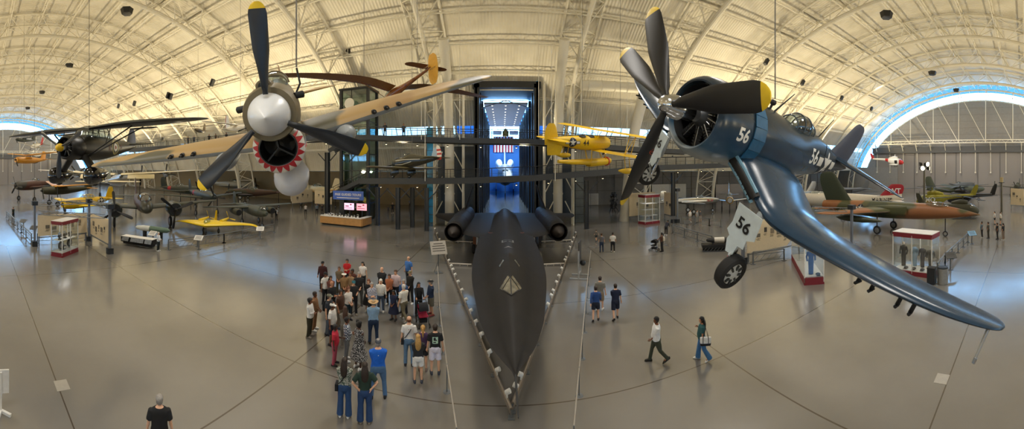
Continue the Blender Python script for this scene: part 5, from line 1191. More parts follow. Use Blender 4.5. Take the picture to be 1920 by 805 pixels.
# right side of the hall
def right_side():
    SEA = camo('jungle_camo', ['8a5a36', '8a5a36', '474a2b'], .24, .5, (.30, .50)); 
    SEA = camo('jungle_camo2', ['8f5d38', '4a4c2c', '37402a'], .22, .48, (.50, .62))
    n = pd(1838, 35.2); t, f = ground_plane('strike_jet', 'long camouflaged jet in tan and green behind the right uniform case', (n[0], n[1]), -95, dict(L=20.5, R=.95, zc=2.6, span=13, chord=5.4, tip=2.4, wx=.42, wz=.1, sweep=.95, dih=-.04, fin=4.2, finc=4.4, fins=.8, tsp=5.6, tc=2.2, tsw=.8, tz=-.3, body=SEA, wingm=SEA, finm=mat('fin_dark_green', '343c2b', .5), blunt=.12, can=(.17, .32, .5, .42), jet=None, nosewheel=True, nx=.19, gx=.55, gy=2.0, wr=.48, taper=.36, belly=mat('belly_tan', 'b9a893', .5), secs=((0, -.1, .02, .02, .02), (.06, -.02, .3, .3, .3), (.16, 0, .62, .7, .6), (.28, 0, .8, .95, .85), (.42, 0, 1.05, 1.0, 1.0), (.6, 0, 1.1, 1.0, 1.05), (.8, 0, .9, .9, .9), (.94, .05, .72, .72, .72), (1, .05, .62, .62, .62))))
    for s in (1, -1):
        g = G(); fus(g, [(-8.0, 2.75, .06, .5, .5, 2, 1.15 * s), (-9.2, 2.75, .42, .55, .6, 3, 1.1 * s), (-11, 2.7, .4, .5, .5, 3, 1.1 * s), (-13, 2.7, .2, .3, .3, 2, 1.0 * s)], 3, 18, e=2.6); g.obj('intake', SEA, t)
        g = G(); g.lathe([(-11.8, .02), (-11.2, .25), (-10, .36), (-8, .34), (-6.4, .2), (-5.6, .02)], 18, 'x', (-4.2, 3.4 * s, 1.75)); g.obj('wing_tank', mat('tank_dark_green', '3a4030', .4), t)
    side_mark(f, -14.2, 2.7, -1, 'star', .42); g = None
    # white naval jet with a red tail
    FW = mat('gull_grey_white', 'cfc9bc', .4, var=.05)
    tailm = zramp('red_white_fin', [(2, 'cfc9bc'), (3.05, 'cfc9bc'), (3.15, 'a81f2e'), (6, 'a81f2e')], .4, var=.05)
    p = at(1690, 395, 52); t, f = ground_plane('naval_jet', 'white naval jet with red tail lettered WT behind the camouflaged jet', (p.x - 6.2, p.y + 16.5), 111, dict(L=17.7, R=1.05, zc=2.5, span=11.7, chord=4.6, tip=1.6, wx=.42, wz=-.4, sweep=.8, dih=.02, fin=2.3, finc=3.6, fins=1.0, tsp=5.4, tc=2.0, tsw=.6, tz=.0, body=FW, finm=tailm, blunt=.15, can=(.15, .34, .52, .5), nosewheel=True, nx=.18, gx=.5, gy=2.4, taper=.3))
    fn = stick(bvh_of(f), (-14.6, .3, 2.55), (-1, 0, 0), (0, 0, 1), .03); letter('lettering', 'MARINES', .8, M_BLACK, f.parent, fn, .02)
    fn = stick(bvh_of(f), (-14.3, .3, 3.25), (-1, 0, 0), (0, 0, 1), .03); letter('serial_number', '7307', .45, M_BLACK, f.parent, fn, .01)
    fin = [o for o in COL.objects if o.parent == t and o.name.startswith('fin')][0]; fn = stick(bvh_of(fin), (-16.6, .4, 3.9), (-1, 0, 0), (0, 0, 1), .03)
    letter('tail_code', 'WT', 1.15, mat('marking_white', 'e4e4e0', .5), t, fn, .02)
    # silver jet fighter with red number
    n = npos(1372, 412); t, f = ground_plane('silver_jet', 'silver jet with red number on its nose behind the right display panels', (n[0] + 4.2, n[1] + 8.5), -12, dict(L=10.5, R=.62, zc=2.0, span=11.8, chord=2.6, tip=1.2, wx=.42, wz=-.15, sweep=.1, dih=.05, fin=1.7, finc=1.6, tsp=4.4, tc=1.2, body=SLV, blunt=.3, can=(.26, .45, .4, .42), nosewheel=True, nx=.12, gx=.5, gy=1.4)); 
    side_mark(f, -2.0, 2.05, -1, 'text', .5, M_RED, '78165', .012)
    n = npos(1376, 404); t, f = ground_plane('sabre_jet', 'silver swept-wing jet seen nose on with yellow intake ring', (n[0], n[1] + 1), -128, dict(L=11.4, R=.72, zc=2.3, span=11.3, chord=2.8, tip=1.3, wx=.3, wz=-.45, sweep=.7, dih=.06, fin=2.6, finc=2.2, fins=.6, tsp=4, tc=1.2, tsw=.6, body=SLV, blunt=.8, jet='nose', ringm=mat('ring_yellow', 'd9a51c', .4), can=(.2, .4, .42, .55), nosewheel=True, nx=.14, gx=.5, gy=1.3))
    n = pd(1455, 66); t, f = ground_plane('bare_metal_jet', 'bare metal jet with nose wheel behind the gull wing', (n[0], n[1]), 170, dict(L=10.5, R=.7, zc=2.2, span=10, chord=3, tip=1.3, wx=.3, wz=0, sweep=.7, fin=2.4, finc=2.4, fins=.8, tsp=4, tc=1.3, tsw=.7, body=SLVD, blunt=.8, jet='nose', can=(.2, .4, .4, .45), nosewheel=True, gx=.5, gy=1.4))
    n = pd(1545, 72); ground_plane('dark_jet', 'dark grey jet on the floor under the blue tail', (n[0], n[1]), 160, dict(L=13, R=.8, zc=2.4, span=11, chord=3, tip=1.3, wx=.35, wz=.3, sweep=.6, fin=2.2, finc=2.2, fins=.7, tsp=4.4, tc=1.4, tsw=.5, body=mat('storm_grey', '4c5055', .5), blunt=.3, can=(.12, .3, .42, .45), nosewheel=True, gx=.5, gy=1.6))
    n = pd(1845, 80); ground_plane('green_attack_jet', 'dark green attack jet with square fin far right', (n[0], n[1]), -50, dict(L=15, R=.9, zc=2.6, span=12, chord=3.4, tip=1.6, wx=.35, wz=.6, sweep=.4, fin=3.0, finc=2.4, fins=.5, tsp=5, tc=1.8, tsw=.4, tz=.4, body=mat('attack_green', '3a4232', .5, var=.1), blunt=.35, can=(.1, .26, .45, .45), nosewheel=True, gx=.5, gy=1.5))
    n = pd(1790, 92); ground_plane('grey_intruder', 'grey naval plane with rounded rudder far right', (n[0], n[1]), 160, dict(sc=.95, L=14, R=1.0, zc=2.8, span=14, chord=3.2, tip=1.5, wx=.33, wz=-.2, sweep=.4, fin=3.2, finc=2.8, fins=.3, tsp=6, tc=1.8, tsw=.3, body=mat('sea_grey', '5b6064', .5), blunt=.7, can=(.08, .25, .55, .5), nosewheel=True, gx=.48, gy=1.7))
    n = pd(1905, 88); ground_plane('biplane_fighter', 'olive propeller plane at the right edge beyond the floor', (n[0], n[1]), 175, dict(L=10, R=.8, zc=2.6, span=13, chord=2.4, tip=1.4, wx=.22, wz=-.3, fin=2, finc=2, tsp=5, tc=1.4, body=OLV, blunt=.85, prop=(3, 1.6), can=(.3, .5, .4, .5), gx=.22, gy=1.8))
    def heli(name, label, p, hd, m, m2, hung=False, sc=1.0, rotor=True):
        t = thing(name, label, 'helicopter', p, hpr(hd, 0, 0), scale=sc)
        g = G(); fus(g, [(2.6, 1.1, .1, .15, .15), (2.2, 1.15, .75, .6, .6), (1.2, 1.3, 1.05, 1.0, .85), (-.6, 1.35, 1.05, 1.05, .9), (-1.8, 1.6, .8, .75, .6), (-2.8, 1.9, .4, .4, .35), (-6.6, 2.2, .2, .22, .2)], 3, 22, e=2.6); f = g.obj('fuselage', m, t)
        g = G(); wing(g, [(2.2, 0, -6.0, 1.0, .12), (3.4, 0, -6.6, .8, .1), (3.9, 0, -7.0, .4, .1)], 1, 6, 3, vertical=True, camber=0); g.obj('fin', m2, t)
        g = G(); fus(g, [(2.3, 1.35, .1, .1, .1), (2.0, 1.4, .7, .5, .35), (1.35, 1.5, .98, .78, .4), (1.2, 1.5, 1.0, .8, .4)], 2, 18, e=2.6); g.v = [(a + .04, b, c + .03) for a, b, c in g.v]; g.obj('windscreen', M_CANOPY, t)
        g = G(); fus(g, [(.8, 2.4, .5, .4, .3), (-.4, 2.5, .55, .5, .3), (-1.8, 2.3, .4, .3, .3)], 2, 14); g.tube([(0, 0, 2.8), (0, 0, 3.5)], .12, 10); h = g.obj('rotor_mast', m, t)
        for k in range(4):
            a = k * pi / 2 + .5; g = G(); g.bar((.3 * cos(a), .3 * sin(a), 3.45), (6.5 * cos(a), 6.5 * sin(a), 3.3), .42, .05); g.obj('rotor_blade', M_SMOKE, h)
        g = G(); g.bar((-6.8, -.3, 2.3), (-6.8, -.3, 4.3), .18, .04); g.obj('tail_rotor', M_SMOKE, t)
        for s in (1, -1):
            if hung: wheel_part(t, (.4, 1.3 * s, .15), .3, .2, [M_TYRE, M_HUB])
            else:
                g = G(); g.tube([(2.2, 1.0 * s, .25), (1.9, 1.0 * s, .06), (-1.6, 1.0 * s, .06)], .05, 6); g.tube([(1.2, .7 * s, .6), (1.2, 1.0 * s, .06)], .04, 6); g.tube([(-.9, .7 * s, .6), (-.9, 1.0 * s, .06)], .04, 6); g.obj('skid', M_SMOKE, t)
        return t, f
    cg = zramp('coastguard_bands', [(-6.6, 'e8e6e0'), (-2.9, 'e8e6e0'), (-2.85, 'c22a2a'), (-2.0, 'c22a2a'), (-1.95, 'e8e6e0'), (1.2, 'e8e6e0'), (1.25, 'c22a2a'), (2.8, 'c22a2a')], .4, axis=0, var=.03)
    t, f = heli('rescue_helicopter', 'white and red rescue helicopter hanging in front of the hangar doors', at(1678, 312, 84), 0, cg, M_RED, True, .85); t.rotation_euler = hpr(-72, 0, 0).to_euler()
    for s in (1, -1):
        g = G(); fus(g, [(1.0, .45, .05, .1, .1, 2, 1.5 * s), (.6, .45, .25, .25, .25, 2, 1.5 * s), (-.8, .45, .22, .22, .22, 2, 1.5 * s), (-1.6, .5, .04, .05, .05, 2, 1.5 * s)], 3, 14); g.obj('sponson', cg, t)
    g = G(); fill(rect(-.4, -.6, .4, .55), stick(bvh_of(f), (.3, -1, 1.2), (1, 0, 0), (0, 0, 1), .03), g, 0, 3); g.obj('cabin_door', M_BLACK, t)
    cable(on(t, (0, 0, 3.8)), 'grey cable above the red and white rescue helicopter')
    n = pd(1748, 62); ye = mat('yellow_green_lit', '8a8423', .5, var=.2); t, f = heli('gunship_helicopter', 'olive helicopter coloured as yellow-lit, lettered MO near the floodlight mast', (n[0], n[1], 0), 100, ye, ye, False, 1.15)  # yellow light on the dark hull is put into its colour
    letter('lettering', 'MO', 1.0, mat('marking_white', 'e4e4e0', .5), t, stick(bvh_of(f), (.2, 1, 1.5), (-1, 0, 0), (0, 0, 1), .03), .03)
    n = pd(1800, 66); heli('transport_helicopter', 'black helicopter with raised rotor right of the olive one', (n[0], n[1], 0), 60, M_BLACK, M_BLACK, False, 1.2)
    n = pd(1805, 50); heli('light_helicopter', 'dark olive skid helicopter just beyond the camouflaged jet nose', (n[0], n[1], 0), -80, OLV, OLV, False, .95)
right_side()

# ---------------------------------------------------------------- orbiter and satellites in the next hall
def next_hall():
    t = thing('space_shuttle', 'white space shuttle nose on in the blue-lit hall behind', 'spacecraft', (PORT + .2, 84, 0), hpr(-90, 0, 0), scale=(.88, .82, 1.2))
    wh = zramp('orbiter_white_black', [(2.0, '17181a'), (3.4, '1c1d1f'), (3.7, 'dfe3e6'), (9, 'e6eaec')], .6, var=.03)
    g = G(); fus(g, [(0, 3.6, .1, .1, .1), (-.8, 3.8, .95, .9, .9), (-2.6, 4.2, 1.9, 1.9, 1.6), (-5.5, 4.6, 2.4, 2.6, 2.0), (-8, 4.7, 2.5, 2.6, 2.1), (-22, 4.7, 2.5, 2.6, 2.1), (-26, 4.8, 2.5, 2.4, 2.1)], 3, 26, e=2.3); f = g.obj('fuselage', wh, t)
    for s in (1, -1):
        g = G(); fus(g, [(-19.5, 7.0, .3, .3, .3, 2, 2.1 * s), (-21.5, 7.3, 1.25, 1.3, 1.2, 2, 2.2 * s), (-26, 7.4, 1.3, 1.4, 1.2, 2, 2.2 * s)], 3, 18); g.obj('engine_pod', mat('pod_white', 'd5e2ea', .6), t)
        g = G(); wing(g, [(1.8, 3.2, -8.0, 17.5, .06), (3.6, 3.2, -12.5, 13, .07), (5.0, 3.25, -16, 9.2, .08), (10.2, 3.5, -21.8, 3.6, .09)], s, 8, 3); g.obj('wing', wh, t)
        g = G(); g.tube([(-20, 3.2 * s, 3), (-20, 3.2 * s, .6)], .16, 10); lg = g.obj('landing_gear', M_ALU, t); wheel_part(lg, (-20, 3.2 * s, .56), .56, .4, [M_TYRE, M_ALU])
        g = G(); fill([(s * .1, .15), (s * .85, .1), (s * .95, -.35), (s * .15, -.3)], stick(bvh_of(f), (-3.6, 0, 5.5), (0, 1, 0), (-.4, 0, 1), .03), g, 0, 3); g.obj('cockpit_window', M_BLACK, f)
    g = G(); g.tube([(-4.5, 0, 3), (-4.5, 0, .5)], .14, 10); lg = g.obj('landing_gear', M_ALU, t); wheel_part(lg, (-4.5, 0, .45), .45, .3, [M_TYRE, M_ALU])
    g = G(); wing(g, [(6.8, 0, -18.8, 7, .09), (10.5, 0, -22.4, 4.6, .1), (14.3, 0, -25.6, 2.6, .1)], 1, 7, 3, vertical=True, camber=0); g.obj('fin', mat('pod_white', 'd5e2ea', .6), t)
    # hanging flag with stripes
    p = ony(944, 270, 109); m, nt, b = new_mat('flag_stripes'); tc = N(nt, 'TexCoord'); sp = N(nt, 'SeparateXYZ'); nt.links.new(tc.outputs['Object'], sp.inputs[0])
    a = N(nt, 'Math', operation='MULTIPLY'); a.inputs[1].default_value = 2 * pi / 1.0; nt.links.new(sp.outputs[0], a.inputs[0]); sn = N(nt, 'Math', operation='SINE'); nt.links.new(a.outputs[0], sn.inputs[0])
    gt = N(nt, 'Math', operation='GREATER_THAN'); gt.inputs[1].default_value = 0; nt.links.new(sn.outputs[0], gt.inputs[0]); mx = N(nt, 'MixRGB'); mx.inputs[1].default_value = (*srgb('b42a35'), 1); mx.inputs[2].default_value = (.85, .85, .85, 1)
    nt.links.new(gt.outputs[0], mx.inputs[0]); nt.links.new(mx.outputs[0], b.inputs['Base Color'])
    g = G(); n = 24
    fr = [(-3.3 + 6.6 * k / n, .12 * sin(k * 1.3), 2.6) for k in range(n + 1)]; lo = [(x, y * 1.6, -2.6) for x, y, z in fr]
    for k in range(n):
        for dy in (0, .03): g.add([(fr[k][0], fr[k][1] + dy, 2.6), (fr[k + 1][0], fr[k + 1][1] + dy, 2.6), (lo[k + 1][0], lo[k + 1][1] + dy, -2.6), (lo[k][0], lo[k][1] + dy, -2.6)], [(0, 1, 2, 3)])
    g.tube([(-3.4, 0, 2.65), (3.4, 0, 2.65)], .06, 6)
    fl = g.obj('flag', m, None, label='striped flag hanging on the blue wall above the space shuttle', cat='flag'); fl.location = (p.x, 111.6, p.z)
    # satellite on cables above
    p = ony(948, 250, 92); t = thing('satellite', 'gold and white satellite hanging above the space shuttle', 'satellite', p)
    g = G(); g.lathe([(-.9, .7), (-.8, .85), (.6, .85), (.7, .6), (1.3, .25), (1.35, .05)], 16, 'z'); g.obj('body', mat('gold_foil', 'b98a35', .25, metal=.8), t)
    for s in (1, -1):
        g = G(); g.box((s * 2.3, 0, .1), (2.4, .06, 1.1)); g.bar((s * .8, 0, .1), (s * 1.2, 0, .1), .1); g.obj('solar_panel', mat('panel_white', 'cfd6da', .4), t)
    cable(Vector((p.x, p.y, p.z + 1.5)), 'cable above the gold satellite in the next hall', 22.0)
    g = G(); g.lathe([(-1.0, .1), (-.9, .9), (-.2, 1.0), (.4, .6), (.9, .15)], 18, 'z', (onz(968, 352, 1.0))); g.obj('space_capsule', mat('capsule_brown', '4a4038', .5), None, label='dark rounded capsule on the floor right of the space shuttle', cat='spacecraft')
next_hall()
# ---------------------------------------------------------------- walkways, lift tower, furniture of the floor
M_WALK = mat('walkway_steel', '23272c', .45, var=.05); M_RAIL = mat('rail_grey', '6d7174', .4, metal=.3); M_PALE = mat('panel_cream', 'dccaa8', .6, var=.03)
M_CASEW = mat('case_white', 'd9d6d0', .5); M_PRINT = mat('print_dark', '4a4640', .6, var=.3, scale=8); M_LAMPW = mat('lamp_white', 'e9e7e0', .4)
def walkway(name, label, P, w=2.2, th=.9, z_rail=1.1, lamps=True, struct=True):
    """P: centre line points; deck on deep side beams with a railing each side"""
    t = thing(name, label, 'walkway', P[0])
    P = [Vector(p) for p in P]; o = P[0]; g = G(); gr = [G(), G()]
    lefts, rights = [], []
    for i, p in enumerate(P):
        d = (P[min(i + 1, len(P) - 1)] - P[max(i - 1, 0)]); d.z = 0; d.normalize(); n = Vector((-d.y, d.x, 0)) * w / 2
        lefts.append(p + n - o); rights.append(p - n - o)
    for A, B in zip(zip(lefts, rights), zip(lefts[1:], rights[1:])):
        up = Vector((0, 0, 0)); dn = Vector((0, 0, -.14))
        q = [A[0], A[1], B[1], B[0]]; g.add([*(k + up for k in q), *(k + dn for k in q)], [(0, 1, 2, 3), (7, 6, 5, 4), (0, 4, 5, 1), (1, 5, 6, 2), (2, 6, 7, 3), (3, 7, 4, 0)])
        for S in (0, 1):
            a, b = A[S], B[S]; g.bar(a + Vector((0, 0, .1 - th / 2)), b + Vector((0, 0, .1 - th / 2)), .22, th)
            L = (b - a).length; m = max(1, int(L / 1.5))
            for k in range(m + 1):
                p = a.lerp(b, k / m); gr[S].bar(p, p + Vector((0, 0, z_rail)), .05)
            for z, r in ((z_rail, .04), (.85, .012), (.65, .012), (.45, .012), (.25, .012)): gr[S].tube([a + Vector((0, 0, z)), b + Vector((0, 0, z))], r, 5)
            gr[S].bar(a + Vector((0, 0, z_rail + .02)), b + Vector((0, 0, z_rail + .02)), .09, .05)
    g.obj('deck', M_WALK, t, smooth=0)
    for S in (0, 1): gr[S].obj('railing', M_WALK, t, smooth=0)
    if lamps:
        for i in range(len(P) - 1):
            L = (P[i + 1] - P[i]).length; m = max(1, int(L / 3.2))
            for k in range(m):
                p = P[i].lerp(P[i + 1], (k + .5) / m) - o
                g = G(); g.lathe([(0, .09), (-.16, .11), (-.18, .02)], 10, 'z', p + Vector((0, -w / 2 + .05, -.80))); q = g.obj('step_lamp', M_DARK, t)
                g = G(); g.lathe([(-.181, .10), (-.19, .02)], 10, 'z', p + Vector((0, -w / 2 + .05, -.80))); g.obj('lens', mat('warm_lens', 'ffe6b0', .4, emit=14., var=0), q)
    return t
YB = 39.5
def wp(x, y, Y=YB): p = ony(x, y, Y); return (p.x, p.y, p.z)
up = walkway('upper_walkway', 'black steel upper walkway crossing in front of the bright portal', [wp(560, 262), wp(640, 256), wp(700, 256), wp(760, 259), wp(870, 262), wp(1000, 264), wp(1100, 272), wp(1215, 280), wp(1290, 283)], 2.2, .62)
lo = walkway('lower_walkway', 'black steel lower walkway passing just above the tail of the black jet', [wp(682, 336), wp(760, 336), wp(870, 335), wp(1000, 330), wp(1100, 322), wp(1240, 311), wp(1400, 306), wp(1470, 306)], 2.4, .68)
wl = walkway('far_walkway', 'distant walkway with visitors along the left wall behind the tan wing', [wp(236, 280, 33), wp(330, 274, 37), wp(430, 267, 40), wp(520, 262, 42.5)], 2.2, .8, lamps=False)
# posts that carry them
def post(x, Y, z0, z1, label, r=.24, br=True):
    t = thing('walkway_post', label, 'column', (x, Y, z0))
    g = G(); g.box((0, 0, (z1 - z0) / 2), (r * 1.9, r * 1.2, z1 - z0)); g.box((r * .8, 0, (z1 - z0) / 2), (.08, r * 2, z1 - z0)); g.box((-r * .8, 0, (z1 - z0) / 2), (.08, r * 2, z1 - z0)); g.obj('shaft', M_DARK, t, smooth=0)
    if br:
        for s in (-1, 1): g = G(); g.bar((0, 0, z1 - z0 - 1.6), (1.5 * s, 0, z1 - z0 - .1), .12); g.obj('brace', M_DARK, t, smooth=0)
    return t
def pole_x(px, Y): return ony(px, 318, Y).x
for px, Y, lb in ((708, 40.4, 'black column under the lower walkway nearest the tour desk'), (746, 38.6, 'second black column from the tour desk under the lower walkway'), (773, 40.4, 'third black column from the tour desk under the lower walkway'), (800, 38.6, 'fourth black column from the tour desk under the lower walkway'), (1100, 39.5, 'black column under the lower walkway right of the black jet'), (1262, 39.5, 'black column under the walkway behind the right display panels')):
    z1 = ony(px, 336, Y).z - 1.05 if px < 900 else ony(px, 322 if px < 1200 else 309, Y).z - 1.1
    post(pole_x(px, Y), Y, 0, z1, lb)
# stairs beside the tower, up and down
def stair(name, label, a, b, w=1.8):
    t = thing(name, label, 'staircase', a); o = Vector(a); b = Vector(b) - o; g = G(); n = max(4, int(abs(b.z) / .19))
    for k in range(n):
        p = b * ((k + .5) / n); d = Vector((b.x, b.y, 0)).normalized(); R_ = Matrix.Rotation(atan2(d.y, d.x), 3, 'Z'); g.box(p, (.32, w, .05), rot=R_)
    g.obj('tread', M_WALK, t, smooth=0)
    d = Vector((b.x, b.y, 0)).normalized(); nn = Vector((-d.y, d.x, 0))
    for s in (-1, 1):
        g = G(); q = nn * s * w / 2; g.bar(q, b + q, .12, .55); g.obj('stringer', M_WALK, t, smooth=0)
        g = G(); g.tube([q + Vector((0, 0, 1.0)), b + q + Vector((0, 0, 1.0))], .04, 6)
        for k in range(8): p = b * (k / 7) + q; g.bar(p, p + Vector((0, 0, 1.0)), .05)
        g.obj('handrail', M_WALK, t)
    return t
A = Vector(wp(622, 367, 42.7)); B = Vector(wp(686, 336, 42.7)); stair('lower_staircase', 'black steel stairs rising beside the blue tour sign', A, B)
A = Vector(wp(622, 284, 41.8)); B = Vector(wp(664, 258, 41.8)); stair('upper_staircase', 'black steel stairs at the upper walkway under the tan wing', A, B)
post(A.x - .2, 40.9, 0, A.z - .2, 'black column with spread head under the upper stairs', .3)
# glass lift tower
def tower():
    Y = 44.0; x0, x1 = pole_x(640, Y), pole_x(690, Y); z1 = ony(660, 168, Y).z; t = thing('lift_tower', 'tall glass lift tower with black frame and round white clock disc', 'elevator', ((x0 + x1) / 2, Y, 0)); hw = (x1 - x0) / 2
    for s in (-1, 1):
        for y in (0, 3.4): g = G(); g.box((s * hw, y, z1 / 2), (.4, .4, z1)); g.obj('corner_post', M_DARK, t, smooth=0)
    g = G()
    for k in range(9):
        z = z1 * (k + .0) / 8
        for y in (0, 3.4): g.bar((-hw, y, z), (hw, y, z), .12)
        for s in (-1, 1): g.bar((s * hw, 0, z), (s * hw, 3.4, z), .12)
    g.bar((-hw * .2, 0, 0), (-hw * .2, 0, z1), .1); g.box((0, 1.7, z1 + .1), (2 * hw + .6, 4, .25)); g.obj('frame', M_DARK, t, smooth=0)
    tg = glass('tower_glass', (.62, .74, .72), .4)
    for s in (-1, 1): g = G(); g.box((s * hw, 1.7, z1 / 2), (.05, 3.2, z1)); g.obj('glass_wall', tg, t, smooth=0)
    for y in (0, 3.4): g = G(); g.box((0, y, z1 / 2), (2 * hw - .3, .05, z1)); g.obj('glass_wall', tg, t, smooth=0)
    g = G(); g.box((.2, 1.7, 1.4), (hw * 1.5, 2.6, 2.6)); g.obj('lift_car', mat('copper_car', '8a5a44', .35, metal=.4), t, smooth=0)
    return t
tower()
p = ony(655, 194, 43.2); g = G(); g.lathe([(-.06, .02), (-.06, .72), (0, .78), (.04, .74), (.05, .02)], 32, 'y', p); g.obj('round_disc', mat('disc_white', 'f0ece2', .4, var=0), None, label='round white disc on the front of the glass lift tower', cat='clock')
# blue glazed pier, left of the portal, and grey one on the right
for px, Y, z1, w, m, lb in ((808, 45.2, ony(808, 240, 45.2).z, .95, mat('blue_pier', '2f8fc4', .2, var=.35, scale=1.2), 'blue glazed pier left of the portal'), (1085, 45.2, ony(1085, 325, 45.2).z, 1.2, mat('grey_pier', '4f5a5e', .35, var=.3, scale=1.2), 'dark grey glazed pier right of the portal')):
    t = thing('glazed_pier', lb, 'pier', (pole_x(px, Y), Y, 0)); g = G(); g.box((0, 0, z1 / 2), (w, w, z1)); g.obj('panes', m, t, smooth=0)
    g = G()
    for k in range(int(z1 / 1.1) + 1): g.box((0, 0, k * 1.1), (w + .04, w + .04, .05))
    for sx in (-1, 1):
        for sy in (-1, 1): g.box((sx * w / 2, sy * w / 2, z1 / 2), (.06, .06, z1))
    g.obj('frame', M_DARK, t, smooth=0)
# dark sheets in place of shaded voids beside the portal; fat round ducts
for s, x, lb in ((-1, PX0, 'left'), (1, PX1, 'right')):
    g = G(); g.box((x + s * 3.4, 50.2, 5.4), (5.6, .3, 10.8)); g.obj('void_shade_sheet', M_NAVY, None, label='tall dark sheet for the shaded void at the %s side of the portal' % lb, cat='screen', smooth=0)
    px = 843 if s < 0 else 1046
    t = thing('round_duct', 'fat cream round duct rising at the %s side of the portal' % lb, 'duct', (pole_x(px, 43.6), 43.6, 0))
    g = G(); lean = -s * .0
    g.tube([(0, 0, 0), (0, 0, 9), (s * .1, -.4, 15), (s * .1, -1.4, 19), (s * .1, -4.2, 23.0)], .62, 18); g.obj('pipe', M_STEEL, t)
    for z in (4, 9, 14):
        g = G(); g.lathe([(z, .63), (z, .68), (z + .2, .68), (z + .2, .63)], 18, 'z', (s * .1 if z > 10 else 0, -.2 if z > 10 else 0, 0), cap=False); g.obj('duct_collar', M_STEEL, t)
    # slender lattice legs either side
    for dx in (-1.9, 1.9):
        t = thing('lattice_mast', 'slender white lattice column %s the round duct %s of the portal' % ('left of' if dx < 0 else 'right of', lb), 'column', (pole_x(px, 43.6) + dx, 42.6, 0))
        g = G(); H = 18.5
        g.tube([(0, 0, 0), (0, 0, H)], .13, 8); g.tube([(0, 1.0, 0), (0, 1.0, H)], .1, 8)
        for k in range(12): g.tube([(0, (k % 2) * 1.0, k * 1.5), (0, ((k + 1) % 2) * 1.0, (k + 1) * 1.5)], .05, 5)
        for k in range(5): g.tube([(0, 0, 1 + k * 3.2), (-dx * .6, -.1, 1 + (k + 1) * 3.2 - 1)], .07, 6)
        g.obj('lattice', M_STEEL, t)
a, b = ony(1090, 160, 43), ony(1210, 166, 43); g = G(); g.tube([a, b], .7, 18)
for k in range(5): q = a.lerp(b, (k + .5) / 5); g.lathe([(-.05, .70), (-.05, .76), (.05, .76), (.05, .70)], 18, 'x', q, cap=False)
g.obj('horizontal_duct', M_STEEL, None, label='long horizontal cream duct on the wall right of the portal', cat='duct')
p = ony(1196, 175, 42); t = thing('round_duct', 'thick leaning cream duct behind the gull-wing propeller', 'duct', (p.x, p.y + 2, 0)); g = G(); g.tube([(-1.2, 0, 0), (-.6, -.6, 8), (0, -1.0, 13), (.9, -2.5, 18.6)], .75, 18); g.obj('pipe', M_STEEL, t)
# long white cables hanging by the walkway
for k, px in enumerate((548, 652, 790, 797, 862, 1010, 1034, 1041, 1090, 1176)):
    Y = YB - 1.6; p = ony(px, 318, Y); z0 = ony(px, (150, 150, 262, 340, 262, 258, 300, 340, 262, 300)[k], Y).z
    g = G(); g.tube([(p.x, Y, z0), (p.x, Y, vz(Y) - .4)], .035, 5); g.obj('hanging_rod', M_STEEL, None, label='slim white suspension rod of the walkways', cat='rod', group='suspension rods of the walkways')

# ---- speakers hung under the crown, small black ones on the wall trusses
for k, (x, y, d, sz, lb) in enumerate(((238, 21, 47, 1.5, 'nearest of the black speakers under the left roof'), (130, 123, 72, 1.5, 'second black speaker under the left roof'), (79, 173, 98, 1.5, 'third and smaller black speaker under the left roof'), (52, 203, 120, 1.5, 'farthest black speaker under the left roof'), (1662, 28, 46, 1.5, 'large black speaker under the right roof'), (1748, 137, 72, 1.5, 'small black speaker above the right gable glass'), (1793, 169, 90, 1.2, 'tiny black speaker in front of the gable glass'))):
    p = at(x, y, d); t = thing('hanging_speaker', lb, 'speaker', p)
    g = G(); g.lathe([(-.45, .3), (-.42, .75), (.3, .95), (.42, .5)], 6, 'z'); g.obj('cabinet', M_BLACK, t, smooth=0)
    g = G(); g.tube([(0, 0, .4), (0, 0, max(.8, vz(p.y) - p.z - .5))], .03, 5); g.obj('hanging_rod', M_STEEL, t)
for x, y, d in ((315, 179, 60), (320, 181, 60), (252, 194, 72), (222, 199, 85), (398, 155, 52), (655, 92, 48), (1437, 116, 52), (1505, 155, 60), (1578, 184, 72), (1634, 204, 84)):
    p = at(x, y, d); g = G(); g.box(p, (.5, .5, 1.1), rot=Matrix.Rotation(.6, 3, 'Y')); g.obj('wall_speaker', M_BLACK, None, label='small black loudspeaker box fixed to a roof rib', cat='speaker', group='black speaker boxes on the roof ribs', smooth=0)

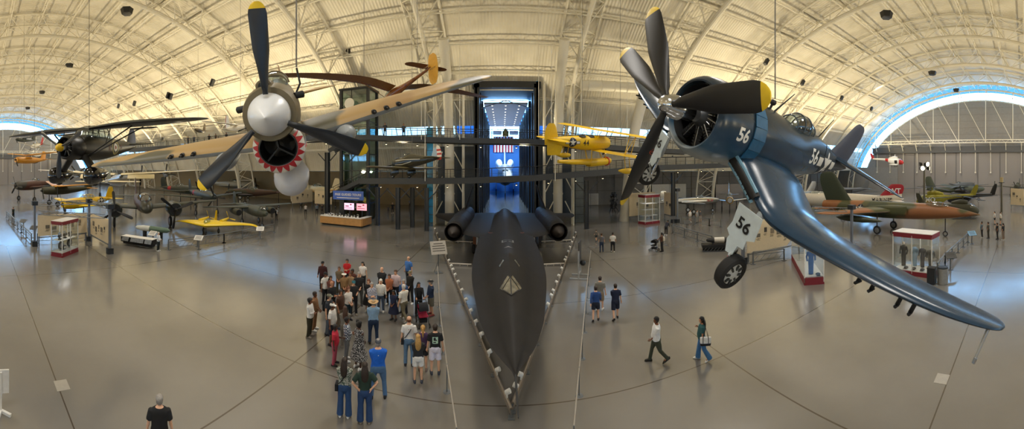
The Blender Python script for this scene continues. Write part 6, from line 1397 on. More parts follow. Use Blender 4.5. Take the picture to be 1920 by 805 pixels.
# ---------------------------------------------------------------- barrier of white floodlights round the black jet
def jet_barrier():
    L = [onz(959, 768, .25), onz(897, 631, .25), onz(866, 560, .25), onz(815, 432, .25)]; Rr = [onz(961, 757, .25), onz(1028, 574, .25), onz(1081, 436, .25)]
    for side, P, lb in (('left', L, 'low grey rail along the left side of the black jet'), ('right', Rr, 'low grey rail along the right side of the black jet')):
        o = P[0].copy(); o.z = 0; t = thing('floor_rail', lb, 'rail', o); a, b = P[0] - o, P[-1] - o
        g = G(); g.tube([a, b], .055, 8); g.tube([a - Vector((0, 0, .16)), b - Vector((0, 0, .16))], .03, 6); g.obj('tube', mat('rail_taupe', '8b8073', .4, metal=.4), t)
        n = 14
        for k in range(n + 1):
            p = a.lerp(b, k / n); g = G(); g.bar(p, (p.x, p.y, 0), .05); g.box((p.x, p.y, .012), (.2, .2, .024)); g.obj('foot', M_RAIL, t, smooth=0)
        pts = [(939, 742), (918, 700), (905, 665), (896, 630), (889, 606), (881, 585), (873, 564), (866, 546), (860, 530), (853, 517), (849, 507), (846, 500), (843, 490), (838, 478), (833, 469), (830, 463), (826, 450), (821, 439), (816, 430)] if side == 'left' else [(968, 728), (975, 706), (996, 664), (1018, 610), (1029, 573), (1033, 556), (1036, 547), (1040, 531), (1047, 519), (1052, 505), (1058, 489), (1061, 484), (1064, 473), (1068, 465), (1071, 455), (1074, 447), (1078, 437)]
        for q in pts:
            p = onz(q[0], q[1], .42); f = min(1, max(0, (p - (a + o)).dot(b - a) / (b - a).length_squared)); p = (a + o).lerp(b + o, f); p.z = .31
            t2 = thing('floodlight', 'small white floodlight clamped on the low rail along the %s side of the black jet' % side, 'lamp', p, (0, 0, R.uniform(-.4, .4) + (0 if side == 'left' else pi)), 'white floodlights on the %s rail of the black jet' % side, .85)
            g = G(); g.tube([(0, 0, 0), (0, 0, .12)], .03, 6); g.box((0, 0, .13), (.06, .16, .06)); g.obj('clamp', M_LAMPW, t2, smooth=0)
            g = G(); M = Matrix.Rotation(-.5, 3, 'Y'); g.lathe([(-.10, .05), (-.09, .085), (.08, .095), (.10, .09), (.10, .02)], 14, 'x', (0.02, 0, .22), mat4=M); g.obj('lamp_head', M_LAMPW, t2)
    for a, b, lb in (((823, 451), (895, 454), 'pale cross tube on the floor under the left engine of the black jet'), ((841, 494), (884, 496), 'pale cross tube on the floor left of the cockpit of the black jet'), ((1011, 453), (1072, 450), 'pale cross tube on the floor under the right engine of the black jet'), ((1018, 496), (1058, 494), 'pale cross tube on the floor right of the cockpit of the black jet')):
        p, q = onz(*a, .14), onz(*b, .14); g = G(); g.tube([p, q], .05, 8); n = 3
        for k in range(n): r = p.lerp(q, (k + .5) / n); g.bar(r, (r.x, r.y, 0), .04)
        g.obj('cross_tube', mat('tube_pale', 'cfc6b8', .4), None, label=lb, cat='rail')
    # posts stand in for lamplit gear struts, warm light put into the left colour
    for (x, y), s, lb in (((890, 458), -1, 'copper-lit stand-in post for the left main gear strut of the black jet'), ((1012, 458), 1, 'dark stand-in post for the right main gear strut of the black jet')):
        p = onz(x, y, 0); t = thing('gear_strut_post', lb, 'lamp', p)
        g = G(); g.box((0, 0, .55), (.3, .3, 1.1)); g.obj('post', mat('lamplit_post' if s < 0 else 'dark_post', '8a5634' if s < 0 else '2b2522', .4, metal=.5), t, smooth=0)
        g = G(); g.box((0, 0, 1.2), (.24, .5, .2)); g.obj('lamp_head', M_BLACK, t, smooth=0)
        g = G(); g.lathe([(0, .09), (-.02, .02)], 12, 'y', (0, -.251, 1.2)); g.obj('lens', mat('warm_lens', 'ffe6b0', .4, emit=14., var=0), t)
jet_barrier()
def stand(name, label, foot, h, w, ph, m, tilt=.5, rz=0.):
    p = onz(*foot, 0); t = thing(name, label, 'sign', p, (0, 0, rz))
    g = G(); g.box((0, 0, .02), (.55, .45, .04)); g.bar((0, 0, 0), (0, 0, h), .06); g.bar((-.25, .2, .02), (0, 0, h * .6), .03); g.obj('stand', M_RAIL, t, smooth=0)
    g = G(); g.box((0, -.03, h + ph * .3), (w, .04, ph), rot=Matrix.Rotation(tilt, 3, 'X')); pn = g.obj('sign_panel', m, t, smooth=0)
    g = G(); Rm = Matrix.Rotation(tilt, 3, 'X')
    for k in range(4): g.box(Vector((0, -.03, h + ph * .3)) + Rm @ Vector((0, -.024, ph * (.3 - .18 * k))), (w * (.8 if k else .6), .006, ph * .06), rot=Rm)
    g.obj('printed_lines', M_PRINT, pn, smooth=0); return t
stand('info_sign', 'pale reading sign on a slim stand left of the black jet rail', (822, 512), 1.5, 1.15, .95, mat('sign_pale', 'a9a39a', .5), -.5, .5)
p = onz(1087, 520, 0); t = thing('display_stand', 'tall narrow display stand with wide feet right of the black jet', 'sign', p, (0, 0, 1.2))
g = G(); g.box((-.55, 0, .95), (.1, .1, 1.9)); g.box((-.55, 0, .05), (.12, 1.2, .08)); g.box((.4, 0, .05), (.12, 1.2, .08)); g.bar((-.55, 0, .3), (.5, 0, .3), .08); g.box((.4, 0, .5), (.1, .1, 1.0)); g.obj('frame', mat('stand_silver', 'b4b6b6', .35, metal=.5), t, smooth=0)
g = G(); g.box((.0, 0, 1.7), (1.1, .06, 1.5)); g.obj('sign_panel', mat('panel_dark', '3c3a38', .5), t, smooth=0)
g = G(); g.sphere((.1, -.2, .95), .2, 10); g.obj('lamp_head', M_SMOKE, t)

# rope barriers: thin posts with a cable
def rope(label, P, z=.9):
    P = [onz(x, y, z) for x, y in P]; o = Vector((P[0].x, P[0].y, 0)); t = thing('cable_barrier', label, 'barrier', o)
    L = sum((b - a).length for a, b in zip(P, P[1:])); step = 2.1
    g = G(); g.tube([p - o for p in P], .022, 6); g.obj('cable', mat('cable_pale', 'a49c90', .4), t)
    for a, b in zip(P, P[1:]):
        n = max(1, round((b - a).length / step))
        for k in range(n):
            p = a.lerp(b, k / n) - o; g = G(); g.tube([(p.x, p.y, 0), (p.x, p.y, z + .02)], .02, 8); g.lathe([(0, .13), (.015, .12), (.02, .02)], 16, 'z', (p.x, p.y, 0)); g.obj('post', M_RAIL, t)
rope('thin cable barrier on slim posts between the crowd and the black jet', [(856, 804), (838, 684), (824, 576), (821, 500)])
rope('thin cable barrier on slim posts right of the black jet', [(1076, 800), (1086, 690), (1096, 586), (1103, 510), (1108, 470)])

# ---------------------------------------------------------------- display cases and panels
def case(name, label, c, rz, w, d, h, base=.35, head=.28, hm=M_WINE):
    t = thing(name, label, 'display case', c, (0, 0, rz))
    g = G(); g.box((0, 0, base / 2), (w, d, base)); g.obj('plinth', hm, t, smooth=0)
    g = G(); g.box((0, 0, base + .02), (w * .97, d * .95, .04)); g.obj('case_floor', M_CASEW, t, smooth=0)
    g = G(); g.box((0, 0, h - head / 2), (w, d, head)); g.obj('canopy', hm, t, smooth=0)
    g = G(); g.box((0, 0, h + .02), (w * .99, d * .99, .04)); g.obj('canopy_top', M_CASEW, t, smooth=0)
    for sx in (-1, 0, 1):
        for sy in (-1, 1):
            if sx == 0 and w < 2: continue
            g = G(); g.box((sx * (w / 2 - .03), sy * (d / 2 - .03), h / 2), (.06, .06, h - .3)); g.obj('upright', M_CASEW, t, smooth=0)
    cg = glass('case_glass', (.95, .97, .97), .1)
    for sy in (-1, 1): g = G(); g.box((0, sy * (d / 2 - .02), (base + h - head) / 2), (w - .1, .012, h - head - base - .02)); g.obj('glass_pane', cg, t, smooth=0)
    for sx in (-1, 1): g = G(); g.box((sx * (w / 2 - .02), 0, (base + h - head) / 2), (.012, d - .1, h - head - base - .02)); g.obj('glass_pane', cg, t, smooth=0)
    l = bpy.data.lights.new('case_lamp', 'AREA'); l.energy = 14; l.color = (1, .95, .88); l.shape = 'RECTANGLE'; l.size = w * .6; l.size_y = d * .5; lo_ = bpy.data.objects.new('case_lamp', l); COL.objects.link(lo_); lo_.location = Vector(c) + Vector((0, 0, h - head - .02)); lo_.rotation_euler = (0, 0, rz)
    return t
def in_case(c, rz, p): return Matrix.Translation(c) @ Matrix.Rotation(rz, 4, 'Z') @ Vector(p)
def mannequin(name, label, pos, rz, suit, head=True, h=1.75, helmet=None):
    t = thing(name, label, 'mannequin', pos, (0, 0, rz), scale=h / 1.75)
    g = G(); fus2 = [(0.02, .16, .11), (.45, .17, .12), (.85, .19, .13), (1.05, .17, .12), (1.25, .22, .14), (1.42, .21, .12), (1.5, .1, .08)]
    rr = [[Vector((w * cos(2 * pi * k / 16), d * sin(2 * pi * k / 16), z)) for k in range(16)] for z, w, d in catmull(fus2, 3)]; g.loft(rr); g.obj('uniform', suit, t)
    for s in (-1, 1): g = G(); g.tube([(.2 * s, 0, 1.42), (.29 * s, .02, 1.12), (.27 * s, -.06, .86)], [.075, .06, .05], 10); g.obj('sleeve', suit, t)
    if head: g = G(); g.sphere((0, 0, 1.63), .105, 12, sc=(.85, 1, 1.15)); g.obj('head', helmet or mat('dummy_pale', 'c9b8a4', .6), t)
    return t
def gadget(name, label, pos, kind, s=1.0, rz=0.):
    t = thing(name, label, 'exhibit', pos, (0, 0, rz), scale=s)
    if kind == 'wheel':
        g = G(); g.bar((0, 0, 0), (0, 0, .12), .2); g.obj('cradle', M_ALU, t, smooth=0); wheel_part(t, (0, 0, .46), .36, .2, [M_TYRE, M_ALU], 'y', 0, 'wheel', 6)
    elif kind == 'engine':
        g = G(); g.tube([(-.3, 0, .35), (.3, 0, .35)], .14, 12); g.box((0, 0, .05), (.3, .3, .1)); g.bar((0, 0, .1), (0, 0, .3), .08); g.obj('block', M_SMOKE, t)
        for k in range(4): g = G(); g.tube([(-.22 + .15 * k, 0, .4), (-.22 + .15 * k, .1, .66)], .06, 8); g.obj('cylinder_head', M_ALU, t)
    elif kind == 'instrument':
        g = G(); g.box((0, 0, .12), (.3, .2, .24)); g.obj('box', M_BLACK, t, smooth=0); g = G(); g.lathe([(0, .08), (.02, .08), (.02, .01)], 14, 'y', (0, -.12, .13)); g.obj('dial', M_WHITE, t)
    elif kind == 'cap': g = G(); g.sphere((0, 0, .07), .14, 12, sc=(1, 1, .5)); g.box((0, -.13, .03), (.2, .12, .02)); g.obj('cap', M_DKBLUE, t)
    return t
# left red and white case with engine parts
c = onz(122, 476, 0); rz = radians(132)
case('display_case', 'tall glass case with wine red base holding engine parts, left floor', c, rz, 2.6, 1.15, 2.95)
for q, k, lb, s in (((-.65, 0, .396), 'wheel', 'spoked aircraft wheel at the near end of the left glass case', .95), ((.7, .0, .396), 'wheel', 'spoked aircraft wheel at the far end of the left glass case', .95), ((-.1, .1, .396), 'instrument', 'black instrument box in the middle of the left glass case', 1.4)): gadget({'wheel': 'aircraft_wheel', 'instrument': 'instrument_box'}[k], lb, in_case(c, rz, q), k, s, rz)
t = thing('case_shelf', 'glass shelf with little engines inside the left glass case', 'shelf', in_case(c, rz, (0, 0, 1.35)), (0, 0, rz)); g = G(); g.box((0, 0, 0), (2.4, .9, .03)); g.obj('shelf', M_CASEW, t, smooth=0)
for k, x in enumerate((-.8, 0, .8)): gadget('small_engine', ('near', 'middle', 'far')[k] + ' small engine on the shelf of the left glass case', in_case(c, rz, (x, 0, 1.37)), 'engine', .9, rz + .3)
# right tall case with a blue flight suit, and the uniform case
c = onz(1511, 508, 0); rz = radians(-42)
case('display_case', 'narrow glass case with wine red rim holding a blue flight suit', c, rz, 1.3, 6.0, 2.9, .45, .3)
mannequin('flight_suit', 'blue flight suit with yellow helmet inside the narrow glass case', in_case(c, rz, (-.1, -2.4, .5)), rz + .2, mat('suit_blue', '1f4f8f', .6, var=.15), True, 1.8, mat('helmet_yellow', 'c9a227', .4))
gadget('officer_hat', 'dark cap on the floor of the narrow glass case', in_case(c, rz, (.3, -2.7, .5)), 'cap', 1.2, rz)
c = onz(1718, 512, 0); rz = radians(-96)
case('display_case', 'wide glass case with wine red roof holding dark uniforms', c, rz, 3.0, 1.5, 2.9, .3, .3)
for k, (x, y, hh, lb, m) in enumerate(((-1.05, .1, 1.75, 'black uniform with head at the left end of the uniform case', M_BLACK), (-.3, .4, 1.6, 'pale blue uniform second from the left in the uniform case', mat('uniform_sky', '6f8ba0', .7)), (.35, .3, 1.6, 'navy uniform jacket third from the left in the uniform case', M_DKBLUE), (1.05, .1, 1.6, 'dark uniform at the right end of the uniform case', M_BLACK))): mannequin('uniform_dummy', lb, in_case(c, rz, (x, y, .35)), rz, m, k == 0, hh)
for k, x in enumerate((-.6, .0, .65)): gadget('officer_hat', ('left', 'middle', 'right')[k] + ' service cap on the floor of the uniform case', in_case(c, rz, (x, -.4, .35)), 'cap', 1.2, rz)

def panel_wall(name, label, a, b, z0, z1, m=M_PALE, prints=5, seed=1, cut=False):
    """free-standing exhibit panel between two floor points, with pictures and text blocks"""
    a, b = Vector(a), Vector(b); o = Vector((a.x, a.y, 0)); t = thing(name, label, 'exhibit panel', o, (0, 0, atan2(b.y - a.y, b.x - a.x))); L = (b - a).length; rr = random.Random(seed)
    poly = [(0, z0), (L, z0), (L, z1), (0, z1)] if not cut else [(0, z0), (L * .72, z0), (L, z0 + (z1 - z0) * .55), (L * .97, z1), (0, z1)]
    g = G(); g.plate(poly, 0, .12, lambda u, v, h: Vector((u, h, v))); pn = g.obj('board', m, t, smooth=0)
    for k in range(prints):
        x = L * (.12 + .76 * (k + .5) / prints); z = z0 + (z1 - z0) * rr.uniform(.35, .7); w, h = rr.uniform(.25, .55), rr.uniform(.25, .5)
        g = G(); g.box((x, -.012, z), (w, .02, h)); g.obj('photograph', mat('photo_%d' % (k % 3), ('6e675c', '4f4a43', '8a8172')[k % 3], .5, var=.4, scale=9), pn, smooth=0)
        g = G()
        for j in range(3): g.box((x + rr.uniform(-.1, .1), -.008, z - h / 2 - .1 - .07 * j), (w * .9, .012, .025))
        g.obj('caption', M_PRINT, pn, smooth=0)
    g = G(); g.bar((.1, .06, 0), (.1, .06, z1), .1); g.bar((L - .1, .06, 0), (L - .1, .06, z1), .1); g.box((L / 2, .06, z0 - .12), (L, .1, .08)); g.obj('frame', M_RAIL, t, smooth=0)
    return t
def mast(label, x, y, h, dark=True):
    p = onz(x, y, 0); t = thing('exhibit_post', label, 'post', p); g = G(); g.bar((0, 0, 0), (0, 0, h), .2); g.obj('shaft', mat('post_bluegrey', '6f757f', .4, metal=.3), t, smooth=0)
    g = G(); g.box((0, 0, .25), (.5, .5, .5)); g.obj('foot', M_WALK, t, smooth=0); g = G(); g.box((0, 0, h - .1), (.55, .55, .4)); g.obj('cap', M_WALK, t, smooth=0); return p
H_P = 4.2
q = [mast('blue grey post at the left end of the left exhibit panels', 65, 462, H_P), mast('blue grey post at the corner of the left exhibit panels', 167, 452, H_P), mast('blue grey post at the right end of the left exhibit panels', 206, 476, H_P)]
def truss(label, a, b, z):
    a, b = Vector((a.x, a.y, z)), Vector((b.x, b.y, z)); u = (b - a).normalized() * .42; a, b = a + u, b - u; o = a.copy(); t = thing('exhibit_truss', label, 'truss', o); g = G(); d = b - a
    for dz in (0, -.35): g.tube([Vector((0, 0, dz)), d + Vector((0, 0, dz))], .04, 6)
    n = 6
    for k in range(n): g.tube([d * (k / n) + Vector((0, 0, 0 if k % 2 else -.35)), d * ((k + 1) / n) + Vector((0, 0, -.35 if k % 2 else 0))], .025, 5)
    g.obj('lattice', M_RAIL, t)
truss('light grey truss over the left exhibit panel', q[0], q[1], H_P - .02); truss('light grey truss from corner post to right post of the left panels', q[1], q[2], H_P - .02); truss('light grey truss spanning the two front posts of the left panels', q[0], q[2], H_P - .8)
panel_wall('display_board', 'long cream exhibit panel behind the left glass case', q[0].lerp(q[1], .06), q[1].lerp(q[0], .04), .9, 2.9, prints=6, seed=3)
panel_wall('display_board', 'cream exhibit panel with photographs right of the left glass case', q[1].lerp(q[2], .08), q[2].lerp(q[1], .06), .8, 2.9, prints=5, seed=5)
# right exhibit group with the large cream panel behind the white undercarriage
a, b = onz(1402, 492, 0), onz(1500, 470, 0); panel_wall('display_board', 'large cream exhibit panel behind the near wheel of the blue fighter', a, b, .7, 3.2, prints=6, seed=9, cut=True)
mast('blue grey post standing in front of the camouflaged jet', 1597, 470, 4.0); p = onz(1520, 464, 0); truss('light grey truss running back from the post by the camouflaged jet', onz(1597, 470, 0), p, 3.8)
mast('blue grey post behind the near wheel of the blue fighter', 1393, 495, 3.6)
a, b = onz(1180, 417, 0), onz(1228, 411, 0); panel_wall('display_board', 'lit cream panel behind the small glass case under the walkway', a, b, .8, 4.0, prints=2, seed=11)
a, b = onz(1245, 411, 0), onz(1268, 417, 0); panel_wall('display_board', 'lit cream panel right of the small glass case under the walkway', a, b, .8, 4.0, prints=3, seed=12)
mast('blue grey post left of the small glass case', 1178, 412, 4.6); mast('blue grey post right of the small glass case', 1270, 418, 4.6)
c = onz(1217, 419, 0); case('display_case', 'small glass case with wine red base in front of the lit cream panels', c, radians(15), 2.6, 1.5, 3.9, .35, .35)
for k in range(3):
    g = G(); g.box((0, 0, 0), (2.2, 1.1, .04)); g.obj('case_shelf', M_CASEW, None, label=('lowest', 'middle', 'top')[k] + ' white shelf in the small glass case under the walkway', cat='shelf', smooth=0).matrix_world = Matrix.Translation(c + Vector((0, 0, 1.1 + .8 * k))) @ Matrix.Rotation(radians(15), 4, 'Z')
for (xa, ya), (xb, yb), z0, z1, sd, lb in (((548, 392), (586, 388), 1.0, 3.4, 21, 'lit cream panel left of the tour desk'), ((590, 392), (622, 394), 1.0, 3.4, 22, 'lit cream panel just behind the tour desk'), ((1895, 392), (1919, 394), .8, 3.8, 23, 'lit cream panel at the far right edge')):
    panel_wall('display_board', lb, onz(xa, ya, 0), onz(xb, yb, 0), z0, z1, prints=3, seed=sd)
# white wall screens and doors at the back on the right
for x0, y0, x1, y1, Y, m, lb in ((1222, 346, 1286, 382, 64, M_WHITE, 'white screen wall behind the silver jet'), (1342, 346, 1393, 379, 64, mat('screen_grey', 'bdb5ae', .6), 'pale grey screen on the back wall right of the silver jet'), (1092, 363, 1122, 392, 65.5, M_WHITE, 'white double door in the back wall')):
    a, b = ony(x0, y0, Y), ony(x1, y1, Y); t = thing('wall_screen' if 'screen' in lb else 'service_door', lb, 'screen' if 'screen' in lb else 'door', ((a.x + b.x) / 2, Y, 0)); g = G(); w = abs(b.x - a.x); g.box((0, 0, a.z / 2 + .05), (w, .14, a.z)); g.obj('panel', m, t, smooth=0)
    g = G(); g.box((0, -.08, a.z / 2), (.06, .04, a.z)); g.box((0, -.08, a.z + .05), (w + .2, .1, .12)); g.obj('frame', mat('wall_joint', '6c6a69', .7), t, smooth=0)
# dark engine on display at the back
p = onz(1152, 398, 0); t = thing('display_engine', 'big dark radial engine on a stand by the back wall', 'engine', p, (0, 0, -.6)); e_ = engine_part(t, 0, 1.5, 9, 'cylinder_bank'); e_.location = (0, 0, 2.0)
g = G()
for s in (-1, 1): g.bar((-.6, s, 0), (-.3, s * .5, 1.3), .12); g.bar((.5, s, 0), (-.3, s * .5, 1.3), .12)
g.obj('stand', M_SMOKE, t)
p = onz(1176, 397, 0); t = thing('display_engine', 'second dark radial engine right of the first by the back wall', 'engine', p, (0, 0, -.4)); e_ = engine_part(t, 0, 1.3, 7, 'cylinder_bank'); e_.location = (0, 0, 1.8)
g = G(); g.box((0, 0, .25), (1.6, 2.0, .5)); g.bar((0, 0, .4), (0, 0, 1.3), .3); g.obj('stand', M_SMOKE, t)
# bench-like dark console with a white missile body, right
p = onz(1349, 470, 0); rz = radians(-30); t = thing('exhibit_plinth', 'long low dark plinth with lattice front, right of centre', 'plinth', p, (0, 0, rz)); g = G(); g.box((0, 0, .5), (3.2, 1.0, .22)); g.box((0, .2, .2), (3.0, .5, .4)); g.obj('top', M_BLACK, t, smooth=0)
g = G()
for s in range(11): g.bar((-1.5 + .3 * s, -.45, .06), (-1.2 + .3 * s if s < 10 else 1.5, -.45, .4), .03)
g.bar((-1.55, -.45, .05), (1.55, -.45, .05), .05); g.bar((-1.55, -.45, .4), (1.55, -.45, .4), .05); g.obj('lattice_front', M_RAIL, t, smooth=0)
t = thing('gun_pod', 'white and black gun pod lying on the long dark plinth', 'exhibit', p + Vector((0, 0, .63)), (0, 0, rz)); g = G(); g.lathe([(-1.2, .05), (-1.1, .14), (-.6, .24), (.4, .26), (1.0, .2), (1.2, .1)], 18, 'x', (0, 0, .32)); g.obj('body', zramp('pod_black_white', [(-1.3, '202022'), (-.5, '202022'), (-.45, 'cfcac0'), (.4, 'cfcac0'), (.45, '202022'), (1.3, '202022')], .5, axis=0), t)
for x in (-.6, .6): g = G(); g.box((x, 0, .06), (.12, .4, .12)); g.obj('cradle', M_SMOKE, t, smooth=0)
# left console exhibit with torpedo
p = onz(258, 462, 0); rz = radians(28); t = thing('exhibit_counter', 'long low black counter with reading panels, left', 'plinth', p, (0, 0, rz)); g = G(); g.box((0, .2, .55), (3.6, .9, .5)); g.box((0, .2, .25), (3.3, .6, .3)); g.obj('top', M_BLACK, t, smooth=0)
g = G(); g.box((0, .2, .82), (3.6, .9, .03)); g.obj('counter_top', M_WHITE, t, smooth=0)
for x in (-1.2, -.2, .5, 1.4): g = G(); g.box((x, -.35, .62), (.75, .05, .4), rot=Matrix.Rotation(-.5, 3, 'X')); g.obj('reading_panel', mat('panel_grey', '7b8084', .5, var=.3, scale=6), t, smooth=0)
p = onz(258, 448, 0); t = thing('torpedo', 'pale green torpedo on a cradle behind the black counter, left', 'exhibit', p + Vector((.4, 1.6, 0)), (0, 0, rz)); g = G(); g.lathe([(-2.2, .06), (-2.0, .2), (-1.2, .3), (1.0, .3), (1.8, .24), (2.1, .05)], 18, 'x', (0, 0, .95)); g.obj('body', zramp('torpedo_paint', [(-2.2, 'c9ccc6'), (-.3, 'c9ccc6'), (-.28, '5d7565'), (2.2, '56705f')], .4, axis=0), t)
for x in (-1.0, 1.0): g = G(); g.box((x, 0, .35), (.2, .5, .7)); g.obj('cradle', M_SMOKE, t, smooth=0)

# ---------------------------------------------------------------- grey exhibit barriers with reading rails
def barrier(label, P, zt=.95, panels=(), mesh=True):
    P = [onz(x, y, 0) for x, y in P]; o = P[0].copy(); t = thing('exhibit_barrier', label, 'barrier', o)
    rail, net = G(), G()
    for a, b in zip(P, P[1:]):
        a, b = a - o, b - o; L = (b - a).length; n = max(1, round(L / 2.4))
        for k in range(n + 1):
            p = a.lerp(b, k / n); g = G(); g.bar(p, p + Vector((0, 0, zt)), .09); g.box(p + Vector((0, 0, .02)), (.3, .3, .04)); g.obj('post', M_RAIL, t, smooth=0)
        rail.bar(a + Vector((0, 0, zt)), b + Vector((0, 0, zt)), .12, .06)
        for z in (.2, .72): rail.bar(a + Vector((0, 0, z)), b + Vector((0, 0, z)), .04)
        m = max(2, int(L / .45))
        for k in range(m): net.bar(a.lerp(b, k / m) + Vector((0, 0, .2)), a.lerp(b, (k + 1) / m) + Vector((0, 0, .72)), .02)
    rail.obj('top_rail', M_RAIL, t, smooth=0); net.obj('lattice', M_RAIL, t, smooth=0); return t
barrier('long grey lattice barrier in front of the yellow flying wing', [(316, 469), (420, 456), (514, 436)])
barrier('grey barrier with reading rails at the far left floor', [(59, 457), (40, 437), (12, 408)])
barrier('short grey barrier between the two left exhibit posts', [(70, 456), (160, 450)])
barrier('grey barrier running diagonally behind the stroller, right of centre', [(1262, 438), (1335, 462)])
barrier('grey barrier on the right beside the blue-lit floor', [(1758, 520), (1772, 500), (1815, 455)])
barrier('short grey barrier under the silver jet', [(1278, 420), (1330, 424), (1352, 426)])
barrier('grey barrier around the camouflaged jet behind the blue fighter', [(1412, 496), (1470, 489)])
def lectern(label, x, y, z=.95, w=.8, m=None, rz=0, tilt=.6):
    p = onz(x, y, 0); t = thing('reading_board', label, 'sign', p, (0, 0, rz)); g = G(); g.bar((0, 0, 0), (0, 0, z), .08); g.box((0, 0, .02), (.3, .3, .04)); g.obj('leg', M_RAIL, t, smooth=0)
    g = G(); g.box((0, -.08, z + .12), (w, .05, .6), rot=Matrix.Rotation(tilt - pi / 2, 3, 'X')); b = g.obj('board', m or M_WHITE, t, smooth=0)
    g = G(); Rm = Matrix.Rotation(tilt - pi / 2, 3, 'X')
    for k in range(3): g.box(Vector((0, -.08, z + .12)) + Rm @ Vector((0, -.03, .16 - .15 * k)), (w * .75, .006, .05), rot=Rm)
    g.obj('printed_lines', M_PRINT, b, smooth=0)
DKP = mat('board_dark', '3f4347', .4, var=.2)
for x, y, rz, m, lb in ((373, 468, .5, None, 'white reading board in front of the yellow flying wing'), (488, 448, .6, None, 'white reading board at the right end of the long left barrier'), (287, 458, .4, None, 'white reading board beside the man in white by the left counter'), (1263, 424, -.3, DKP, 'dark reading board beside the bent visitor, right of centre'), (1288, 434, -.3, DKP, 'wide dark reading board right of the bent visitor'), (1822, 458, -1.0, mat('board_blue_lit', '7fb0d8', .3), 'blue-lit reading board at the far end of the right barrier'), (1782, 506, -1.0, DKP, 'dark reading boards at the near end of the right barrier'), (44, 431, .9, DKP, 'dark reading board on the far left barrier nearest the standing man'), (64, 446, .9, DKP, 'dark reading board on the far left barrier nearest the panels')): lectern(lb, x, y, rz=rz, m=m)  # blue light on the far right board is put into its colour
p = onz(1768, 532, 0); t = thing('waste_bin', 'round grey metal bin at the near end of the right barrier', 'bin', p); g = G(); g.lathe([(0, .3), (.02, .33), (1.0, .33), (1.02, .28)], 24, 'z'); g.obj('body', SLVD, t); g = G(); g.lathe([(1.0, .34), (1.06, .34), (1.07, .2)], 24, 'z'); g.obj('rim', M_SMOKE, t)
p = onz(1747, 532, 0); t = thing('waste_bin', 'square dark bin just left of the round grey bin', 'bin', p); g = G(); g.box((0, 0, .5), (.5, .5, 1.0)); g.obj('body', M_SMOKE, t, smooth=0); g = G(); g.box((0, 0, 1.02), (.54, .54, .06)); g.obj('lid', M_BLACK, t, smooth=0)
# white tripod foot at the lower left edge
p = onz(2, 778, 0); t = thing('easel_stand', 'white sign easel cut off by the lower left picture edge', 'sign', p); g = G(); g.bar((-.1, 0, 0), (-.1, 0, 1.2), .06); g.bar((-.1, 0, .05), (.25, -.12, .04), .08); g.bar((-.1, 0, .05), (.12, .28, .04), .08); g.obj('legs', M_WHITE, t, smooth=0); g = G(); g.box((-.14, 0, .9), (.04, .5, .7)); g.obj('board', M_WHITE, t, smooth=0)

# floodlight mast on the right, second slim mast further right
for x, y, yt, lb, lit in ((1733, 404, 312, 'tall mast with a ring of lit floodlights, right background', True), (1878, 398, 342, 'tall pale mast with a small box head at the far right', False)):
    p = onz(x, y, 0); z1 = at(x, yt, hypot(p.x, p.y)).z; t = thing('floodlight_mast', lb, 'lamp', p); g = G(); g.tube([(0, 0, 0), (0, 0, z1)], [.2, .14], 12); g.obj('pole', mat('mast_olive', '5f5c4e', .5), t)
    g = G(); g.lathe([(z1 - .1, .5), (z1, .5)], 12, 'z'); g.obj('head_ring', M_SMOKE, t)
    if lit:
        for k in range(6):
            a = 2 * pi * k / 6; c = Vector((.55 * cos(a), .55 * sin(a), z1 + (-.3 if k % 2 else .35))); d = Vector((cos(a), sin(a), -.15)).normalized(); g = G(); g.tube([c - d * .2, c + d * .25], [.2, .36], 12); l = g.obj('lamp_head', M_BLACK, t)
            if k in (3, 4, 5): g = G(); g.tube([c + d * .255, c + d * .27], .33, 12); g.obj('lens', mat('flood_lens', 'fff0c0', .4, emit=20., var=0), l)
    else: g = G(); g.box((0, 0, z1 + .4), (.8, .5, .9)); g.obj('box_head', mat('mast_box', 'b9a982', .5), t, smooth=0)

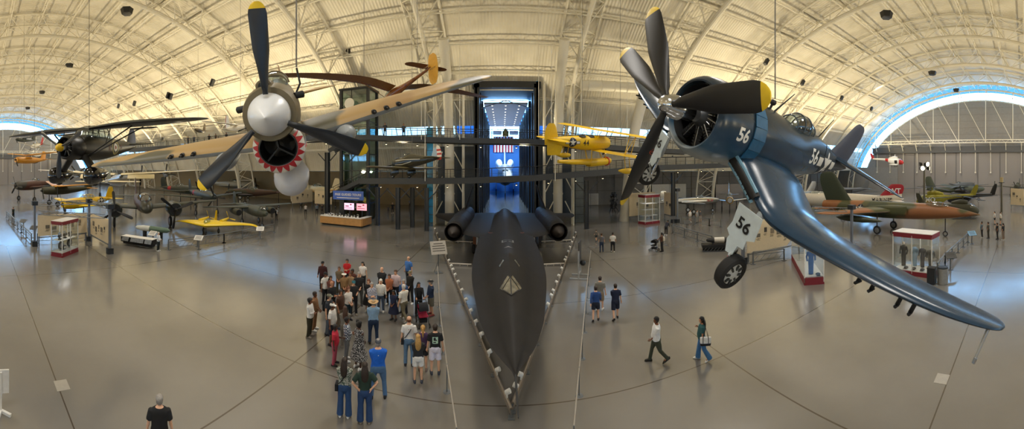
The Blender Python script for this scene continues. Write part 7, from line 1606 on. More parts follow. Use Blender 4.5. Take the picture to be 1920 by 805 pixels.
# ---------------------------------------------------------------- tour desk
def desk():
    p = onz(640, 424, 0); rz = radians(-4); t = thing('tour_desk', 'long wooden information desk with dark plinth under the blue sign', 'desk', p + Vector((0, 1.2, 0)), (0, 0, rz)); wd = mat('desk_oak', 'b98a52', .45, var=.12, scale=2); W, D = 6.2, 2.6
    for x, y, sx, sy in ((0, -D / 2, W, .2), (W / 2, 0, .2, D), (-W / 2, 0, .2, D)): g = G(); g.box((x, y, .66), (sx, sy, .92)); g.obj('side_panel', wd, t, smooth=0)
    g = G(); g.box((0, 0, .1), (W - .3, D - .3, .2)); g.obj('plinth', M_BLACK, t, smooth=0)
    g = G()
    for x, y, sx, sy in ((0, -D / 2 + .2, W, .7), (W / 2 - .2, .2, .7, D - .4), (-W / 2 + .2, .2, .7, D - .4)): g.box((x, y, 1.14), (sx, sy, .06))
    g.obj('counter_top', M_WHITE, t, smooth=0); o = t
    g = G(); g.bar((0, 0, 0), (0, 0, 4.2), .5); 
    q = p + Vector((-1.3, 2.85, 0)); t = thing('tour_sign', 'blue tours sign on a dark column above the wooden desk', 'sign', q); g = G(); g.box((0, 0, 2.0), (.7, .5, 4.0)); g.obj('column', M_DARK, t, smooth=0)
    g = G(); g.box((1.0, -.3, 3.75), (4.6, .12, 1.2)); s = g.obj('sign_board', mat('sign_blue', '3f62b8', .4, var=0), t, smooth=0)
    letter('lettering', 'FREE GUIDED TOURS', .42, M_WHITE, s, lambda u, v: Vector((1.0 + u, -.37, 3.85 + v)), .008)
    g = G(); g.box((1.0, -.37, 3.42), (3.4, .01, .1)); g.obj('sign_line', M_WHITE, s, smooth=0)
    for k, x in enumerate((1.5, 3.3)):
        t = thing('information_screen', ('left', 'right')[k] + ' of two pink and white screens above the wooden desk', 'screen', p + Vector((x - .9, 1.1, 0))); g = G(); g.bar((0, .1, .21), (0, .1, 2.1), .1); g.box((0, .1, .23), (.5, .4, .04)); g.obj('stand', M_DARK, t, smooth=0); g = G(); g.box((0, 0, 2.45), (1.5, .08, .95)); b = g.obj('bezel', M_BLACK, t, smooth=0)
        g = G(); g.box((0, -.045, 2.45), (1.42, .01, .87)); sc = g.obj('display', mat('screen_pink%d' % k, ('e6bcd8', 'e69aa8')[k], .4, emit=1.2, var=0), t, smooth=0)
        g = G(); g.box((-.3, -.052, 2.5), (.5, .006, .12)); g.box((-.1, -.052, 2.25), (1.1, .006, .06)); g.box((.25, -.052, 2.7), (.25, .006, .16)); g.obj('screen_lines', mat('screen_red', 'b0405a', .5), sc, smooth=0)
    Mx = Matrix.Translation(o.location) @ Matrix.Rotation(rz, 4, 'Z')
    for k in range(12):
        x = -2.6 + .45 * k; q = Mx @ Vector((x, -1.05 + .12 * (k % 2), 1.17)); t = thing('leaflet_holder', 'white leaflet holder standing on the wooden desk counter', 'leaflet holder', q, (0, 0, rz + R.uniform(-.3, .3)), 'leaflet holders on the tour desk'); g = G(); h = .22 + .1 * (k % 3); g.box((0, .05, h / 2), (.22, .03, h)); g.box((0, -.03, h / 4), (.22, .02, h / 2)); g.box((0, .01, .01), (.22, .12, .02)); g.obj('holder', M_WHITE, t, smooth=0); g = G(); g.box((0, .02, h * .5), (.18, .02, h * .8)); g.obj('leaflets', mat('leaflet_%d' % (k % 3), ('d8d4c8', '3b4350', '20242a')[k % 3], .6), t, smooth=0)
desk()
# ---------------------------------------------------------------- visitors
SKIN = [mat('skin_fair', 'd9a888', .55, var=.04), mat('skin_tan', 'b98262', .55, var=.04), mat('skin_brown', '7d5139', .55, var=.04), mat('skin_dark', '4f3325', .55, var=.04)]
M_EYE = mat('eye_dark', '221a16', .3); M_LIP = mat('lip_rose', '9c5a4c', .5)
HAIRC = {'black': '141110', 'dark': '2a1d15', 'brown': '4a3020', 'grey': '8f8a84', 'white': 'c9c5be', 'blond': 'b38a4d', 'red': '6b3a22'}
def cloth(c): return mat('cloth_' + c, c, .85, var=.10, scale=14)
def hair_m(c): return mat('hair_' + c, HAIRC[c], .6, var=.25, scale=25)
def pattern(name, a, b, sc=30., thr=.5):
    if name in MATS: return MATS[name]
    m, nt, bs = new_mat(name); bs.inputs['Roughness'].default_value = .85; tc = N(nt, 'TexCoord')
    if 'plaid' in name:
        w = N(nt, 'TexChecker', Scale=sc); nt.links.new(tc.outputs['Object'], w.inputs['Vector']); w.inputs[1].default_value = (*col(a), 1); w.inputs[2].default_value = (*col(b), 1); nt.links.new(w.outputs[0], bs.inputs['Base Color'])
    else:
        v = N(nt, 'TexNoise', Scale=sc, Detail=1.); nt.links.new(tc.outputs['Object'], v.inputs['Vector']); r = N(nt, 'ValToRGB'); r.color_ramp.interpolation = 'CONSTANT'; e = r.color_ramp.elements; e[0].color = (*col(a), 1); e[1].position = thr; e[1].color = (*col(b), 1); nt.links.new(v.outputs[0], r.inputs[0]); nt.links.new(r.outputs[0], bs.inputs['Base Color'])
    MATS[name] = m; return m
def fused(g, voxel, smooth_it=2):
    """melts overlapping closed pieces into one continuous skin; returns a G"""
    me = bpy.data.meshes.new('tmp'); me.from_pydata(g.v, [], g.f); bm = bmesh.new(); bm.from_mesh(me); bmesh.ops.recalc_face_normals(bm, faces=bm.faces); bm.to_mesh(me); bm.free()
    o = bpy.data.objects.new('tmp', me); COL.objects.link(o)
    m = o.modifiers.new('r', 'REMESH'); m.mode = 'VOXEL'; m.voxel_size = voxel; m.adaptivity = 0
    if smooth_it: s = o.modifiers.new('s', 'SMOOTH'); s.factor = .5; s.iterations = smooth_it
    ev = o.evaluated_get(bpy.context.evaluated_depsgraph_get()); e2 = ev.to_mesh(); r = G(); r.add([v.co.copy() for v in e2.vertices], [tuple(p.vertices) for p in e2.polygons]); ev.to_mesh_clear()
    bpy.data.objects.remove(o); bpy.data.meshes.remove(me); return r
def ik(S, T, l1, l2, pole):
    d = T - S; L = min(d.length, (l1 + l2) * .995); d.normalize(); T = S + d * L
    a = (l1 * l1 - l2 * l2 + L * L) / (2 * L); h = sqrt(max(0, l1 * l1 - a * a)); p = Vector(pole); p -= d * p.dot(d); p.normalize()
    return S + d * a + p * h, T
WR = {'down': (.27, .03, .85), 'fold': (-.02, .23, 1.10), 'clasp': (.06, .22, .95), 'hips': (.17, -.08, 1.00), 'phone': (.10, .33, 1.14), 'fwd': (.25, .24, .93), 'back': (.25, -.22, .92), 'pocket': (.22, .06, .88), 'behind': (.06, -.19, .93), 'head': (.13, .08, 1.56), 'push': (.20, .46, 1.02), 'lap': (.12, .30, .98), 'book': (.12, .28, 1.02), 'strap': (.14, .16, 1.30)}
POLE = {'hips': (1, -.25, 0), 'head': (1, .3, .2), 'behind': (1, -.5, 0), 'fold': (.7, -.3, -.8), 'strap': (.6, -.2, -1)}
HEADL = [(0.0, .033, .052, .02), (.02, .048, .073, .045), (.05, .060, .081, .065), (.075, .067, .080, .08), (.10, .071, .081, .092), (.125, .073, .077, .098), (.15, .076, .084, .10), (.18, .076, .08, .10), (.208, .064, .06, .085), (.232, .034, .03, .045)]
def head_ring(z, w, f, b, M, k=1.0, n=20, nose=0., sel=None):
    r = []
    for i in range(n):
        a = 2 * pi * i / n; x = w * sin(a); y = (f if cos(a) > 0 else b) * cos(a)
        if nose and i in (0,): y += nose
        elif nose and i in (1, n - 1): y += nose * .35
        kk = k if sel is None else sel(a)
        r.append(M @ Vector((x * kk, y * kk, z)))
    return r
def person(label, foot, face, pose=('down', 'down'), top='d8d4cc', sleeve=.45, bottom='2b3a52', legs='long', hair='short', hc='dark', skin=0, h=1.72, walk=0, shoes='d8d6d0', build=1.0, hat=None, head=(0, 0), extras=(), group='visitors in the hall', far=False, seat=None, bend=0, z0=0., stance=.10, name='person', mt=None, mb=None):
    p = onz(foot[0], foot[1], z0) if len(foot) == 2 else Vector(foot)
    t = thing(name, label, 'person', p, (0, 0, radians(face)), group, h / 1.75)
    if shoes == 'd8d6d0': shoes = ('d8d6d0', '2a2a2c', 'c9c4ba', '1d1e22', '7d7468', 'd8d6d0', '3a3f4a')[sum(map(ord, label)) % 7]
    sk = SKIN[skin]; tm = mt or cloth(top); bm_ = mb or cloth(bottom); vx = .032 if far else .0165
    B = build * 1.13
    # legs
    hipz = .92; J = {}
    for s in (-1, 1):
        a = radians(walk * s); kb = radians(max(0, -walk * s) * .9 + (6 if walk == 0 else 8))
        if walk and walk * s < 0: a *= .8
        if seat: a, kb = radians(82), radians(80)
        hp = Vector((.085 * s * B, 0, hipz)); kn = hp + Vector((stance * .25 * s, sin(a) * .42, -cos(a) * .42)); an = kn + Vector((stance * .1 * s, sin(a - kb) * .42, -cos(a - kb) * .42)); J[s] = [hp, kn, an, a - kb]
    lift = .085 - min(J[-1][2].z, J[1][2].z)
    for s in (-1, 1): J[s][:3] = [q + Vector((0, 0, lift)) for q in J[s][:3]]
    hipz += lift; O = Vector((0, 0, hipz - .92)); bendM = Matrix.Rotation(-radians(bend), 3, 'X'); piv = Vector((0, 0, hipz + .02))
    U = lambda v: bendM @ (Vector(v) + O - piv) + piv
    def torso(g, k, z0_, z1_, belly=0., extra=0.):
        prof = [(.84, .150, .105, .0), (.93, .165, .118, .0), (1.03, .150, .108, .005), (1.15, .155, .112, .01), (1.28, .180, .122, .012), (1.37, .184, .112, .0), (1.435, .145, .088, -.01), (1.475, .088, .066, -.012), (1.50, .058, .058, -.005)]
        prof = [q for q in prof if z0_ - .001 <= q[0] <= z1_ + .001]; rr = []
        for z, w, d, y in catmull(prof, 3):
            bb = belly * max(0, 1 - abs(z - 1.05) / .22)
            rr.append([U((w * B * k * cos(2 * pi * i / 20) + extra * cos(2 * pi * i / 20), y + (d * (.5 + .5 * B) * k + extra + (bb if sin(2 * pi * i / 20) > 0 else 0)) * sin(2 * pi * i / 20), z)) for i in range(20)])
        g.loft(rr)
    belly = .07 if B > 1.12 else 0
    # arms
    A = {}
    for s, key in ((-1, pose[0]), (1, pose[1])):
        S = U((.172 * s * (B * .6 + .4), -.005, 1.402)); x, y, z = WR[key]; T = U((x * s * (1 if key not in ('down', 'pocket', 'hips') else (B * .7 + .3)), y, z)); px, py, pz = POLE.get(key, (.35, -1, -.3)); E, Wq = ik(S, T, .29, .255, (px * s, py, pz)); A[s] = (S, E, Wq)
    # body
    g = G(); torso(g, .94, .84, 1.5, belly * .8); nk = U((0, 0, 1.46)); hb = U((0, .015, 1.535)); g.tube([nk, U((0, .005, 1.51)), hb + Vector((0, 0, .06))], [.062, .054, .052], 12)
    HM = Matrix.Translation(hb) @ (bendM.to_4x4()) @ Matrix.Rotation(radians(head[0]), 4, 'Z') @ Matrix.Rotation(radians(head[1]), 4, 'X') @ Matrix.Scale(1.07, 4) @ Matrix.Translation((0, .0, -.035))
    g.loft([head_ring(z, w, f, b, HM, nose=.020 if .08 < z < .11 else (.010 if .07 < z < .13 else 0)) for z, w, f, b in HEADL])
    for s in (-1, 1):
        hp, kn, an, sh = J[s]; S, E, Wq = A[s]
        g.tube([hp + Vector((0, 0, .03)), hp.lerp(kn, .4), kn, kn.lerp(an, .3), an], [.088 * B, .075 * B, .055, .056, .038], 12)
        d = Vector((.1 * s, cos(0), 0)).normalized(); pit = -sin(min(0, sh)) * .35
        g.tube([an + Vector((0, -.03, -.02)), an + d * .06 + Vector((0, 0, -.04)), an + d * .15 + Vector((0, 0, -.055))], [.04, .042, .03], 10)
        g.tube([S, S.lerp(E, .5), E, E.lerp(Wq, .35), Wq], [.056 * B, .047 * B, .039, .039, .027], 12)
    bd = fused(g, vx, 1)
    if not far:
        for s in (-1, 1):
            S, E, Wq = A[s]; f = (Wq - E).normalized(); side = Vector((s, 0, 0)); side = (side - f * side.dot(f)).normalized(); nrm = f.cross(side).normalized()
            bd.tube([Wq - f * .015, Wq + f * .04, Wq + f * .085], [.026, .040, .036], 10, flat=.5, up=nrm)
            inw = -side if pose[0 if s < 0 else 1] in ('down', 'fwd', 'back') else nrm
            for k in range(4):
                b0 = Wq + f * .075 + nrm * (.027 - .018 * k); ln = (.068, .078, .073, .056)[k]; bd.tube([b0, b0 + f * ln * .5 + inw * .006, b0 + f * ln * .82 + inw * .03], [.0095, .009, .007], 6)
            b0 = Wq + f * .02 + nrm * .03; bd.tube([b0, b0 + f * .03 + nrm * .022 + inw * .01, b0 + f * .062 + nrm * .026 + inw * .02], [.012, .011, .008], 6)
        nb = len(bd.f)
        for s in (-1, 1):
            bd.sphere(HM @ Vector((.030 * s, .074, .125)), .011, 8, 1, (1, .6, .7)); bd.sphere(HM @ Vector((.076 * s, -.008, .115)), .03, 8, 0, (.3, .6, 1))
        bd.sphere(HM @ Vector((0, .077, .055)), .02, 8, 2, (1.1, .4, .35)); bd.sphere(HM @ Vector((0, .088, .09)), .014, 8, 0, (.9, 1, .8))
    bd.obj('body', [sk, M_EYE, M_LIP], t, 60)
    # top
    g = G(); z0_ = .84 if legs != 'dress' else .93; torso(g, 1.0, z0_, 1.475, belly, .016)
    for s in (-1, 1):
        S, E, Wq = A[s]
        if sleeve <= 0: continue
        if sleeve <= .5: e = S.lerp(E, sleeve * 2 * .8); g.tube([S - (E - S) * .05, S.lerp(e, .5), e], [.064 * B, .068 * B, .066 * B], 12)
        else: g.tube([S - (E - S) * .05, S.lerp(E, .5), E, E.lerp(Wq, min(1, (sleeve - .5) * 2) * .96)], [.063 * B, .060 * B, .054, .042], 12)
    fused(g, vx, 2).obj('shirt' if legs != 'dress' else 'bodice', tm, t, 60)
    # bottom
    if legs in ('long', 'wide', 'short', 'knee'):
        g = G(); rr = []
        for z, w, d in ((.78, .13, .10), (.84, .168, .126), (.92, .175, .13), (.99, .158, .115)): rr.append([Vector((w * B * cos(2 * pi * i / 20), (d * (.5 + .5 * B) + belly * .3) * sin(2 * pi * i / 20), z + O.z)) for i in range(20)])
        g.loft(rr)
        for s in (-1, 1):
            hp, kn, an, sh = J[s]; q = [hp + Vector((0, 0, -.02)), hp.lerp(kn, .5), kn, kn.lerp(an, .5), an + (an - kn).normalized() * .03]; rd = {'long': [.100 * B, .088 * B, .074, .070, .068], 'wide': [.102 * B, .094 * B, .088, .098, .108]}.get(legs, [.102 * B, .098 * B, .095 * B])
            if legs == 'short': q = q[:2] + [hp.lerp(kn, .78)]
            if legs == 'knee': q = q[:2] + [hp.lerp(kn, 1.0)]
            g.tube(q, rd, 14)
        fused(g, vx, 2).obj('trousers' if legs in ('long', 'wide') else 'shorts', bm_, t, 60)
    else:
        g = G(); top_z = 1.02; bot = .42; rr = []
        for z, w, d in ((top_z, .16, .12), (.93, .19, .14), (.75, .23, .18), (.55, .27, .22), (bot, .30, .25)): rr.append([Vector((w * B * cos(2 * pi * i / 24) * (1 + .03 * cos(i * 2.1)), d * B * sin(2 * pi * i / 24), z + O.z)) for i in range(24)])
        rr += [[q + Vector((0, 0, .01)) - Vector((q.x, q.y, 0)) * .05 for q in rr[-1]]] + [[Vector((q.x * .8, q.y * .8, q.z + .05)) for q in rr[-2]]]
        g.loft(rr); g.obj('skirt', tm if legs == 'dress' else bm_, t, 60)
    # shoes
    for s in (-1, 1):
        an = J[s][2]; d = Vector((.12 * s, 1, 0)).normalized(); base = Vector((an.x, an.y, an.z - .085)); g = G(); rr = []
        tip = 0 if an.z < .10 else .5
        for f, w, hh in ((-.095, .025, .05), (-.08, .043, .095), (-.02, .050, .115), (.04, .051, .098), (.10, .056, .075), (.16, .052, .062), (.20, .028, .04)):
            c = base + d * f; nn = Vector((-d.y, d.x, 0)); lift_ = -tip * f if tip else 0; rr.append([c + nn * (w * sgn(cos(a)) * abs(cos(a)) ** .7) + Vector((0, 0, max(0, hh * (.5 + .5 * sgn(sin(a)) * abs(sin(a)) ** .7)) + lift_ + (.02 if tip else 0))) for a in [2 * pi * i / 12 for i in range(12)]])
        g.loft(rr); g.obj('shoe', cloth(shoes), t, 60)
    # hair and hats
    if hair != 'bald':
        g = G()
        def sel_for(z):
            def f(a):
                fr = cos(a)
                lim = .175 if fr > .55 else (.10 if fr > .1 else (.045 if hair == 'short' else -.02))
                k = 1.13 if hair not in ('curly', 'puff') else 1.30
                return k if z >= lim else .86
            return f
        L = [(max(z, -.03) - (0 if z > .02 else .0), w, f, b) for z, w, f, b in HEADL]
        rr = [head_ring(z, w, f, b, HM, sel=sel_for(z)) for z, w, f, b in L]; rr[-1] = [q + HM.to_3x3() @ Vector((0, 0, .012)) for q in rr[-1]]
        g.loft(rr)
        if hair in ('long', 'pony'):
            c = [(0, -.07, .15), (0, -.105, .06), (0, -.12, -.05), (0, -.115, -.18), (0, -.10, -.30)] if hair == 'long' else [(0, -.09, .17), (0, -.15, .16), (0, -.165, .06), (0, -.15, -.08), (0, -.14, -.16)]
            g.tube([HM @ Vector(q) for q in c], [.085, .105, .115, .105, .05] if hair == 'long' else [.035, .04, .04, .033, .01], 12, flat=.5 if hair == 'long' else .9, up=(0, -1, .01))
        if hair == 'bun': g.sphere(HM @ Vector((0, -.09, .20)), .06, 10)
        if hair == 'puff':
            for s in (-1, 1): g.sphere(HM @ Vector((.075 * s, -.02, .22)), .07, 10)
        g.obj('hair', hair_m(hc), t, 60)
    elif hc in ('grey', 'white', 'red'):
        g = G(); g.loft([head_ring(z, w, f, b, HM, sel=lambda a: 1.06 if cos(a) < .1 else .86) for z, w, f, b in HEADL[2:7]]); g.obj('hair', hair_m(hc), t, 60)
    if hat:
        kind, hcol = hat; g = G(); hm = cloth(hcol)
        rr = [head_ring(z, w, f, b, HM, k=1.16) for z, w, f, b in ((.155, .077, .086, .102), (.18, .077, .083, .102), (.21, .068, .066, .09), (.235, .04, .036, .05))]; g.loft(rr)
        if kind == 'cap': g.loft([[HM @ Vector((x, y, z)) for x, y, z in ((-.07, .07, .158), (-.06, .15, .148), (0, .175, .15), (.06, .15, .148), (.07, .07, .158))], [HM @ Vector((x, y, z)) for x, y, z in ((-.07, .07, .17), (-.06, .15, .16), (0, .175, .163), (.06, .15, .16), (.07, .07, .17))]], True)
        else:
            R_ = .20 if kind == 'straw' else .14; n = 24; r0 = [HM @ Vector((.085 * cos(2 * pi * i / n), .1 * sin(2 * pi * i / n), .165)) for i in range(n)]; r1 = [HM @ Vector((R_ * cos(2 * pi * i / n), R_ * 1.1 * sin(2 * pi * i / n), .155 + .02 * abs(cos(2 * pi * i / n)))) for i in range(n)]; r2 = [HM @ Vector((R_ * cos(2 * pi * i / n), R_ * 1.1 * sin(2 * pi * i / n), .163 + .02 * abs(cos(2 * pi * i / n)))) for i in range(n)]; r3 = [q + Vector((0, 0, .015)) for q in r0]; g.loft([r0, r1, r2, r3])
        ho = g.obj('hat', hm, t, 60)
        if kind == 'straw': g = G(); g.loft([head_ring(z, .080, .088, .105, HM, k=1.16) for z in (.17, .19)], False); g.obj('hat_band', cloth('6b4a30'), ho, 60)
    for ex in extras:
        k = ex[0]; g = G()
        if k == 'backpack':
            rr = [[U((w * sgn(cos(a)) * abs(cos(a)) ** .6, -.125 * (.6 + .4 * B) - d * (.5 - .5 * sgn(sin(a)) * abs(sin(a)) ** .6), z)) for a in [2 * pi * i / 16 for i in range(16)]] for z, w, d in ((.98, .10, .10), (1.0, .135, .15), (1.2, .14, .16), (1.36, .12, .12), (1.42, .07, .06))]; g.loft(rr); b_ = g.obj('backpack', cloth(ex[1]), t, 60)
            for s in (-1, 1): g = G(); g.tube([U((.09 * s, -.13, 1.38)), U((.11 * s, -.03, 1.47)), U((.11 * s, .12, 1.36)), U((.13 * s, .11, 1.15)), U((.14 * s, -.05, 1.02))], .018, 6, flat=.5); g.obj('strap', cloth(ex[1]), b_, 60)
        elif k == 'crossbag':
            g.tube([U((.17, .02, 1.45)), U((.03, .15, 1.25)), U((-.15, .12, 1.0)), U((-.22, .02, .92)), U((-.12, -.13, 1.05)), U((.05, -.15, 1.3)), U((.15, -.03, 1.46))], .014, 6); g.obj('bag_strap', cloth(ex[1]), t, 60); g = G(); g.box(U((-.24, .02, .86)), (.09, .24, .2)); g.obj('shoulder_bag', cloth(ex[1]), t, 30)
        elif k == 'print':
            bv = None; so = [c for c in CHD[t.name] if c.name.startswith('shirt')][0]; fn = stick(bvh_of(so), U((0, -.3, 1.24)), (1, 0, 0), (0, 0, 1), .006); fill(rect(-.10, -.12, .10, .12), fn, g, 0, 4); g.obj('shirt_print', cloth(ex[1]), so, 0)
            g = G(); f2 = lambda u, v, h=0: fn(u, v, .004); fill(rect(-.06, -.015, .06, .03), f2, g, 0, 2); fill(disc_pts(.045), lambda u, v, h=0: fn(u - .02, v + .06, .004), g, 0, 2); fill(rect(-.07, -.09, .03, -.05), f2, g, 0, 2); g.obj('print_shape', cloth(ex[2]), so, 0)
        elif k == 'emblem': so = [c for c in CHD[t.name] if c.name.startswith('shirt')][0]; fn = stick(bvh_of(so), U((0, -.3, 1.33)), (1, 0, 0), (0, 0, 1), .006); fill(rect(-.05, -.012, .05, .012) if len(ex) > 2 else disc_pts(.014), fn, g, 0, 2); g.obj('shirt_emblem', cloth(ex[1]), so, 0)
        elif k == 'jacket': g.tube([U((.16, .02, .98)), U((.0, .17, .96)), U((-.16, .02, .98)), U((0, -.15, .98)), U((.16, .02, .98))], .035, 8); rr = [[U((.17 * cos(a), .14 * sin(a) - .0, z)) for a in [pi + pi * i / 10 for i in range(11)] + [2 * pi - pi * i / 10 for i in range(11)]] for z in ()]; g.obj('tied_jacket', cloth(ex[1]), t, 60)
    t['_h'] = 0; del t['_h']
    return t, (lambda v: p + Matrix.Rotation(radians(face), 3, 'Z') @ (Vector(v) * (h / 1.75))), A
def tr(t, v):
    return Matrix.Translation(t.location) @ Matrix.Rotation(t.rotation_euler[2], 4, 'Z') @ (Vector(v) * t.scale[0])
PP = person; TG = 'visitors listening in the tour group'
def ft(xh, yh): return (xh, (yh - 74.9) / .7644)      # floor point under a head seen at (xh, yh)
def crowd():
    F = ('fold', 'fold'); C = ('clasp', 'clasp'); D = ('down', 'down'); H = ('hips', 'hips'); PH = ('phone', 'phone'); K = ('pocket', 'pocket'); BH = ('behind', 'behind')
    kw = dict(group=TG)
    PP('man in maroon shirt and black cap at the back left of the tour group', ft(605, 492), 195, D, '3a1518', .9, '1c1d22', hat=('cap', '141416'), hc='black', skin=1, h=1.78, **kw)
    PP('man in bright red shirt with dark hair behind the tour group', ft(651, 487), 185, F, 'c01f24', .45, '24262c', hc='black', skin=1, h=1.76, **kw)
    PP('woman in white top with curly dark hair at the back of the tour group', ft(680, 490), 185, ('down', 'clasp'), 'e4dcd4', .35, '23242a', hair='long', hc='black', skin=0, h=1.68, extras=(('jacket', '1e2026'),), **kw)
    PP('woman in olive top with black shoulder bag beside the man in red', ft(636, 498), 200, C, '6b5b45', .6, '45402f', hair='pony', hc='brown', skin=1, h=1.66, extras=(('crossbag', '141414'),), **kw)
    PP('woman in white sun hat and tan jacket at the left of the tour group', ft(645, 510), 215, C, '8a6a44', .9, '3b3d33', hat=('sun', 'e2ddd0'), hair='long', hc='dark', skin=1, h=1.66, **kw)
    PP('woman with long curly black hair in brown top near the man in red', ft(661, 502), 190, D, '5a3327', .9, '241f1e', hair='curly', hc='black', skin=2, h=1.64, **kw)
    PP('woman in beige top with tied hair between the sun hat and the black polo', ft(657, 507), 195, C, 'a0835f', .4, '2b2c30', hair='bun', hc='brown', skin=1, h=1.62, **kw)
    PP('man in white shirt and black cap at the left edge of the tour group', ft(610, 512), 250, D, 'dcd9d2', .45, '1d1f24', hat=('cap', '17181a'), hc='black', skin=2, h=1.76, **kw)
    PP('woman with long dark hair and rust top behind the man in white shirt', ft(620, 514), 230, C, '6e3f34', .9, '2a2422', hair='long', hc='dark', skin=1, h=1.62, **kw)
    PP('bald man in black shirt standing left in the tour group', ft(622, 530), 255, F, '16171a', .9, '1b1c20', hair='bald', hc='dark', skin=1, h=1.78, build=1.1, **kw)
    PP('grey haired man in black polo and grey trousers in the middle of the group', ft(673, 513), 205, C, '1a1b1e', .45, '4a4a46', hc='grey', skin=0, h=1.8, build=1.1, **kw)
    PP('man in black shirt and teal cap holding a white paper in the group', ft(663, 527), 215, ('phone', 'book'), '18191b', .45, '1f2126', hat=('cap', '24606a'), hc='dark', skin=0, h=1.74, **kw)
    PP('woman with reddish hair and white tee with teal jacket round her waist', ft(653, 535), 250, C, 'd9d2cb', .4, '1f3540', hair='long', hc='red', skin=0, h=1.64, extras=(('jacket', '16454f'),), **kw)
    PP('man in plain brown tee and khaki trousers at the left of the group', ft(638, 545), 265, ('down', 'pocket'), '4a2f22', .45, '76695a', hc='dark', skin=1, h=1.76, **kw)
    PP('man with camouflage cap, dark tee and black backpack at the left of the group', ft(617, 554), 270, ('strap', 'down'), '2e333c', .45, '5d6672', hat=('cap', '7a7a68'), hc='dark', skin=0, h=1.78, extras=(('backpack', '14161a'),), **kw)
    PP('man in white cap and white tee with navy shorts at the left of the group', ft(623, 569), 275, D, 'e3e0da', .5, '161c2e', 'knee', hat=('cap', 'e8e5de'), hc='dark', skin=2, h=1.72, shoes='2a2422', build=1.05, **kw)
    PP('woman with long brown hair in grey sweater seen from behind in the group', ft(647, 572), 30, C, '7d7870', .9, '6d665c', hair='long', hc='brown', skin=0, h=1.66, **kw)
    PP('woman in white shirt with black curly hair at the far left of the group', (581, 632), 280, F, 'e2e0dc', .9, '33301f', hair='curly', hc='black', skin=2, h=1.70, **kw)
    PP('woman in tan jumpsuit standing behind the woman in white at far left', (590, 619), 285, C, '8a6444', .9, '8a6444', hair='short', hc='dark', skin=2, h=1.74, **kw)
    PP('person in blue and white plaid shirt at the lower left of the group', ft(650, 592), 300, F, '6f7f92', .9, '6d6f70', hc='black', skin=2, h=1.66, mt=pattern('plaid_blue', '2f3f5f', 'c8ccd0', 18.), **kw)
    PP('child in red tee and pink trousers at the left front of the group', (628, 684), 285, ('phone', 'down'), 'c22c40', .5, 'a8485a', hc='black', skin=3, h=1.50, shoes='1d1a1a', **kw)
    PP('woman in black and white speckled dress with hair buns in the front of the group', (673, 691), 330, C, 'ffffff', .0, '202020', 'dress', hair='puff', hc='black', skin=3, h=1.72, build=1.12, mt=pattern('speckle_dress', '1a1a1c', 'b9b6b4', 34., .54), **kw)
    PP('woman with auburn hair in black dress in the middle of the group', ft(691, 522), 190, C, '131417', .9, '131417', 'dress', hair='long', hc='red', skin=0, h=1.68, **kw)
    PP('grey haired man in plaid shirt and black trousers listening in the group', ft(697, 529), 215, F, '8f95a8', .8, '17181c', hc='grey', skin=0, h=1.70, mt=pattern('plaid_grey', '6a7088', 'c3c2c8', 22.), **kw)
    PP('older woman in white sweater with black crossbody strap and blue jeans', ft(714, 522), 190, D, 'dfdbd2', .9, '4c5a6e', hc='white', skin=0, h=1.68, extras=(('crossbag', '17171a'),), **kw)
    PP('bald man in dark grey polo at the back centre of the group', ft(716, 504), 180, C, '242527', .45, '26272c', hair='bald', hc='red', skin=0, h=1.80, build=1.12, **kw)
    PP('woman in orange tan top with black trousers at the back centre', ft(730, 512), 175, C, 'a4613f', .4, '1c1d20', hc='dark', skin=1, h=1.66, **kw)
    PP('man in pale pink button shirt and navy trousers at the back right', ft(742, 509), 170, ('down', 'pocket'), 'c9b3b4', .5, '20242e', hc='brown', skin=0, h=1.80, build=1.08, **kw)
    PP('girl in navy dress standing before the man in pink shirt', ft(738, 534), 170, C, '1d2440', .4, '1d2440', 'dress', hair='long', hc='black', skin=2, h=1.45, **kw)
    PP('grey haired man in blue shirt right behind the walking guide', ft(757, 524), 165, F, '2f4f7e', .8, '2b2e36', hc='grey', skin=0, h=1.72, build=1.1, **kw)
    PP('man in dark jacket and olive cap at the right back of the group', ft(769, 510), 165, C, '1d1c1a', .95, '202022', hat=('cap', '6b6344'), hc='grey', skin=0, h=1.78, **kw)
    PP('man in sky blue shirt standing farthest back behind the group', (766, 535), 150, ('down', 'down'), '3e6eb0', .5, '2c3038', hair='bald', hc='grey', skin=0, h=1.80, build=1.1, **kw)
    tg, T, A = PP('tour guide in white shirt and khaki trousers striding with a blue folder', (757, 602), 60, ('down', 'book'), 'e6e2d8', .5, '6f6750', hair='short', hc='white', skin=0, h=1.78, walk=20, build=1.12, shoes='cfcac0', **kw)
    q = tr(tg, (.10, .39, 1.03)); t = thing('folder', 'bright blue folder held by the walking tour guide', 'folder', q, (0, .5, radians(60))); g = G(); g.box((0, 0, 0), (.30, .24, .025)); g.obj('cover', cloth('1f6fa0'), t, 20); g = G(); g.box((.004, .004, .0), (.29, .23, .016)); g.obj('pages', cloth('e0ddd2'), t, 20)
    ws, T, A = PP('woman in black with long hair pushing a stroller at the right of the group', ft(785, 527), 205, ('push', 'push'), '15161a', .95, '17181c', hair='long', hc='black', skin=1, h=1.66, **kw)
    PP('man in navy polo, dark hat and khaki shorts at the right end of the group', (808, 591), 120, C, '1c2c48', .5, '6b6658', 'knee', hat=('sun', '1f2126'), hc='grey', skin=0, h=1.76, build=1.12, shoes='8a3b3a', **kw)
    PP('man with wide straw hat, light blue shirt and jeans in the centre of the group', (700, 643), 24, F, '8fb1d2', .85, '1f3350', hat=('straw', 'c7a679'), hc='grey', skin=0, h=1.80, build=1.08, shoes='22201e', stance=.13, **kw)
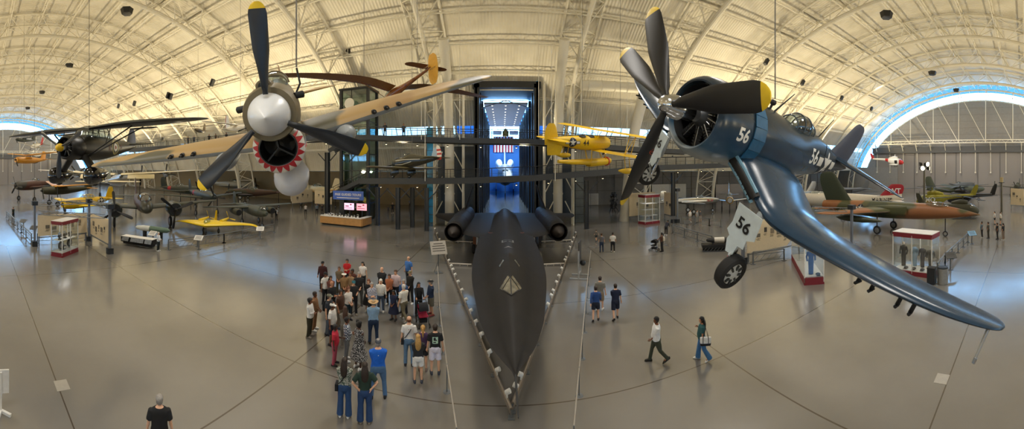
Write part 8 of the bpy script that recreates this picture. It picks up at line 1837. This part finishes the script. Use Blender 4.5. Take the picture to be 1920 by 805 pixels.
    PP('balding man in white tee with black sling bag and blue jeans', (767, 684), 12, D, 'e0dedb', .5, '5a7896', hair='bald', hc='red', skin=0, h=1.80, extras=(('crossbag', '17171a'), ('emblem', 'b23a35')), shoes='23252b', **kw)
    PP('girl with long blond hair, dark grey tee and white shorts', (784, 716), 16, C, '26272a', .5, 'dcdad6', 'short', hair='long', hc='blond', skin=0, h=1.62, **kw)
    PP('girl with blond ponytail, purple tank top and black shorts', (793, 694), 14, C, '4b3556', .0, '18191c', 'short', hair='pony', hc='blond', skin=0, h=1.62, shoes='7d6c60', **kw)
    PP('boy in black tee with a pale print on the back and white shorts', (816, 700), 12, D, '17181b', .5, 'd8d4e4', 'knee', hc='dark', skin=0, h=1.74, extras=(('print', 'b9d8c4', '1b1d1f'),), **kw)
    PP('man in royal blue polo, grey cap and blue jeans seen from behind', (709, 744), 24, C, '1660c8', .5, '4a6b90', hat=('cap', '4a4d55'), hc='grey', skin=0, h=1.84, build=1.14, stance=.28, shoes='191a1d', extras=(('emblem', 'dfe6f0'),), **kw)
    PP('woman with long dark hair, floral top and flared jeans seen from behind', (646, 779), 16, C, '8b8f86', .45, '27456f', 'wide', hair='long', hc='dark', skin=0, h=1.70, mt=pattern('floral_top', '4a5a4c', 'a9aaa2', 26., .5), extras=(('crossbag', '15151a'),), **kw)
    PP('woman in dark green tee with hands on her hips and flared jeans', (684, 790), 24, H, '20352b', .5, '223d66', 'wide', hair='long', hc='dark', skin=0, h=1.70, build=1.04, extras=(('emblem', 'b5a04a', 1),), **kw)
    PP('grey haired man in black tee at the lower left picture edge', (299, 878), 59, D, '141416', .5, '2f3238', hc='grey', skin=0, h=1.78, build=1.08, group='visitors walking in the hall')
    kw = dict(group='visitors walking in the hall')
    PP('boy in blue sweatshirt and navy shorts walking right of the black jet', (1117, 602), 345, ('back', 'fwd'), '24457f', .95, '171e30', 'short', hc='dark', skin=0, h=1.68, walk=10, shoes='1f1f22', **kw)
    PP('man in grey tee walking behind the boy in blue sweatshirt', (1125, 582), 338, ('down', 'down'), '7a7870', .5, '8a7a64', 'knee', hc='dark', skin=0, h=1.76, walk=8, **kw)
    PP('boy in navy tee and navy shorts walking right of the grey tee man', (1154, 599), 352, ('clasp', 'down'), '16203a', .5, '161e33', 'knee', hc='dark', skin=0, h=1.74, walk=14, shoes='1f1f22', **kw)
    PP('man in white tee and olive trousers walking left across the floor', (1231, 680), 75, ('clasp', 'down'), 'e6e6e6', .5, '3c4032', hc='black', skin=2, h=1.76, walk=20, build=1.14, shoes='1c1d1c', **kw)
    wt, T, A = PP('woman in teal top and jeans with long black hair walking with a tote bag', (1316, 676), 60, ('down', 'strap'), '2e5a5c', .45, '3f6e9c', 'wide', hair='long', hc='black', skin=1, h=1.68, walk=14, **kw)
    q = tr(wt, (-.33, -.12, .92)); t = thing('tote_bag', 'white tote bag with black straps on the shoulder of the teal-top woman', 'bag', q, (0, 0, radians(60))); g = G(); g.loft([[Vector((w * sgn(cos(a)) * abs(cos(a)) ** .5, d * sgn(sin(a)) * abs(sin(a)) ** .5, z)) for a in [2 * pi * i / 16 for i in range(16)]] for z, w, d in ((-.13, .05, .19), (0, .065, .21), (.15, .05, .21))]); g.obj('bag_body', cloth('e4e2de'), t, 40)
    g = G(); g.loft([[Vector((w * sgn(cos(a)) * abs(cos(a)) ** .5, d * sgn(sin(a)) * abs(sin(a)) ** .5, z)) for a in [2 * pi * i / 16 for i in range(16)]] for z, w, d in ((-.15, .052, .193), (-.13, .056, .196), (-.06, .066, .206))]); g.obj('bag_base', cloth('1b1c20'), t, 40)
    for s in (-1, 1): g = G(); g.tube([(.06 * s, -.1, -.05), (.055 * s, -.1, .15), (.05, -.02, .46), (.055 * s, .1, .15), (.06 * s, .1, -.05)], .014, 6); g.obj('strap', cloth('1b1c20'), t, 60)
    kw = dict(group='distant visitors on the right', far=True)
    PP('woman in grey top and jeans beside the man in white tee, mid right', (1128, 473), 343, D, '6b6a70', .5, '2b3a52', hair='short', hc='brown', skin=0, h=1.66, walk=6, **kw)
    PP('man in white tee and black trousers walking away, mid right', (1149, 473), 341, D, 'e2ded6', .5, '17181c', hc='dark', skin=1, h=1.74, walk=6, **kw)
    PP('small child running ahead of the pair, mid right', (1118, 453), 10, ('fwd', 'back'), '6f6a60', .5, '26262a', 'short', hc='brown', skin=0, h=1.2, walk=16, **kw)
    wp_, T, A = PP('woman with white backpack straps pushing a dark stroller, mid right', (1241, 472), 40, ('push', 'push'), '5c3f34', .5, '1f2024', hair='pony', hc='black', skin=1, h=1.68, extras=(('backpack', 'cfc6b8'),), **kw)
    PP('visitor bending over the dark reading board right of centre', (1249, 441), 300, ('push', 'push'), '2a2c36', .9, '22242a', hc='black', skin=1, h=1.74, bend=35, **kw)
    PP('girl in pink sitting at the end of the long dark plinth', (1373, 490), 75, ('lap', 'lap'), 'd77f95', .9, 'c9788c', hair='long', hc='black', skin=1, h=1.45, seat=1, **kw)
    PP('person in white shirt under the silver jet, leftmost of three', (1294, 417), 190, D, 'd8d2c8', .5, 'a59a88', 'knee', hc='dark', skin=0, h=1.72, **kw)
    PP('person in grey shirt under the silver jet, middle of three', (1307, 418), 200, D, '8d8b88', .5, '8a867c', hc='dark', skin=0, h=1.76, **kw)
    PP('person in dark grey top under the silver jet, rightmost of three', (1313, 417), 160, C, '4a4a4c', .5, 'a89b88', 'knee', hc='dark', skin=0, h=1.66, **kw)
    for x, y, f, c, b, lb, sk in ((1841, 446, 20, '5e6e78', '26282c', 'visitor in blue grey shirt, left of the far right foursome', 1), (1853, 447, 350, '4b4a40', '3a3528', 'visitor in olive shirt, second of the far right foursome', 1), (1870, 449, 0, '18191c', '1c1d20', 'visitor in black, third of the far right foursome', 1), (1881, 450, 340, '1a1b1e', '7d6a5a', 'visitor in black with hand raised, right end of the far right foursome', 0), (1865, 421, 10, 'd8d6d0', '2b2c30', 'visitor in white with dark trousers, far right distance', 0), (1876, 422, 200, 'e2dfd6', '6a665a', 'visitor in white shirt nearest the far right panel', 0)):
        PP(lb, (x, y), f, ('down', 'head') if 'raised' in lb else D, c, .5, b, 'long' if y > 430 else 'short', hc='dark', skin=sk, h=1.72, **kw)
    kw = dict(group='distant visitors on the left', far=True)
    PP('visitor in white top and black trousers at the left reading board', (297, 471), 300, ('book', 'book'), 'd9dde2', .9, '1c2424', hc='white', skin=0, h=1.70, **kw)
    PP('visitor with white shirt and black backpack at the end of the long barrier', (518, 413), 10, D, 'dcdad4', .5, '1d1f24', hc='dark', skin=1, h=1.76, extras=(('backpack', '17181c'),), **kw)
    PP('visitor in dark top left of the white shirt at the end of the long barrier', (510, 409), 200, C, '3a302c', .9, '2b2723', hc='dark', skin=1, h=1.68, **kw)
    PP('man in dark clothes standing at the far left barrier', (25, 412), 220, C, '1f2a28', .9, '1a1f22', hc='black', skin=1, h=1.82, **kw)
    PP('visitor in black walking under the walkway beside the third column', (736, 400), 200, D, '1f1f22', .5, '232326', hc='white', skin=0, h=1.74, walk=10, **kw)
    PP('child beside the visitor in black under the walkway', (728, 400), 190, D, '4a4648', .5, '3a3534', hc='dark', skin=1, h=1.2, **kw)
    PP('visitor in grey with hand on hip under the walkway', (769, 391), 20, ('hips', 'down'), '7b8088', .5, '25262b', hc='dark', skin=1, h=1.72, **kw)
    for x, y, c, lb in ((573, 403, 'c9c2ba', 'person in pale top behind a counter left of the tour desk'), (594, 402, '6a7680', 'person in grey blue top left of the tour desk'), (604, 403, '2b2b2f', 'person in black top just left of the tour desk')): PP(lb, (x, y), 200, C, c, .9, '2a2826', hc='dark', skin=1, h=1.72, **kw)
    kw = dict(group='visitors on the walkways', far=True)
    def on_walk(px, py, Y, lb, c, f): q = ony(px, py, Y); PP(lb, (q.x, q.y, q.z + .05), f, D, c, .5, '1f2126', hc='dark', skin=1, h=1.74, **kw)
    on_walk(757, 259, YB, 'lone visitor standing on the upper walkway', '2d3a44', 180)
    on_walk(722, 257, YB, 'visitor left of the lone one on the upper walkway', '2b2b30', 200)
    for k, (px, c, lb) in enumerate(((352, '23262b', 'first dark visitor on the far left walkway'), (364, '3d4a5a', 'visitor in blue grey on the far left walkway'), (392, '1f2024', 'visitor in black on the far left walkway'), (404, '4f4a44', 'visitor in taupe on the far left walkway'), (424, '22252c', 'last dark visitor on the far left walkway nearest the tan wing'))):
        P = [wp(236, 280, 33), wp(330, 274, 37), wp(430, 267, 40)]; a, b = (P[0], P[1]) if px < 330 else (P[1], P[2])
        a, b = Vector(a), Vector(b); th = (px - CX) / FPX; best = min((abs(atan2(q.x, q.y) - th), i) for i, q in ((i, a.lerp(b, i / 60)) for i in range(61)))[1]; q = a.lerp(b, best / 60)
        PP(lb, (q.x, q.y, q.z + .015), 180 + 30 * (k % 3), D, c, .5, '1f2126', hc='dark', skin=1, h=1.72, **kw)
    # strollers
    def stroller(label, pos, rz, c1, c2):
        t = thing('stroller', label, 'stroller', pos, (0, 0, rz))
        g = G()
        for s in (-1, 1): g.tube([(.24 * s, -.42, 1.0), (.24 * s, 0, .55), (.22 * s, .38, .12)], .014, 6); g.tube([(.24 * s, -.32, .1), (.24 * s, 0, .55)], .014, 6)
        g.tube([(-.24, -.42, 1.0), (.24, -.42, 1.0)], .018, 6); g.tube([(-.24, -.32, .1), (.24, -.32, .1)], .014, 6); g.obj('frame', M_SMOKE, t)
        for s in (-1, 1):
            for y in (-.32, .38): wheel_part(t, (.25 * s, y, .1), .1, .05, [M_TYRE, M_ALU], 'x')
        g = G(); g.box((0, .08, .48), (.42, .4, .06)); g.box((0, -.14, .68), (.42, .06, .46), rot=Matrix.Rotation(.3, 3, 'X')); g.obj('seat', cloth(c1), t, 20)
        g = G(); rr = [[Vector((.22 * cos(a), -.15 + r * cos(b), .78 + r * sin(b))) for a in [pi * i / 10 for i in range(11)] for r in (.0,)] for b in ()]
        g.lathe([(-.22, .30), (.22, .30), (.22, .28), (-.22, .28)], 18, 'x', (0, -.02, .72)); g.v = [v if v[2] > .74 else (v[0], v[1], .74) for v in g.v]; g.obj('sun_hood', cloth(c2), t, 60)
        g = G(); g.box((0, 0, .25), (.34, .4, .14)); g.obj('basket', cloth('1a1a1e'), t, 20)
    q = tr(ws, (0, 1.1, 0)); q.z = 0; stroller('black and pink stroller in front of the woman in black', q, radians(205), 'b02a48', '1c1d22')
    q = tr(wp_, (0, .75, 0)); q.z = 0; stroller('dark stroller pushed across the floor, mid right', q, radians(40), '2a2a2e', '1c1d22')
    p = onz(1376, 488, 0); t = thing('bench', 'low grey block bench under the girl in pink', 'bench', p + Vector((.12, .0, 0)), (0, 0, -.5)); g = G(); g.box((0, 0, .19), (.5, .42, .38)); g.obj('seat_block', M_SMOKE, t, 0)
crowd()
